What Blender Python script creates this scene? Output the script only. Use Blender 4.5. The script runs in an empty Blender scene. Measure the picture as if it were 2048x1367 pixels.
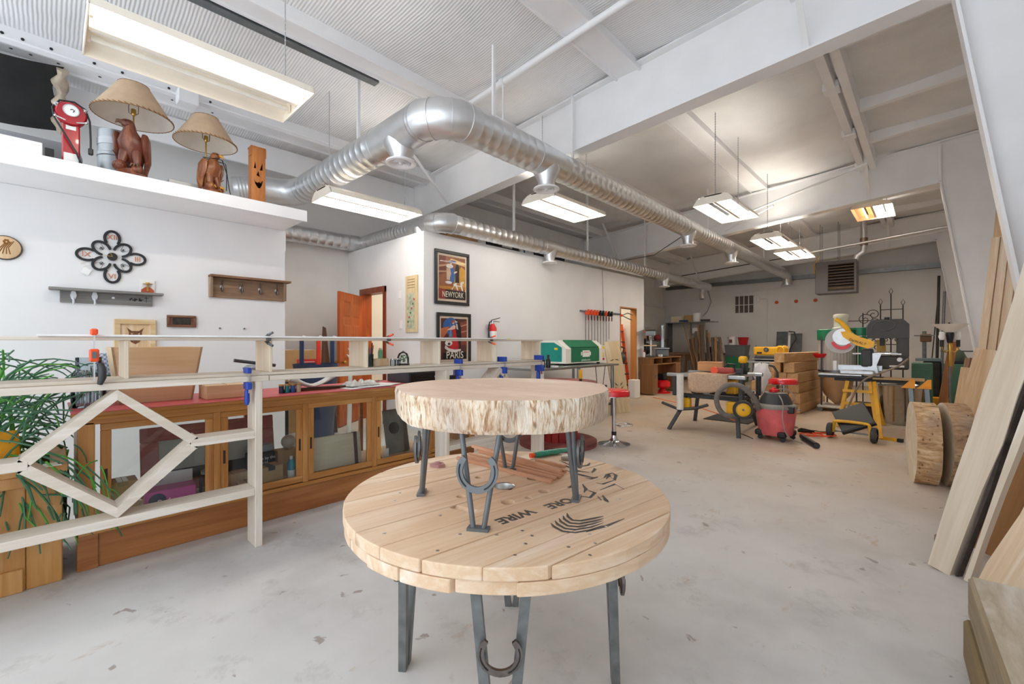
import bpy, bmesh, math, random
from math import sin, cos, pi, radians as R, sqrt, atan2
from mathutils import Vector as V, Matrix as M, Euler
random.seed(7)
sc = bpy.context.scene
col = sc.collection
# ---------------- camera, sky, exposure ----------------
CAM_H = 1.3; FPX = 880.0
cd = bpy.data.cameras.new('camera'); cam = bpy.data.objects.new('camera', cd); col.objects.link(cam)
cd.sensor_width = 36; cd.lens = 36 * FPX / 2048; cd.clip_start = .05; cd.clip_end = 80
cam.location = (0, 0, CAM_H); cam.rotation_euler = (R(90), 0, R(43.5)); sc.camera = cam
w = bpy.data.worlds.new('sky'); sc.world = w; w.use_nodes = True
bg = w.node_tree.nodes['Background']; bg.inputs[0].default_value = (.86, .93, 1.0, 1); bg.inputs[1].default_value = 1.95
sc.view_settings.view_transform = 'Standard'; sc.view_settings.look = 'None'
sc.view_settings.gamma = 1; sc.view_settings.use_curve_mapping = False
sc.view_settings.exposure = 0.33
TUBE = 38.0
sc.cycles.max_bounces = 14; sc.cycles.diffuse_bounces = 10; sc.cycles.transparent_max_bounces = 16
FW = V((-sin(R(43.5)), cos(R(43.5)), 0)); RT = V((cos(R(43.5)), sin(R(43.5)), 0))
def at(px, py, X=None, Y=None, Z=None):
    """the point of the room seen at (px, py) of the photograph that lies on the plane X=, Y= or Z="""
    d = FW + RT * ((px - 1024) / FPX) + V((0, 0, -(py - 683.5) / FPX))
    t = X / d.x if X is not None else Y / d.y if Y is not None else (Z - CAM_H) / d.z
    return V((0, 0, CAM_H)) + d * t
# ---------------- materials ----------------
def lin(h):
    c = [int(h[i:i+2], 16) / 255 for i in (0, 2, 4)]
    return tuple(x / 12.92 if x < .04045 else ((x + .055) / 1.055) ** 2.4 for x in c) + (1,)
MATS = {}
def new_mat(name):
    m = bpy.data.materials.new(name); m.use_nodes = True
    nt = m.node_tree; return m, nt, nt.nodes['Principled BSDF']
def link(nt, a, b): nt.links.new(a, b)
def coords(nt, scale=(1, 1, 1), rnd=True, rot=(0, 0, 0)):
    tc = nt.nodes.new('ShaderNodeTexCoord'); mp = nt.nodes.new('ShaderNodeMapping')
    mp.inputs['Scale'].default_value = scale; mp.inputs['Rotation'].default_value = rot
    if rnd:
        oi = nt.nodes.new('ShaderNodeObjectInfo'); ad = nt.nodes.new('ShaderNodeVectorMath'); ad.operation = 'ADD'
        mu = nt.nodes.new('ShaderNodeMath'); mu.operation = 'MULTIPLY'; mu.inputs[1].default_value = 37.0
        link(nt, oi.outputs['Random'], mu.inputs[0]); link(nt, tc.outputs['Object'], ad.inputs[0]); link(nt, mu.outputs[0], ad.inputs[1])
        link(nt, ad.outputs[0], mp.inputs['Vector'])
    else: link(nt, tc.outputs['Object'], mp.inputs['Vector'])
    return mp.outputs['Vector']
def ramp(nt, src, stops):
    r = nt.nodes.new('ShaderNodeValToRGB'); e = r.color_ramp.elements
    while len(e) < len(stops): e.new(.5)
    for k, (p, c) in enumerate(stops): e[k].position = p; e[k].color = c
    link(nt, src, r.inputs['Fac']); return r.outputs['Color']
def noise(nt, vec, scale, detail=3, rough=.5, dist=0):
    n = nt.nodes.new('ShaderNodeTexNoise'); n.inputs['Scale'].default_value = scale; n.inputs['Detail'].default_value = detail
    n.inputs['Roughness'].default_value = rough; n.inputs['Distortion'].default_value = dist
    link(nt, vec, n.inputs['Vector']); return n.outputs['Fac']
def bump(nt, p, h, s, d=.01):
    b = nt.nodes.new('ShaderNodeBump'); b.inputs['Strength'].default_value = s; b.inputs['Distance'].default_value = d
    link(nt, h, b.inputs['Height']); link(nt, b.outputs[0], p.inputs['Normal'])
def mixc(nt, fac, a, b, blend='MIX'):
    m = nt.nodes.new('ShaderNodeMix'); m.data_type = 'RGBA'; m.blend_type = blend
    for s, v in ((m.inputs[0], fac), (m.inputs[6], a), (m.inputs[7], b)):
        if isinstance(v, (tuple, float, int)): s.default_value = v
        else: link(nt, v, s)
    return m.outputs[2]
def paint(name, h, rough=.55, metal=0, var=.06, scale=6, bmp=0, coat=0):
    if name in MATS: return MATS[name]
    m, nt, p = new_mat(name); c = lin(h)
    v = coords(nt); f = noise(nt, v, scale, 4)
    d = tuple(x * (1 - var * 2) for x in c[:3]) + (1,); l = tuple(min(1, x * (1 + var)) for x in c[:3]) + (1,)
    link(nt, ramp(nt, f, [(.3, d), (.7, l)]), p.inputs['Base Color'])
    p.inputs['Roughness'].default_value = rough; p.inputs['Metallic'].default_value = metal
    if coat: p.inputs['Coat Weight'].default_value = coat
    if bmp: bump(nt, p, noise(nt, v, scale * 8, 3), bmp, .004)
    MATS[name] = m; return m
def wood(name, c1, c2, c3=None, axis=2, s=9, rough=.55, knots=0, bmp=.12, stretch=.07):
    """long grain along the object's own axis"""
    if name in MATS: return MATS[name]
    m, nt, p = new_mat(name); sca = [1, 1, 1]; sca[axis] = stretch
    v = coords(nt, tuple(sca)); f = noise(nt, v, s, 6, .62, .6); g = noise(nt, v, s * 7, 3, .6)
    big = noise(nt, coords(nt, tuple(.5 if k != axis else .12 for k in range(3))), 2.5, 2)
    a = ramp(nt, f, [(.3, lin(c1)), (.52, lin(c2)), (.72, lin(c3 or c1))])
    wl = tuple(.45 + .55 * x for x in lin(c2)[:3]) + (1,)
    a = mixc(nt, .3, a, ramp(nt, g, [(.35, wl), (.6, (1, 1, 1, 1))]), 'MULTIPLY')
    a = mixc(nt, .3, a, ramp(nt, big, [(.35, wl), (.65, (1, 1, 1, 1))]), 'MULTIPLY')
    if knots:
        vo = nt.nodes.new('ShaderNodeTexVoronoi'); vo.inputs['Scale'].default_value = knots
        link(nt, coords(nt, tuple(.45 if k == axis else 1 for k in range(3))), vo.inputs['Vector'])
        a = mixc(nt, ramp(nt, vo.outputs['Distance'], [(.05, (1, 1, 1, 1)), (.13, (0, 0, 0, 1))]), a, tuple(.35 * x for x in lin(c2)[:3]) + (1,))
    link(nt, a, p.inputs['Base Color']); p.inputs['Roughness'].default_value = rough
    bump(nt, p, g, bmp, .003); MATS[name] = m; return m
def metal(name, h, rough=.35, var=.08, scale=14, st=(1, 1, 1)):
    if name in MATS: return MATS[name]
    m, nt, p = new_mat(name); c = lin(h); v = coords(nt, st); f = noise(nt, v, scale, 4)
    link(nt, ramp(nt, f, [(.3, tuple(x * (1 - 2 * var) for x in c[:3]) + (1,)), (.7, c)]), p.inputs['Base Color'])
    p.inputs['Metallic'].default_value = 1; p.inputs['Roughness'].default_value = rough; MATS[name] = m; return m
def glow(name, h, s):
    if name in MATS: return MATS[name]
    m, nt, p = new_mat(name); p.inputs['Emission Color'].default_value = lin(h); p.inputs['Emission Strength'].default_value = s
    p.inputs['Base Color'].default_value = lin(h); MATS[name] = m; return m
def glass(name, tint='ffffff', rough=0.0, ior=1.4):
    if name in MATS: return MATS[name]
    m, nt, p = new_mat(name); nt.nodes.remove(p); out = nt.nodes['Material Output']
    tr = nt.nodes.new('ShaderNodeBsdfTransparent'); tr.inputs[0].default_value = lin(tint)
    gl = nt.nodes.new('ShaderNodeBsdfGlossy'); gl.inputs['Roughness'].default_value = .02 + rough
    fr = nt.nodes.new('ShaderNodeFresnel'); fr.inputs[0].default_value = ior
    mx = nt.nodes.new('ShaderNodeMixShader'); link(nt, fr.outputs[0], mx.inputs[0]); link(nt, tr.outputs[0], mx.inputs[1]); link(nt, gl.outputs[0], mx.inputs[2])
    link(nt, mx.outputs[0], out.inputs[0]); MATS[name] = m; return m
# ---------------- mesh builder ----------------
class B:
    def __init__(s): s.v = []; s.f = []; s.sm = []
    def add(s, vs, fs, smooth=False, T=None):
        o = len(s.v); s.v += [(T @ V(x) if T else V(x)) for x in vs]; s.f += [[i + o for i in f] for f in fs]; s.sm += [smooth] * len(fs); return s
    def box(s, x0, x1, y0, y1, z0, z1, T=None):
        vs = [(x, y, z) for x in (x0, x1) for y in (y0, y1) for z in (z0, z1)]
        return s.add(vs, [(0, 1, 3, 2), (4, 6, 7, 5), (0, 4, 5, 1), (2, 3, 7, 6), (0, 2, 6, 4), (1, 5, 7, 3)], False, T)
    def bev(s, x0, x1, y0, y1, z0, z1, b=.006, T=None):
        """a box with chamfered edges"""
        bm = bmesh.new(); bmesh.ops.create_cube(bm, size=1)
        for q in bm.verts: q.co = V((x0 + (q.co.x + .5) * (x1 - x0), y0 + (q.co.y + .5) * (y1 - y0), z0 + (q.co.z + .5) * (z1 - z0)))
        b = min(b, .45 * min(abs(x1 - x0), abs(y1 - y0), abs(z1 - z0)))
        bmesh.ops.bevel(bm, geom=bm.edges[:], offset=b, segments=2 if b > .012 else 1, affect='EDGES', profile=.5)
        bmesh.ops.recalc_face_normals(bm, faces=bm.faces); bm.verts.index_update()
        s.add([q.co.copy() for q in bm.verts], [[q.index for q in f.verts] for f in bm.faces], False, T); bm.free(); return s
    def frame_of(s, a, b, up):
        d = (V(b) - V(a)).normalized(); u = V(up)
        if abs(d.dot(u)) > .98: u = V((1, 0, 0)) if abs(d.x) < .9 else V((0, 1, 0))
        x = u.cross(d).normalized(); return x, d.cross(x).normalized(), d
    def beam(s, a, b, w, h, up=(0, 0, 1)):
        """a bar from a to b: w across, h along up"""
        x, y, d = s.frame_of(a, b, up); a = V(a); b = V(b)
        vs = [p + x * (w / 2 * i) + y * (h / 2 * j) for p in (a, b) for i, j in ((-1, -1), (1, -1), (1, 1), (-1, 1))]
        return s.add(vs, [(0, 3, 2, 1), (4, 5, 6, 7), (0, 1, 5, 4), (1, 2, 6, 5), (2, 3, 7, 6), (3, 0, 4, 7)])
    def rings(s, rings, close=True, caps=True, smooth=True, T=None):
        n = len(rings[0]); vs = [p for r in rings for p in r]; fs = []
        for k in range(len(rings) - 1):
            for i in range(n if close else n - 1):
                j = (i + 1) % n; fs.append((k * n + i, k * n + j, (k + 1) * n + j, (k + 1) * n + i))
        s.add(vs, fs, smooth, T)
        if caps: s.add(rings[0], [list(range(n))[::-1]], False, T); s.add(rings[-1], [list(range(n))], False, T)
        return s
    def cyl(s, a, b, r, r2=None, n=16, caps=True):
        x, y, d = s.frame_of(a, b, (0, 0, 1)); r2 = r if r2 is None else r2
        rg = [[V(p) + x * (q * cos(2 * pi * i / n)) + y * (q * sin(2 * pi * i / n)) for i in range(n)] for p, q in ((a, r), (b, r2))]
        return s.rings(rg, caps=caps)
    def prof(s, a, d, pr, n=24, caps=True):
        """lathe: pr = [(distance along d, radius)]"""
        d = V(d).normalized(); a = V(a); x, y, d = s.frame_of(a, a + d, (0, 0, 1))
        rg = [[a + d * h + x * (q * cos(2 * pi * i / n)) + y * (q * sin(2 * pi * i / n)) for i in range(n)] for h, q in pr]
        return s.rings(rg, caps=caps)
    def tube(s, pts, r, n=8, closed=False, caps=True):
        pts = [V(p) for p in pts]; rg = []; m = len(pts); px = None
        for k, p in enumerate(pts):
            a = pts[(k - 1) % m] if closed or k else p; b = pts[(k + 1) % m] if closed or k < m - 1 else p
            d = (b - a).normalized() if (b - a).length > 1e-7 else V((0, 0, 1))
            if px is None: x, y, _ = s.frame_of(p, p + d, (0, 0, 1))
            else:
                x = px - d * px.dot(d); x = x.normalized() if x.length > 1e-4 else s.frame_of(p, p + d, (0, 0, 1))[0]; y = d.cross(x)
            px = x; q = r[k] if isinstance(r, (list, tuple)) else r
            rg.append([p + x * (q * cos(2 * pi * i / n)) + y * (q * sin(2 * pi * i / n)) for i in range(n)])
        if closed: rg.append(rg[0])
        return s.rings(rg, caps=caps and not closed)
    def prism(s, poly, t, T=None, z0=0):
        """2D outline (x, y) with thickness t along z"""
        n = len(poly); vs = [(x, y, z0) for x, y in poly] + [(x, y, z0 + t) for x, y in poly]
        fs = [list(range(n))[::-1], list(range(n, 2 * n))] + [(i, (i + 1) % n, n + (i + 1) % n, n + i) for i in range(n)]
        return s.add(vs, fs, False, T)
    def ball(s, c, r, n=14, m=8, sc_=(1, 1, 1), T=None):
        rg = []
        for k in range(m + 1):
            ph = -pi / 2 + pi * k / m; q = max(1e-4, cos(ph))
            rg.append([V((c[0] + r * sc_[0] * q * cos(2 * pi * i / n), c[1] + r * sc_[1] * q * sin(2 * pi * i / n), c[2] + r * sc_[2] * sin(ph))) for i in range(n)])
        return s.rings(rg, caps=False, T=T)
    def build(s, name, mat, parent=None, world=False, sub=0):
        me = bpy.data.meshes.new(name); me.from_pydata([tuple(x) for x in s.v], [], s.f); me.validate()
        for p, q in zip(me.polygons, s.sm): p.use_smooth = q
        bm = bmesh.new(); bm.from_mesh(me); bmesh.ops.recalc_face_normals(bm, faces=bm.faces); bm.to_mesh(me); bm.free()
        if any(s.sm): me.set_sharp_from_angle(angle=R(48))
        me.materials.append(mat); o = bpy.data.objects.new(name, me); col.objects.link(o)
        if parent:
            o.parent = parent
            if world: o.matrix_parent_inverse = wmat(parent).inverted()
        if sub:
            md = o.modifiers.new('s', 'SUBSURF'); md.levels = sub; md.render_levels = sub
        return o
    def w(s, name, mat, parent): return s.build(name, mat, parent, True)
def wmat(o):
    m = M.LocRotScale(o.location, o.rotation_euler, o.scale)
    return wmat(o.parent) @ o.matrix_parent_inverse @ m if o.parent else m
def tag(o, label=None, cat=None, group=None, kind=None):
    for k, x in (('label', label), ('category', cat), ('group', group), ('kind', kind)):
        if x: o[k] = x
    return o
def thing(name, label, cat, loc=(0, 0, 0), rz=0, group=None, rot=None):
    o = bpy.data.objects.new(name, None); col.objects.link(o); o.empty_display_size = .1
    o.location = loc; o.rotation_euler = rot if rot else (0, 0, rz); return tag(o, label, cat, group)
def copy_tree(o, loc=None, rz=None, label=None, group=None, parent=None):
    c = o.copy(); col.objects.link(c)
    if parent: c.parent = parent
    if loc is not None: c.location = loc
    if rz is not None: c.rotation_euler = (0, 0, rz)
    tag(c, label, None, group)
    for ch in list(o.children): copy_tree(ch, parent=c)
    return c
def struct(o): o['kind'] = 'structure'; return o
_TC = {}
def text_mesh(s, size=1, ext=0.0, bold=0):
    k = (s, size, ext, bold)
    if k in _TC: return _TC[k]
    cu = bpy.data.curves.new('t', 'FONT'); cu.body = s; cu.size = size; cu.extrude = ext; cu.align_x = 'CENTER'; cu.align_y = 'CENTER'; cu.resolution_u = 3; cu.offset = bold * size
    o = bpy.data.objects.new('t', cu); col.objects.link(o); dg = bpy.context.evaluated_depsgraph_get()
    me = bpy.data.meshes.new_from_object(o.evaluated_get(dg)); bpy.data.objects.remove(o); _TC[k] = me; return me
def text(name, s, size, T, mat, parent=None, bold=0, ext=.0005):
    me = text_mesh(s, size, ext, bold).copy(); me.transform(T); me.materials.clear(); me.materials.append(mat)
    o = bpy.data.objects.new(name, me); col.objects.link(o)
    if parent: o.parent = parent; o.matrix_parent_inverse = wmat(parent).inverted()
    return o
def wallT(p, nx, up=(0, 0, 1)):
    """matrix: local x right, y up, z out of a wall at p facing nx"""
    n = V(nx).normalized(); u = V(up); x = u.cross(n).normalized(); y = n.cross(x)
    return M.Translation(p) @ M((x, y, n)).transposed().to_4x4()
def plank(name, a, b, wd, t, face, mat, parent=None, live=0, seed=0, taper=1.0, bark=None):
    """a board from a (foot) to b (top): wd wide, t thick, broad side facing `face`; grain along its length"""
    a, b = V(a), V(b); L = (b - a).length; z = (b - a).normalized(); n = V(face); n = (n - z * n.dot(z)).normalized(); x = n.cross(z)
    rd = random.Random(seed); bb = B(); k = 14 if live else 1; rg = []
    for i in range(k + 1):
        f = i / k; e1 = live * (rd.random() - .5); e2 = live * (rd.random() - .5); ww = wd * (1 + (taper - 1) * f) / 2
        rg.append([(-ww + e1, -t / 2, f * L), (ww + e2, -t / 2, f * L), (ww + e2 - (live * .6 if live else 0), t / 2, f * L), (-ww + e1 + (live * .6 if live else 0), t / 2, f * L)])
    bb.rings([[V(p) for p in r] for r in rg], smooth=False)
    o = bb.build(name, mat, parent); mw = M.Translation(a) @ M((x, n, z)).transposed().to_4x4()
    if parent: o.matrix_parent_inverse = wmat(parent).inverted()
    o.matrix_basis = mw; o.location, o.rotation_euler = mw.to_translation(), mw.to_euler(); return o
# ---------------- palette ----------------
WHITE = paint('white wall paint', 'e9e9ea', .7, 0, .02, 2, .05)
BEAMW = paint('white steel paint', 'f0f0f1', .5, 0, .02, 3, .04)
GREYW = paint('pale grey wall paint', 'e2e1df', .7, 0, .03, 2, .05)
CREAM = paint('cream wall paint', 'f0e2c4', .7, 0, .03, 2)
BLACK = paint('black paint', '1c1c1e', .45, 0, .1, 9)
DKGREY = paint('dark grey plastic', '3a3b3d', .5, 0, .1, 9)
RED = paint('red paint', 'd0121c', .35, 0, .06, 8)
GALV = metal('galvanized steel', 'e6e7e8', .36, .05, 7)
GALVD = metal('galvanized channel', '8f9496', .4)
CHROME = metal('chrome', 'dfe1e4', .12, .03)
STEEL = metal('bare grey steel', '85888a', .42, .12, 10)
IRON = paint('dull grey iron', '74767a', .5, .55, .1, 20)
BRASS = metal('brass', 'c7a254', .3)
PINE = wood('pine board', 'f0dcc0', 'dcbc93', 'f4e6d0', 2, 10, .6)
YEL = paint('tool yellow plastic', 'f5b81c', .4, 0, .04, 8)
PAPER = paint('white paper', 'f2f2f0', .7, 0, .02, 5)
CARD = paint('brown cardboard', 'c19a6b', .8, 0, .05, 5)
BLUE = paint('blue plastic', '2546a8', .4, 0, .05, 8)
ORANGE = paint('orange plastic', 'f0521f', .4, 0, .05, 8)
GREEN = paint('machine green enamel', '14724e', .35, 0, .05, 6)
GLASS = glass('clear glass', 'f7fbfa')
def concrete():
    m, nt, p = new_mat('painted concrete floor'); v = coords(nt, rnd=False)
    a = ramp(nt, noise(nt, v, .9, 6, .6), [(.32, lin('b4b2b0')), (.5, lin('c9c7c5')), (.68, lin('d2d1cf'))])
    # sawdust trodden over the workshop end
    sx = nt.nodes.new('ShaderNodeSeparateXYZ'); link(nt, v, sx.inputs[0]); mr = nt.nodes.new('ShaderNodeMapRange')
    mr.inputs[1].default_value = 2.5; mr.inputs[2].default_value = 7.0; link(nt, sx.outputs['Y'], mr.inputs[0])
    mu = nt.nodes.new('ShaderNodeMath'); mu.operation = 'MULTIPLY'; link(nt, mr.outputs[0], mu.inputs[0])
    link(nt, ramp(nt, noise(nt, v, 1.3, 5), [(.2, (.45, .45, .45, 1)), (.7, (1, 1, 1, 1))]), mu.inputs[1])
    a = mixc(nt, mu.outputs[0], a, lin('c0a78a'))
    st = coords(nt, (1, 1, 1), False, (0, 0, .6))
    a = mixc(nt, ramp(nt, noise(nt, st, 3.1, 8, .72), [(.55, (0, 0, 0, 1)), (.72, (.5, .5, .5, 1))]), a, lin('8d867e'))
    a = mixc(nt, ramp(nt, noise(nt, v, 9, 3, .5, .5), [(.685, (0, 0, 0, 1)), (.72, (.6, .6, .6, 1))]), a, lin('7d6357'))
    a = mixc(nt, ramp(nt, noise(nt, coords(nt, (1.3, .5, 1), False, (0, 0, .9)), 5, 6, .7), [(.62, (0, 0, 0, 1)), (.7, (.5, .5, .5, 1))]), a, lin('b08f6c'))
    a = mixc(nt, ramp(nt, noise(nt, v, 2.2, 6, .7), [(.62, (0, 0, 0, 1)), (.8, (.5, .5, .5, 1))]), a, lin('dcdcdc'))
    link(nt, a, p.inputs['Base Color']); p.inputs['Roughness'].default_value = .5; p.inputs['Specular IOR Level'].default_value = .25
    bump(nt, p, noise(nt, v, 14, 5), .06, .01); return m
# ---------------- shell ----------------
XL, XR, YB, YF = -7.53, 1.05, 16.6, -1.7
def zc(x): return 4.70 + .062 * x
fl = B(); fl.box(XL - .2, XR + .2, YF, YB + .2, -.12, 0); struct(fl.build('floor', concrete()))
def ceil_mat():
    m, nt, p = new_mat('white insulation facing'); v = coords(nt, rnd=False)
    wv = nt.nodes.new('ShaderNodeTexWave'); wv.wave_type = 'BANDS'; wv.bands_direction = 'Y'; wv.inputs['Scale'].default_value = 10.5; wv.inputs['Distortion'].default_value = 1.6
    wv.inputs['Detail'].default_value = 2; wv.inputs['Detail Scale'].default_value = .5; link(nt, v, wv.inputs['Vector'])
    a = ramp(nt, noise(nt, v, 1.2, 4), [(.3, lin('dcdcdc')), (.7, lin('eeeeef'))])
    a = mixc(nt, ramp(nt, noise(nt, v, 22, 2), [(.80, (0, 0, 0, 1)), (.83, (1, 1, 1, 1))]), a, lin('5a5048'))
    link(nt, a, p.inputs['Base Color']); p.inputs['Roughness'].default_value = .6
    bump(nt, p, wv.outputs['Fac'], .5, .009); return m
PUR = [-0.8, -2.57, -4.45, -6.5]
def sag(x, y):
    e = sorted([XL] + PUR + [XR]); s = 0
    for a, b in zip(e, e[1:]):
        if a <= x <= b: f = (x - a) / (b - a); s = 4 * f * (1 - f)
    return zc(x) - s * (.07 + .05 * sin(y * 1.7 + x) * sin(y * .63))
nx, ny = 70, 150; bb = B(); vs = []; fs = []
for j in range(ny + 1):
    for i in range(nx + 1):
        x = XL + (XR - XL) * i / nx; y = YF + (YB - YF) * j / ny; vs.append((x, y, sag(x, y)))
for j in range(ny):
    for i in range(nx): a = j * (nx + 1) + i; fs.append((a, a + 1, a + nx + 2, a + nx + 1))
bb.add(vs, fs, True); struct(bb.build('ceiling', ceil_mat()))
B().box(XL - .2, XR + .2, YF, YB + .2, 4.9, 5.0).build('roof_deck', GALVD)['kind'] = 'structure'
def wall(n, x0, x1, y0, y1, z0, z1, m): return struct(B().box(x0, x1, y0, y1, z0, z1).build(n, m))
wall('wall_left', XL - .15, XL, YF, YB, 0, 4.9, GREYW)
wall('wall_right', XR, XR + .15, YF, YB, 0, 4.9, WHITE)
wall('wall_far', XL, XR, YB, YB + .15, 0, 4.9, paint('far wall grey', 'e0dfdd', .7, 0, .03, 2))
wall('wall_clock', -5.36, -5.24, YF, 1.826, 0, 2.54, WHITE)
wall('wall_recess', XL, -5.36, 1.70, 1.826, 0, 2.54, GREYW)
ws = B().bev(XL, -4.65, YF, 1.815, 2.542, 2.632, .008); struct(ws.build('trim_1', BEAMW))
B().box(-4.66, -4.638, YF, 1.83, 2.535, 2.645).build('trim_2', BEAMW)['kind'] = 'structure'
# poster room: front wall with a rough opening, side wall with a door
PT = 2.86
for k, q in enumerate([(3.69, 9.19, 0, PT), (9.96, 10.37, 0, PT), (9.19, 9.96, 2.1, PT)]):
    pass
wb = B()
for y0, y1, z0, z1 in [(3.69, 9.19, 0, PT), (9.96, 10.37, 0, PT), (9.19, 9.96, 2.10, PT)]: wb.box(-5.36, -5.24, y0, y1, z0, z1)
struct(wb.build('wall_poster', WHITE))
wb = B()
for x0, x1, z0, z1 in [(XL, -7.02, 0, PT), (-6.27, -5.36, 0, PT), (-7.02, -6.27, 2.12, PT)]: wb.box(x0, x1, 3.69, 3.81, z0, z1)
struct(wb.build('wall_side', WHITE))
wall('wall_partition', XL, -5.36, 5.4, 5.5, 0, PT, CREAM)
wall('wall_end', XL, -5.36, 10.25, 10.37, 0, PT, GREYW)
wall('wall_inner', -6.5, -6.42, 8.2, 10.25, 0, 2.7, CREAM)
wall('trim_3', XL, -5.24, 3.69, 10.37, PT, PT + .03, WHITE)
def lamp(n, loc, e, size, color=(1, .9, .72)):
    l = bpy.data.lights.new(n, 'AREA'); l.energy = e; l.size = size; l.color = color
    o = bpy.data.objects.new(n, l); col.objects.link(o); o.location = loc; return o
lamp('room_ceiling_light', (-6.4, 4.6, 2.7), 15, .6); lamp('store_ceiling_light', (-5.9, 9.2, 2.68), 13, .4)
# far wall girts, base band, steel frames
g = B(); g.box(-7.5, -7.46, 10.4, YB, 2.62, 2.66); struct(g.build('trim_4', GREYW))
def frame_i(n, y, zb, sb, zt, st_, wd=.2):
    """one rigid frame: tapered rafter + tapered column, I-section"""
    e = thing(n, None, None, (0, y, 0)); e['kind'] = 'structure'
    fx = lambda z: .13 + .142 * (3.94 - z)
    xs = [XL, -5, -2.5, .13]; b = B(); tf = .02
    web = [(x, zb + sb * x) for x in xs] + [(fx(0), 0), (XR - .06, 0), (XR - .06, zt + st_ * XR)] + [(x, zt + st_ * x) for x in (.13, -2.5, -5, XL)]
    n_ = len(web); b.add([(x, y - .006, z) for x, z in web] + [(x, y + .006, z) for x, z in web],
        [list(range(n_)), list(range(n_, 2 * n_))[::-1]] + [(i, (i + 1) % n_, n_ + (i + 1) % n_, n_ + i) for i in range(n_)])
    b.w('web', BEAMW, e)
    lo = [(XL, zb + sb * XL), (.13, zb + sb * .13), (fx(0), 0)]; up = [(XL, zt + st_ * XL), (XR - .06, zt + st_ * XR), (XR - .06, 0)]
    for nm, pl in (('inner_flange', lo), ('outer_flange', up)):
        f = B()
        for (xa, za), (xb, zb_) in zip(pl, pl[1:]):
            f.beam((xa, y, za), (xb, y, zb_), wd, tf, (0, 0, 1) if abs(xb - xa) > .5 else (1, 0, 0))
        f.w(nm, BEAMW, e)
    for x in (-5.9, -.8):  # flange braces up to the purlins
        k = B(); k.beam((x, y - .05, zb + sb * x + .03), (x, y - .75, zc(x) - .08), .05, .012); k.w('flange_brace', BEAMW, e)
    k = B(); k.box(.1, .14, y - .09, y + .09, zb + .03, zt - .02); k.w('stiffener', BEAMW, e)
    B().box(fx(0) - .04, XR, y - .14, y + .14, 0, .02).w('base_plate', BEAMW, e)
frame_i('roof_frame', 4.7, 3.93, .0573, 4.63, .062)
frame_i('roof_frame', 10.25, 3.935, .0878, 4.61, .075)
frame_i('roof_frame', 15.8, 3.914, .0732, 4.62, .062)
# purlins run the length of the roof
for x, wd, hh in ((-2.57, .3, .09), (-4.42, .22, .13), (-6.45, .26, .16)):
    b = B(); b.box(x - wd / 2, x + wd / 2, YF, YB, zc(x) - hh, zc(x) + .04); o = struct(b.build('purlin', BEAMW))
    lip = B()
    for sx in (-1, 1): lip.box(x + sx * wd / 2 - .012, x + sx * wd / 2 + .012, YF, YB, zc(x) - hh - .025, zc(x) - hh + .01)
    lip.build('purlin_lip', BEAMW, o)
b = B()
for x in (-.88, -.74): b.box(x - .045, x + .045, YF, YB, zc(x) - .24, zc(x) + .03)
b.box(-.9, -.72, YF, YB, zc(-.8) - .11, zc(-.8) - .09); struct(b.build('eave_strut', BEAMW))
b = B(); b.box(-4.66, -4.56, YF, 2.6, zc(-4.6) - .16, zc(-4.6) - .08); struct(b.build('steel_channel', GALVD))
for x in (-6.98, ): struct(B().box(x - .02, x + .02, YF, YB, 3.8, 4.15).build('girt', BEAMW))
for y in (-1.0, .4, 1.5, 5.9, 7.72, 9.05, 11.6, 13.0, 14.4): struct(B().beam((-.72, y, zc(-.7) - .1), (1.04, y, zc(1.04) - .1), .09, .15).build('roof_strut', BEAMW))
hb = B()
for y in (-.3, -.17, .02, .33, .55, .95, 1.35):
    hb.cyl((-6.319, y, zc(-6.4) - .1), (-6.312, y, zc(-6.4) - .1), .013, n=10)
    hb.cyl((-6.45, y + .05, zc(-6.45) - .163), (-6.45, y + .05, zc(-6.45) - .158), .013, n=10)
o = hb.build('punched_holes', BLACK); o['kind'] = 'structure'
# white steam pipe under the ceiling, conduits
pz = lambda x: zc(x) - .14
pp = thing('overhead_pipe', 'long white painted pipe hung just under the ceiling by a rod', 'pipe', (-4.5, 3.65, pz(-4.5)))
B().cyl((-4.6, 3.66, pz(-4.6)), (1.0, 3.66, pz(1)), .036, n=14).w('pipe', BEAMW, pp)
B().cyl((-3.62, 3.66, pz(-3.6)), (-3.62, 3.66, 3.56), .011, n=8).w('hanger_rod', BEAMW, pp)
B().prof((-3.65, 3.66, pz(-3.6)), (1, 0, 0), [(0, .04), (0, .05), (.06, .05), (.06, .04)], 14).w('pipe_clamp', BEAMW, pp)
# ---------------- spiral ducts ----------------
def spiral(b, a, c, r, pitch=.13, n=28):
    a = V(a); c = V(c); L = (c - a).length; pr = [(0, r)]; k = pitch * .6
    while k < L - .03: pr += [(k, r), (k + .005, r + .003), (k + .010, r + .003), (k + .015, r)]; k += pitch
    pr.append((L, r)); b.prof(a, c - a, pr, n, caps=True); return b
def elbow(b, c0, d0, d1, rad, r, n=28, seg=3):
    """gored elbow: from c0 heading d0, turning to d1"""
    d0 = V(d0); d1 = V(d1); c = V(c0) + d1 * rad; pts = [V(c0)]
    for k in range(seg):
        f = (k + .5) / seg * pi / 2; pts.append(c + d0 * rad * 1.03 * sin(f) - d1 * rad * 1.03 * cos(f))
    pts.append(c + d0 * rad); b.tube(pts, r, n); rr = r + .006
    for p, q in zip(pts, pts[1:]):
        m = (p + q) / 2; d = (q - p).normalized(); b.cyl(m - d * .006, m + d * .006, rr, n=n)
    return pts[-1]
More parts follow.
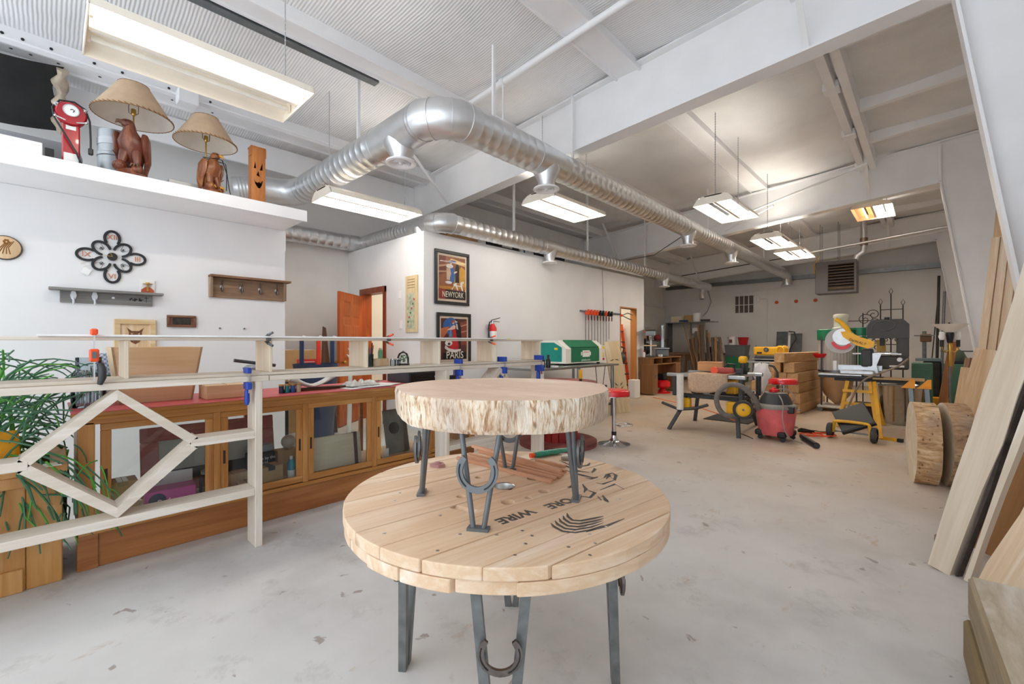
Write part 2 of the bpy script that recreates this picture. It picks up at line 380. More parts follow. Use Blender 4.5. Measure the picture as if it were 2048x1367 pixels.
def boot(t, p, r, rn, drop, white=True):
    e = B().prof(V(p), (0, 0, -1), [(r * .3, r * .97), (r * .75, r * .95), (r + .07, rn), (drop - .02, rn)], 24).w('duct_boot', GALV, t)
    q = V(p) - V((0, 0, drop)); b = B(); b.prof(q + V((0, 0, .025)), (0, 0, -1), [(0, rn + .004), (.012, rn + .05), (.03, rn + .055), (.036, rn + .035), (.03, rn + .012), (.0, rn - .01)], 26, caps=False)
    d = b.w('diffuser', BEAMW, t)
    k = B()
    for f in (.75, .5, .27):
        k.prof(q + V((0, 0, .012)), (0, 0, -1), [(0, rn * f), (.016, rn * f + .012), (.019, rn * f + .012), (.003, rn * f - .004)], 22, caps=False)
    for a in range(3): k.cyl(q + V((cos(a * 1.05), sin(a * 1.05), 0)) * rn + V((0, 0, .01)), q - V((cos(a * 1.05), sin(a * 1.05), 0)) * rn + V((0, 0, .01)), .003, n=6)
    k.cyl(q + V((0, 0, .01)), q - V((0, 0, .016)), .018, n=12)
    k.w('diffuser_ring', BEAMW, t); B().cyl(q + V((0, 0, .03)), q + V((0, 0, .026)), rn - .004, n=20).w('damper', BLACK, t)
    return e
d1 = thing('spiral_duct', 'large shiny spiral duct turning a corner and running on to the far wall', 'duct', (-3.3, 2.5, 3.44))
X1, Z1, Y1 = -3.3, 3.44, 2.5
b = B(); elbow(b, (X1 - .32, Y1, Z1), (1, 0, 0), (0, 1, 0), .32, .185); b.w('elbow', GALV, d1)
b = B(); spiral(b, (-6.5, Y1, Z1 + .02), (-4.35, Y1, Z1), .178); b.w('duct_run', GALV, d1)
b = B(); b.cyl((-4.35, Y1, Z1), (X1 - .32, Y1, Z1), .186, n=28); b.cyl((-4.36, Y1, Z1), (-4.33, Y1, Z1), .191, n=28); b.w('duct_fitting', GALV, d1)
b = B(); b.tube([(-6.48, Y1, Z1 + .02), (-6.66, Y1 - .05, Z1 + .02), (-6.8, Y1 - .19, Z1 + .02), (-6.85, Y1 - .4, Z1 + .02)], .183, 28); b.w('elbow', GALV, d1)
b = B(); spiral(b, (-6.85, 2.1, Z1 + .02), (-6.95, 1.75, Z1 - .05), .17, .04); b.w('flexible_duct', GALV, d1)
for ya, yb, r in ((2.82, 3.85, .178), (4.3, 8.05, .165), (8.55, 10.55, .15), (11.05, 16.05, .14)):
    b = B(); spiral(b, (X1, ya, Z1), (X1, yb, Z1), r); b.w('duct_run', GALV, d1)
for yc, r, r2 in ((4.07, .18, .167), (8.3, .167, .152), (10.8, .152, .142)):
    b = B(); b.cyl((X1, yc - .24, Z1), (X1, yc + .25, Z1), r, r2, 28); b.w('duct_fitting', GALV, d1); boot(d1, (X1, yc, Z1), r2, .1 if yc < 5 else .095, .33)
boot(d1, (-3.95, Y1, Z1), .178, .1, .30)
b = B(); b.tube([(X1, 16.04, Z1), (X1, 16.18, Z1 - .02), (X1, 16.25, Z1 - .1), (X1, 16.26, Z1 - .3)], .13, 24); b.prof((X1, 16.26, Z1 - .3), (0, 0, -1), [(0, .13), (0, .16), (.03, .16), (.03, .1)], 20); b.w('elbow', GALV, d1)
d2 = thing('spiral_duct', 'thinner spiral duct rounding the corner above the framed posters', 'duct', (-5.1, 3.86, 3.03))
X2, Y2, Z2 = -5.08, 3.86, 3.03
b = B(); spiral(b, (-7.36, 1.9, Z2), (-7.36, 3.62, Z2), .135); b.w('duct_run', GALV, d2)
b = B(); b.tube([(-7.36, 3.6, Z2), (-7.34, 3.78, Z2), (-7.26, 3.86, Z2), (-7.1, Y2, Z2)], .14, 26); b.w('elbow', GALV, d2)
b = B(); spiral(b, (-7.12, Y2, Z2), (-5.75, Y2, Z2), .135, .09); b.w('duct_run', GALV, d2)
b = B(); b.cyl((-5.75, Y2, Z2), (X2 - .24, Y2, Z2), .142, n=26); b.w('duct_fitting', GALV, d2)
b = B(); elbow(b, (X2 - .24, Y2, Z2), (1, 0, 0), (0, 1, 0), .24, .145, 26); b.w('elbow', GALV, d2)
for ya, yb, r in ((4.1, 6.15, .135), (6.6, 11.0, .128), (11.4, 14.37, .12)):
    b = B(); spiral(b, (X2, ya, Z2), (X2, yb, Z2), r); b.w('duct_run', GALV, d2)
for yc, r in ((6.37, .138), (11.2, .13)):
    b = B(); b.cyl((X2, yc - .23, Z2), (X2, yc + .23, Z2), r, n=26); b.w('duct_fitting', GALV, d2); boot(d2, (X2, yc, Z2), r, .085, .27)
boot(d2, (-5.5, Y2 - .02, Z2), .138, .085, .27)
b = B(); b.tube([(X2, 13.9, Z2), (X2, 13.85, Z2 - .2), (X2 + .02, 13.75, Z2 - .26), (X2 + .05, 13.72, Z2 - .42)], .08, 18); b.w('elbow', GALV, d2)
for t, x, y, z, r in ((d1, X1, 4.6, Z1, .18), (d1, X1, 3.2, Z1, .18), (d1, -4.85, 2.5, Z1, .18), (d1, X1, 9.3, Z1, .15), (d1, X1, 13.5, Z1, .14), (d2, X2, 5.4, Z2, .135), (d2, X2, 7.6, Z2, .128), (d2, X2, 10.1, Z2, .128)):
    b = B(); b.box(x - .012, x + .012, y - .018, y + .018, z + r * .98, zc(x) - .02); b.w('hanger_strap', BEAMW, t)
# ---------------- fluorescent fixtures ----------------
FIXW = paint('white enamel reflector', 'f5ecdc', .4, 0, .02, 6)
TUBEM = glow('lit fluorescent tube', 'fff9f0', TUBE); TUBEW = glow('bright workshop tube', 'fff6e8', TUBE * 1.9); TUBED = glow('dim orange tube', 'ff9a5a', TUBE * .3); TUBEO = paint('unlit tube glass', 'fbf6ec', .2)
CHAINM = metal('hook chain', 'b9bbbd', .4)
def fixture(loc, label, zt, L=1.24, W=.6, dead=(), group='ceiling shop lights', off=None):
    t = thing('fluorescent_fixture', label, 'ceiling light', loc, 0, group); h = W / 2; l = L / 2
    # two flared reflector halves and a roof strip: the long slots between them are added to send fill light up to the ceiling
    for nm, pr in (('reflector', [(-h, 0), (-h + .03, .06), (-.182, .105), (-.182, .099), (-h + .036, .054), (-h + .006, 0)]), ('reflector', [(h, 0), (h - .03, .06), (.182, .105), (.182, .099), (h - .036, .054), (h - .006, 0)]), ('spine', [(-.115, .118), (.115, .118), (.115, .1), (-.115, .1)])):
        n = len(pr); B().add([(x, y, z) for y in (-l, l) for x, z in pr], [(k, (k + 1) % n, n + (k + 1) % n, n + k) for k in range(n)] + [list(range(n)), list(range(n, 2 * n))[::-1]]).build(nm, FIXW, t)
    for yy in (-l, l - .006):
        B().prism([(-h, 0), (h, 0), (h - .03, .06), (.14, .115), (-.14, .115), (-h + .03, .06)], .006, M.Rotation(R(90), 4, 'X') @ M.Translation((0, 0, yy))).build('end_cap', FIXW, t)
    b = B(); b.prism([(-.07, .1), (-.02, .025), (.02, .025), (.07, .1)], L - .03, M.Rotation(R(90), 4, 'X') @ M.Translation((0, 0, -l + .015))); b.build('centre_ridge', FIXW, t)
    for k, x in enumerate((-.15, .15)):
        B().cyl((x, -l + .03, .045), (x, l - .03, .045), .017, n=12).build('tube', (off or TUBED) if k in dead else (TUBEW if loc[1] > 8 else TUBEM), t)
        for y in (-l + .02, l - .02): B().box(x - .015, x + .015, y - .008, y + .008, .02, .11).build('lamp_holder', FIXW, t)
    for y in (-l + .1, l - .1):
        b = B(); top = zt - loc[2]; b.cyl((0, y, .115), (0, y, top), .004, n=6)
        k = .13
        while k < top: b.ball((0, y, k), .009, 6, 4, (1, .5, 1)); k += .035
        b.build('hanging_chain', CHAINM, t)
    return t
def zt(x): return zc(x) - .09
fixture((-3.74, .78, 3.2), 'nearest open fluorescent fixture, stained inside, hung above the ledge', zt(-3.74), 1.25, .66, (0,), off=TUBEO)
fixture((-5.2, 2.83, 3.0), 'fluorescent fixture with two bright tubes below the duct over the passage', zt(-5.2), 1.24, .56)
fixture((-3.82, 5.15, 3.2), 'fluorescent fixture behind the first roof beam beside the long duct', zt(-3.82), 1.25, .6)
fixture((-2.15, 6.85, 3.2), 'fluorescent fixture hung in front of the second roof beam', zt(-2.15), 1.2, .55)
fixture((-2.22, 9.85, 3.24), 'left one of two fluorescent fixtures beyond the second roof beam', zt(-2.2), 1.2, .57)
fixture((-2.3, 12.1, 3.34), 'fluorescent fixture nearest to the grey unit heater', zt(-2.3), 1.25, .62)
fixture((-.85, 11.9, 4.0), 'fluorescent fixture with one orange tube high behind the second roof beam', 4.5, 1.2, .66, (0,))
# ---------------- unit heater ----------------
HT = thing('unit_heater', 'grey louvred unit heater hung from rods below the far roof', 'heater', (-1.83, 14.75, 2.61))
hg = paint('heater grey', '5c5856', .45, 0, .04, 5)
b = B(); b.bev(-.45, .45, -.25, .25, 0, .86, .01); b.build('casing', hg, HT)
B().box(-.16, .40, -.262, -.25, .06, .78).build('louver_opening', paint('dark slot', '2a2522', .6), HT)
for k in range(9):
    z = .10 + k * .077; B().add([(-.16, -.265, z), (.40, -.265, z), (.40, -.315, z + .035), (-.16, -.315, z + .035), (-.16, -.268, z + .006), (.40, -.268, z + .006), (.40, -.318, z + .04), (-.16, -.318, z + .04)],
        [(0, 1, 2, 3), (7, 6, 5, 4), (0, 4, 5, 1), (2, 6, 7, 3), (1, 5, 6, 2), (0, 3, 7, 4)]).build('louver_blade', metal('louver steel', 'b9aa98', .25), HT)
for x in (-.35, .05):
    for y in (-.15, .15): B().cyl((x, y, .86), (x, y, 1.96), .006, n=6).build('hanger_rod', STEEL, HT)
b = B(); b.tube([(.38, 0, .82), (.44, 0, .98), (.56, 0, 1.06), (.58, 0, 1.2), (.58, 0, 1.85)], .07, 16); b.build('flue_pipe', GALV, HT)
B().cyl((.58, 0, 1.22), (.58, 0, 1.42), .085, n=16).build('flue_cap', metal('copper banded collar', 'a9968c', .3), HT)
b = B(); b.tube([(-.47, -.1, .55), (-.49, -.12, .75), (-.44, -.1, .95), (-.42, 0, 1.1)], .012, 6); b.build('gas_hose', YEL, HT)
# ---------------- far wall fittings ----------------
yb = YB - .001
wn = thing('window_1', None, None, (-4.65, yb, 2.6)); wn['kind'] = 'structure'
B().box(-.3, .3, -.02, 0, -.3, .3).build('vent_back', paint('dark brown grille', '5d504c', .6), wn)
for x in (-.3, -.16, -.01, .14, .3): B().box(x - .012, x + .012, -.04, 0, -.31, .31).build('mullion', GREYW, wn)
for z in (-.3, -.02, .3): B().box(-.31, .31, -.038, 0, z - .01, z + .01).build('transom', GREYW, wn)
for k, x in enumerate((-3.67, -3.12, -2.6)):
    b = B(); b.prof((x, yb, 2.61), (0, -1, 0), [(0, .055), (.012, .055), (.018, .045), (.018, 0.001)], 20); o = b.build('wall_disc', paint('rust orange enamel', 'c8552a', .5))
    tag(o, ('leftmost', 'middle', 'rightmost')[k] + ' of three round rust orange discs on the far wall', 'wall disc', 'orange discs on the far wall')
def conduit(name, label, pts, r=.012, m=BEAMW):
    o = B().tube(pts, r, 8).build(name, m); return tag(o, label, 'conduit' if 'conduit' in name else 'cable')
conduit('conduit', 'thin grey conduit running down the far wall beside the grille', [(-4.2, yb - .02, 2.75), (-3.98, yb - .02, 2.75), (-3.93, yb - .02, 2.7), (-3.93, yb - .02, 1.0)], .014, GREYW)
jb = B(); jb.bev(-4.0, -3.85, yb - .08, yb, .92, 1.05, .008); tag(jb.build('junction_box', GREYW), 'small grey junction box low on the far wall under the conduit', 'electrical box')
jb = B(); jb.bev(-4.25, -4.18, yb - .06, yb, 2.66, 2.84, .01); tag(jb.build('thermostat_box', BEAMW), 'small white box on the far wall right of the grille', 'electrical box')
conduit('conduit', 'white conduit crossing between the second roof beam and the eave strut', [(-3.55, 9.9, 3.75), (-.75, 9.4, 4.28)], .022)
conduit('conduit', 'white conduit below the crossing one, slightly lower', [(-3.2, 10.05, 3.7), (-2.2, 9.7, 3.95)], .02)
conduit('conduit', 'galvanized pipe sloping along the third roof beam above the heater', [(-2.4, 13.6, 3.6), (1.0, 13.6, 3.9)], .03, GALV)
conduit('conduit', 'thin white conduit along the third roof beam', [(-2.5, 15.5, 3.9), (1.0, 15.5, 4.15)], .025)
conduit('conduit', 'thin dark conduit across the third roof beam', [(-7.2, 15.65, 3.62), (-2.0, 15.65, 3.98), (-1.2, 15.65, 4.02)], .014, DKGREY)
conduit('conduit', 'white conduit following the purlin above the ledge', [(-6.2, -1, zc(-6.2) - .2), (-6.2, 1.0, zc(-6.2) - .2), (-6.15, 2.2, zc(-6.2) - .22), (-6.15, 4.5, zc(-6.2) - .22)], .014)
b = B(); b.bev(-6.25, -6.1, 1.0, 1.2, zc(-6.2) - .3, zc(-6.2) - .15, .01); tag(b.build('junction_box', BEAMW), 'white junction box on the purlin conduit above the eagle lamps', 'electrical box')
for y, z in ((6.72, 4.44), (8.35, 4.42), (10.0, 4.42)):
    b = B(); b.bev(-.97, -.8, y - .1, y + .1, z - .03, z + .07, .01); tag(b.build('junction_box', BEAMW), 'white junction box on the eave strut, ' + {6.72: 'nearest of three', 8.35: 'middle of three', 10.0: 'farthest of three'}[y], 'electrical box', 'boxes on the eave strut')
conduit('cord', 'dark cord hanging from the second beam down to the clamp rack', [(-5.2, 8.35, 2.9), (-5.2, 8.4, 1.98)], .006, STEEL)
conduit('cable', 'dark cable slanting from the duct up to the second roof beam', [(-4.97, 9.0, 3.15), (-4.6, 9.6, 3.3), (-4.1, 10.05, 3.75)], .008, DKGREY)
conduit('cable', 'loose cable hanging on the far wall beside the duct end', [(-5.9, yb - .03, 3.3), (-5.75, yb - .03, 2.75), (-5.9, yb - .03, 2.4), (-6.05, yb - .03, 2.25)], .01, STEEL)
o = B().box(-7.4, .9, 16.42, 16.58, 3.3, 3.42).build('trim_5', STEEL); o['kind'] = 'structure'
b = B(); b.beam((-7.4, 16.585, 2.78), (.95, 16.585, 3.47), .02, .025); struct(b.build('trim_6', GREYW))
# ---------------- office door ----------------
DOORW = wood('orange stained door wood', 'c4621e', 'a84a14', 'd47a30', 2, 7, .38, 0, .04)
TRIMW = wood('red brown door trim', '9a4a22', '7c3516', 'a85a2c', 2, 7, .4, 0, .04)
dr = thing('door_1', None, None, (-6.98, 3.66, 0)); dr['kind'] = 'structure'
b = B(); b.box(-7.06, -6.98, 3.66, 3.84, 0, 2.19); b.w('jamb', DOORW, dr)
b = B(); b.box(-6.31, -6.25, 3.66, 3.84, 0, 2.19); b.w('jamb', TRIMW, dr)
b = B(); b.box(-7.06, -6.25, 3.655, 3.84, 2.1, 2.19); b.w('head_jamb', TRIMW, dr)
ang = atan2(2.97 - 3.62, -6.46 + 6.98); T = M.Translation((-6.975, 3.64, .01)) @ M.Rotation(ang, 4, 'Z')
lf = B(); lf.bev(0, .8, -.02, .02, 0, 2.06, .004, T); leaf = lf.w('door_leaf', DOORW, dr)
for x0, x1 in ((.11, .37), (.43, .69)):
    for z0, z1 in ((.22, .88), (1.02, 1.56), (1.68, 1.93)):
        for s in (-1, 1):
            b = B(); yy = s * .02; q = [(x0, yy, z0), (x1, yy, z0), (x1, yy, z1), (x0, yy, z1)]; f = .03
            q2 = [(x0 + f, yy * .45, z0 + f), (x1 - f, yy * .45, z0 + f), (x1 - f, yy * .45, z1 - f), (x0 + f, yy * .45, z1 - f)]
            q2 = [(x, s * .028, z) for x, _, z in q2]; b.add(q + q2, [(0, 1, 5, 4), (1, 2, 6, 5), (2, 3, 7, 6), (3, 0, 4, 7), (4, 5, 6, 7)], False, T)
            b.build('door_panel', DOORW, leaf)
b = B()
for s in (-1, 1): b.cyl(T @ V((.73, 0, .98)), T @ V((.73, s * .05, .98)), .014); b.ball(T @ V((.73, s * .065, .98)), .028)
b.build('door_knob', BRASS, leaf)
b = B(); b.cyl(T @ V((.4, -.03, 1.6)), T @ V((.4, -.036, 1.54)), .01); b.build('coat_hook', IRON, leaf)
B().box(-5.242, -5.235, 1.835, 1.84, 0, .1)
# ---------------- cable spool table ----------------
SPOOLW = wood('spool pine', 'eddac4', 'dcbd9b', 'f3e6d6', 1, 10, .6, 2.2, .2)
EDGEW = SPOOLW
CX_, CY_, TR, TZ = -1.2, 1.235, .602, .725
TA = atan2(.993, .12)           # boards run this way
st = thing('spool_table', 'large round wooden cable spool end used as a table, stencilled and drilled, on steel legs', 'table', (CX_, CY_, 0), TA - pi / 2)
def disc_boards(name, par, z0, z1, edges, rad, mat, jit=0):
    out = []
    for k, (xa, xb) in enumerate(zip(edges, edges[1:])):
        xa += .0022; xb -= .0022; pts = []; r = rad + (random.random() - .5) * jit; cl = lambda x: max(-r, min(r, x))
        n = 12; up = []; dn = []
        for i in range(n + 1):
            x = cl(xa + (xb - xa) * i / n); y = sqrt(max(0, r * r - x * x)); up.append((x, y)); dn.append((x, -y))
        poly = up[::-1] + dn; poly = [p for i, p in enumerate(poly) if (V(p) - V(poly[i - 1])).length > 1e-4]
        b = B(); b.prism(poly, z1 - z0, None, z0 + (random.random() - .5) * .002); o = b.build(name, mat, par)
        md = o.modifiers.new('bevel', 'BEVEL'); md.width = .0035; md.segments = 2; md.limit_method = 'ANGLE'; md.angle_limit = R(40)
        out.append(o)
    return out
ed = [-.602, -.53, -.40, -.262, -.125, .012, .15, .288, .425, .53, .602]
top = disc_boards('top_board', st, TZ - .037, TZ, ed, TR, SPOOLW, .006)
disc_boards('lower_board', st, TZ - .077, TZ - .039, [x + .03 for x in [-.64, -.50, -.37, -.225, -.085, .055, .19, .33, .45, .575]], TR - .004, EDGEW, .016)
def cut(objs, cutters):
    """real holes: subtract the cutters, then drop them"""
    dg = bpy.context.evaluated_depsgraph_get()
    for o in objs:
        for c in cutters: m_ = o.modifiers.new('hole', 'BOOLEAN'); m_.object = c; m_.operation = 'DIFFERENCE'; m_.solver = 'EXACT'
    bpy.context.view_layer.update(); dg = bpy.context.evaluated_depsgraph_get()
    new = [bpy.data.meshes.new_from_object(o.evaluated_get(dg)) for o in objs]
    for o, me in zip(objs, new): o.modifiers.clear(); o.data = me
    for c in cutters: bpy.data.objects.remove(c)
hs = []
for px, py, r in ((957, 954, .017), (1066, 956, .026), (1088, 981, .024), (1057, 994, .016), (1016, 1003, .026), (922, 992, .018), (1008, 972, .042)):
    p = at(px, py, Z=TZ); hs.append(B().cyl((p.x, p.y, TZ - .0362), (p.x, p.y, TZ + .02), r, n=20).build('c', PINE))
p = at(905, 1011, Z=TZ); q = at(950, 1022, Z=TZ); hs.append(B().tube([(p.x, p.y, TZ + .01), (.5 * (p.x + q.x), .5 * (p.y + q.y), TZ + .012), (q.x, q.y, TZ + .01)], .022, 12).build('c', PINE))
bpy.context.view_layer.update(); cut(top, hs)
p = at(1008, 972, Z=TZ); b = B(); b.prof((p.x, p.y, TZ - .028), (0, 0, 1), [(0, .0), (0, .036), (.024, .04), (.031, .043), (.029, .038), (.006, .033), (.006, 0)], 24, caps=False); b.w('steel_cup_insert', metal('brushed cup steel', 'c9c9c6', .3), st)
INK = paint('grey stencil ink', '55504c', .7)
sd = V((cos(TA), sin(TA), 0)); up_ = V((0, 0, 1)).cross(-sd)  # words read towards the viewer's left, upside down
def flat(p, ang=0, z=TZ + .0009):
    x = -sd; y = up_
    return M.Translation((p.x, p.y, z)) @ M((x, y, V((0, 0, 1)))).transposed().to_4x4() @ M.Rotation(ang, 4, 'Z')
text('stencil_text', 'WIRE', .062, flat(at(1031, 1032, Z=TZ)), INK, st, .03)
text('stencil_text', 'ORE', .062, flat(at(1118, 1006, Z=TZ)), INK, st, .03)
b = B()
def stroke(b, pts, wd=.006):
    """a stencilled stroke lying on the boards, pts in picture pixels"""
    q = [at(*p_, Z=TZ) for p_ in pts]; n = len(q); L = []; Rr = []
    for k in range(n):
        d = (q[min(k + 1, n - 1)] - q[max(k - 1, 0)]).normalized(); s = V((-d.y, d.x, 0)) * wd * 1.7 * (.25 if k in (0, n - 1) else 1) / 2; L.append(q[k] + s); Rr.append(q[k] - s)
    o = [V((p_.x, p_.y, TZ + .001)) for p_ in L + Rr]
    b.add(o, [(k, k + 1, n + k + 1, n + k) for k in range(n - 1)])
for k in range(5):
    y = k * 5; stroke(b, [(1102 + k * 8, 1046 - y), (1108 + k * 7, 1053 - y), (1125 + k * 5, 1062 - y * 1.1), (1150 + k * 3, 1065 - y * 1.2), (1180 + k * 2, 1060 - y * 1.2), (1207, 1050 - y * .9)], .006)
stroke(b, [(1172, 1064), (1212, 1052), (1249, 1037)], .008)
for q in ([(1100, 922), (1128, 930), (1158, 942), (1178, 944)], [(1118, 920), (1150, 934), (1176, 930), (1180, 925)], [(1130, 940), (1165, 950), (1188, 955)], [(1183, 945), (1190, 938), (1188, 936)], [(1208, 955), (1214, 949), (1226, 945)], [(1220, 952), (1229, 960), (1232, 950), (1226, 946)], [(1192, 965), (1205, 968), (1228, 960)], [(1165, 968), (1172, 978), (1168, 985)], [(1150, 990), (1180, 995), (1190, 985), (1175, 980)], [(1200, 980), (1230, 968), (1248, 978)], [(1205, 990), (1212, 1000), (1217, 1004)], [(1195, 992), (1203, 1000)], [(1170, 955), (1182, 957), (1196, 953)], [(1134, 973), (1140, 974), (1143, 970)], [(1212, 958), (1219, 951), (1216, 947)]): stroke(b, q, .009)
o = b.w('stencil_print', INK, st); o['kind'] = 'stuff'
nb = B()
for px, py in ((920, 1068), (993, 1069), (1064, 1071), (1051, 1087), (1030, 1110), (1137, 1094), (1190, 1086), (1212, 1053), (1240, 997), (1045, 1061), (1180, 1068), (880, 1030), (940, 917), (800, 985), (790, 1000), (768, 1065), (1180, 1110), (875, 1101)):
    p = at(px, py, Z=TZ); nb.cyl((p.x, p.y, TZ), (p.x, p.y, TZ + .0015), .005, n=10)
o = nb.w('nail_heads', metal('zinc nail', 'c9c9c9', .4), st); o['kind'] = 'stuff'
SH = metal('worn horseshoe steel', '8d8480', .3, .2, 30)
def shoe_pts(w, h, n=22, open_=.78):
    """horseshoe centre line, opening up"""
    out = []
    for i in range(n + 1):
        a = -pi / 2 + (i / n - .5) * 2 * (pi - open_); out.append((w / 2 * cos(a), h / 2 * sin(a)))
    return out
def horseshoe(b, w, h, band, t, T, groove=None):
    c = shoe_pts(w - band, h - band); n = len(c); o = []; i_ = []
    for k in range(n):
        a = V(c[max(k - 1, 0)]); e = V(c[min(k + 1, n - 1)]); d = (e - a).normalized(); s = V((-d.y, d.x)); f = band / 2 * (.75 if k in (0, n - 1) else 1)
        o.append(V(c[k]) - s * f); i_.append(V(c[k]) + s * f)
    vs = []
    for z in (-t / 2, t / 2): vs += [(p.x, p.y, z) for p in o] + [(p.x, p.y, z) for p in i_]
    fs = []
    for k in range(n - 1):
        fs += [(k, k + 1, n + k + 1, n + k), (2 * n + k, 3 * n + k, 3 * n + k + 1, 2 * n + k + 1), (k, 2 * n + k, 2 * n + k + 1, k + 1), (n + k, n + k + 1, 3 * n + k + 1, 3 * n + k)]
    fs += [(0, n, 3 * n, 2 * n), (n - 1, 3 * n - 1, 4 * n - 1, 2 * n - 1)]
    b.add(vs, fs, True, T)
    if groove is not None:
        g = []; m = [(V(o[k]) * .55 + V(i_[k]) * .45) for k in range(2, n - 2)]
        for z in (-t / 2 - .0006, t / 2 + .0006):
            groove.tube([T @ V((p.x, p.y, z)) for p in m[:len(m) // 2 - 2]], .0022, 5); groove.tube([T @ V((p.x, p.y, z)) for p in m[len(m) // 2 + 2:]], .0022, 5)
def vleg(name, par, foot, cen, ztop, zbot, wtop, sec, mat, shoe, round_=False, plate=True, fw=.05):
    """V leg: two bars that meet at the foot, a horseshoe welded on the outer side"""
    foot = V((foot[0], foot[1], 0)); r = (foot - V((cen[0], cen[1], 0))).normalized(); tn = V((-r.y, r.x, 0))
    b = B(); lean = -r * .025
    for s in (-1, 1):
        a = foot + tn * s * fw * .35 + V((0, 0, zbot)); c = foot + lean + tn * s * wtop / 2 + V((0, 0, ztop))
        if round_: b.cyl(a, c, sec / 2, n=12)
        else: b.beam(a, c, sec, sec, r)
    if plate:
        b.beam(foot + lean + tn * -(wtop / 2 + .03) + V((0, 0, ztop - .005)), foot + lean + tn * (wtop / 2 + .03) + V((0, 0, ztop - .005)), .035, .01)
        b.beam(foot - tn * fw * .75 + V((0, 0, zbot + .005)), foot + tn * fw * .75 + V((0, 0, zbot + .005)), .03, .01)
    o = b.w(name, mat, par); z, w, h, band, t, off = shoe
    x = tn; y = V((0, 0, 1)); T = M.Translation(foot + r * off + V((0, 0, z))) @ M((x, y, x.cross(y))).transposed().to_4x4()
    sb = B(); gb = B(); horseshoe(sb, w, h, band, t, T, gb); s = sb.w('horseshoe', mat if round_ else SH, o); gb.w('nail_groove', BLACK, o)['kind'] = 'stuff'
    return o
SQ = paint('square steel tube', '7d8080', .42, .55, .14, 20)
for ft in ((-1.528, .985), (-.905, .905), (-.868, 1.487), (-1.498, 1.578)): vleg('leg', st, ft, (CX_, CY_), TZ - .079, 0, .165, .03, SQ, (.408, .13, .125, .018, .01, .022), False, False, .05)
# ---------------- live-edge slab table ----------------
BARK = None
def bark_mat(name, c, axis=2, s=85, st_=.2, b_=.6):
    m, nt, p = new_mat(name); sca = [1, 1, 1]; sca[axis] = st_; v = coords(nt, tuple(sca), False)
    a = ramp(nt, noise(nt, v, s, 6, .62, .8), [(.28, lin(c[0])), (.4, lin(c[1])), (.52, lin(c[2])), (.66, lin(c[3]))])
    big = noise(nt, coords(nt, (1, 1, 1), False), 5, 3)
    a = mixc(nt, .4, a, ramp(nt, big, [(.35, lin(c[1])), (.6, (1, 1, 1, 1))]), 'MULTIPLY')
    a = mixc(nt, ramp(nt, noise(nt, coords(nt, (1, 1, .5), False), 7, 3), [(.5, (0, 0, 0, 1)), (.68, (.55, .55, .55, 1))]), a, lin(c[1]))
    a = mixc(nt, ramp(nt, noise(nt, coords(nt, (1.3, 1.3, .6), False), 4, 2), [(.52, (0, 0, 0, 1)), (.66, (.4, .4, .4, 1))]), a, lin('9b8c88'))
    vo = nt.nodes.new('ShaderNodeTexVoronoi'); vo.inputs['Scale'].default_value = 22; link(nt, coords(nt, (1, 1, .5), False), vo.inputs['Vector'])
    a = mixc(nt, ramp(nt, vo.outputs['Distance'], [(.1, (1, 1, 1, 1)), (.17, (0, 0, 0, 1))]), a, lin(c[0]))
    link(nt, a, p.inputs['Base Color']); p.inputs['Roughness'].default_value = .75
    bump(nt, p, noise(nt, v, s * 1.2, 5, .6), b_, .012); return m
BARK = bark_mat('peeled log edge', ('7a5640', 'c09c78', 'e8d8c0', 'f4ebdd'))
SLABTOP = wood('sanded slab top', 'e4cdb9', 'd6b89f', 'ecd9c8', 0, 4, .5, 0, .03, .5)
def slab_outline(r, seed, n=120, lob=.03):
    rd = random.Random(seed); ph = [rd.random() * 7 for _ in range(8)]; out = []
    for i in range(n):
        a = 2 * pi * i / n; q = r * (1 + lob * (.5 * sin(2 * a + ph[0]) + .6 * sin(3 * a + ph[1]) + .45 * sin(5 * a + ph[2]) + .25 * sin(9 * a + ph[3]) + .12 * sin(17 * a + ph[4])))
        out.append((q * cos(a), q * sin(a)))
    return out
def slab(par, r, th, seed, bark, face, T=None, lob=.03):
    ol = slab_outline(r, seed, 220, lob); rd = random.Random(seed + 1); m = 7; rg = []
    for k in range(m + 1):
        z = th * k / m; f = 1 - .012 * (1 if k in (0, m) else 0) - .03 * (1 - k / m) * .6
        rg.append([V((x * (f + (rd.random() - .5) * .006), y * (f + (rd.random() - .5) * .006), z)) for x, y in ol])
    b = B(); b.rings(rg, caps=False, T=T); o = b.build('bark_edge', bark, par); n = len(ol)
    b = B(); b.add(rg[-1], [list(range(n))], False, T); b.add(rg[0], [list(range(n))[::-1]], False, T); b.build('sawn_face', face, par); return o
SX, SY = -1.19, 1.2
lt = thing('slab_table', 'small table of one thick live-edge log slice on horseshoe legs, atop the spool table', 'table', (SX, SY, TZ))
slab(lt, .408, .102, 3, BARK, SLABTOP, M.Translation((0, 0, .302)), .035)
LEGP = paint('grey painted leg steel', '6d7174', .42, .4, .05, 10)
for ft in ((-1.397, .975), (-1.0, .905), (-.935, 1.325), (-1.375, 1.43)): vleg('leg', lt, ft, (SX, SY), TZ + .302, TZ, .125, .017, LEGP, (TZ + .185, .13, .135, .02, .009, .016), True, True, .045)
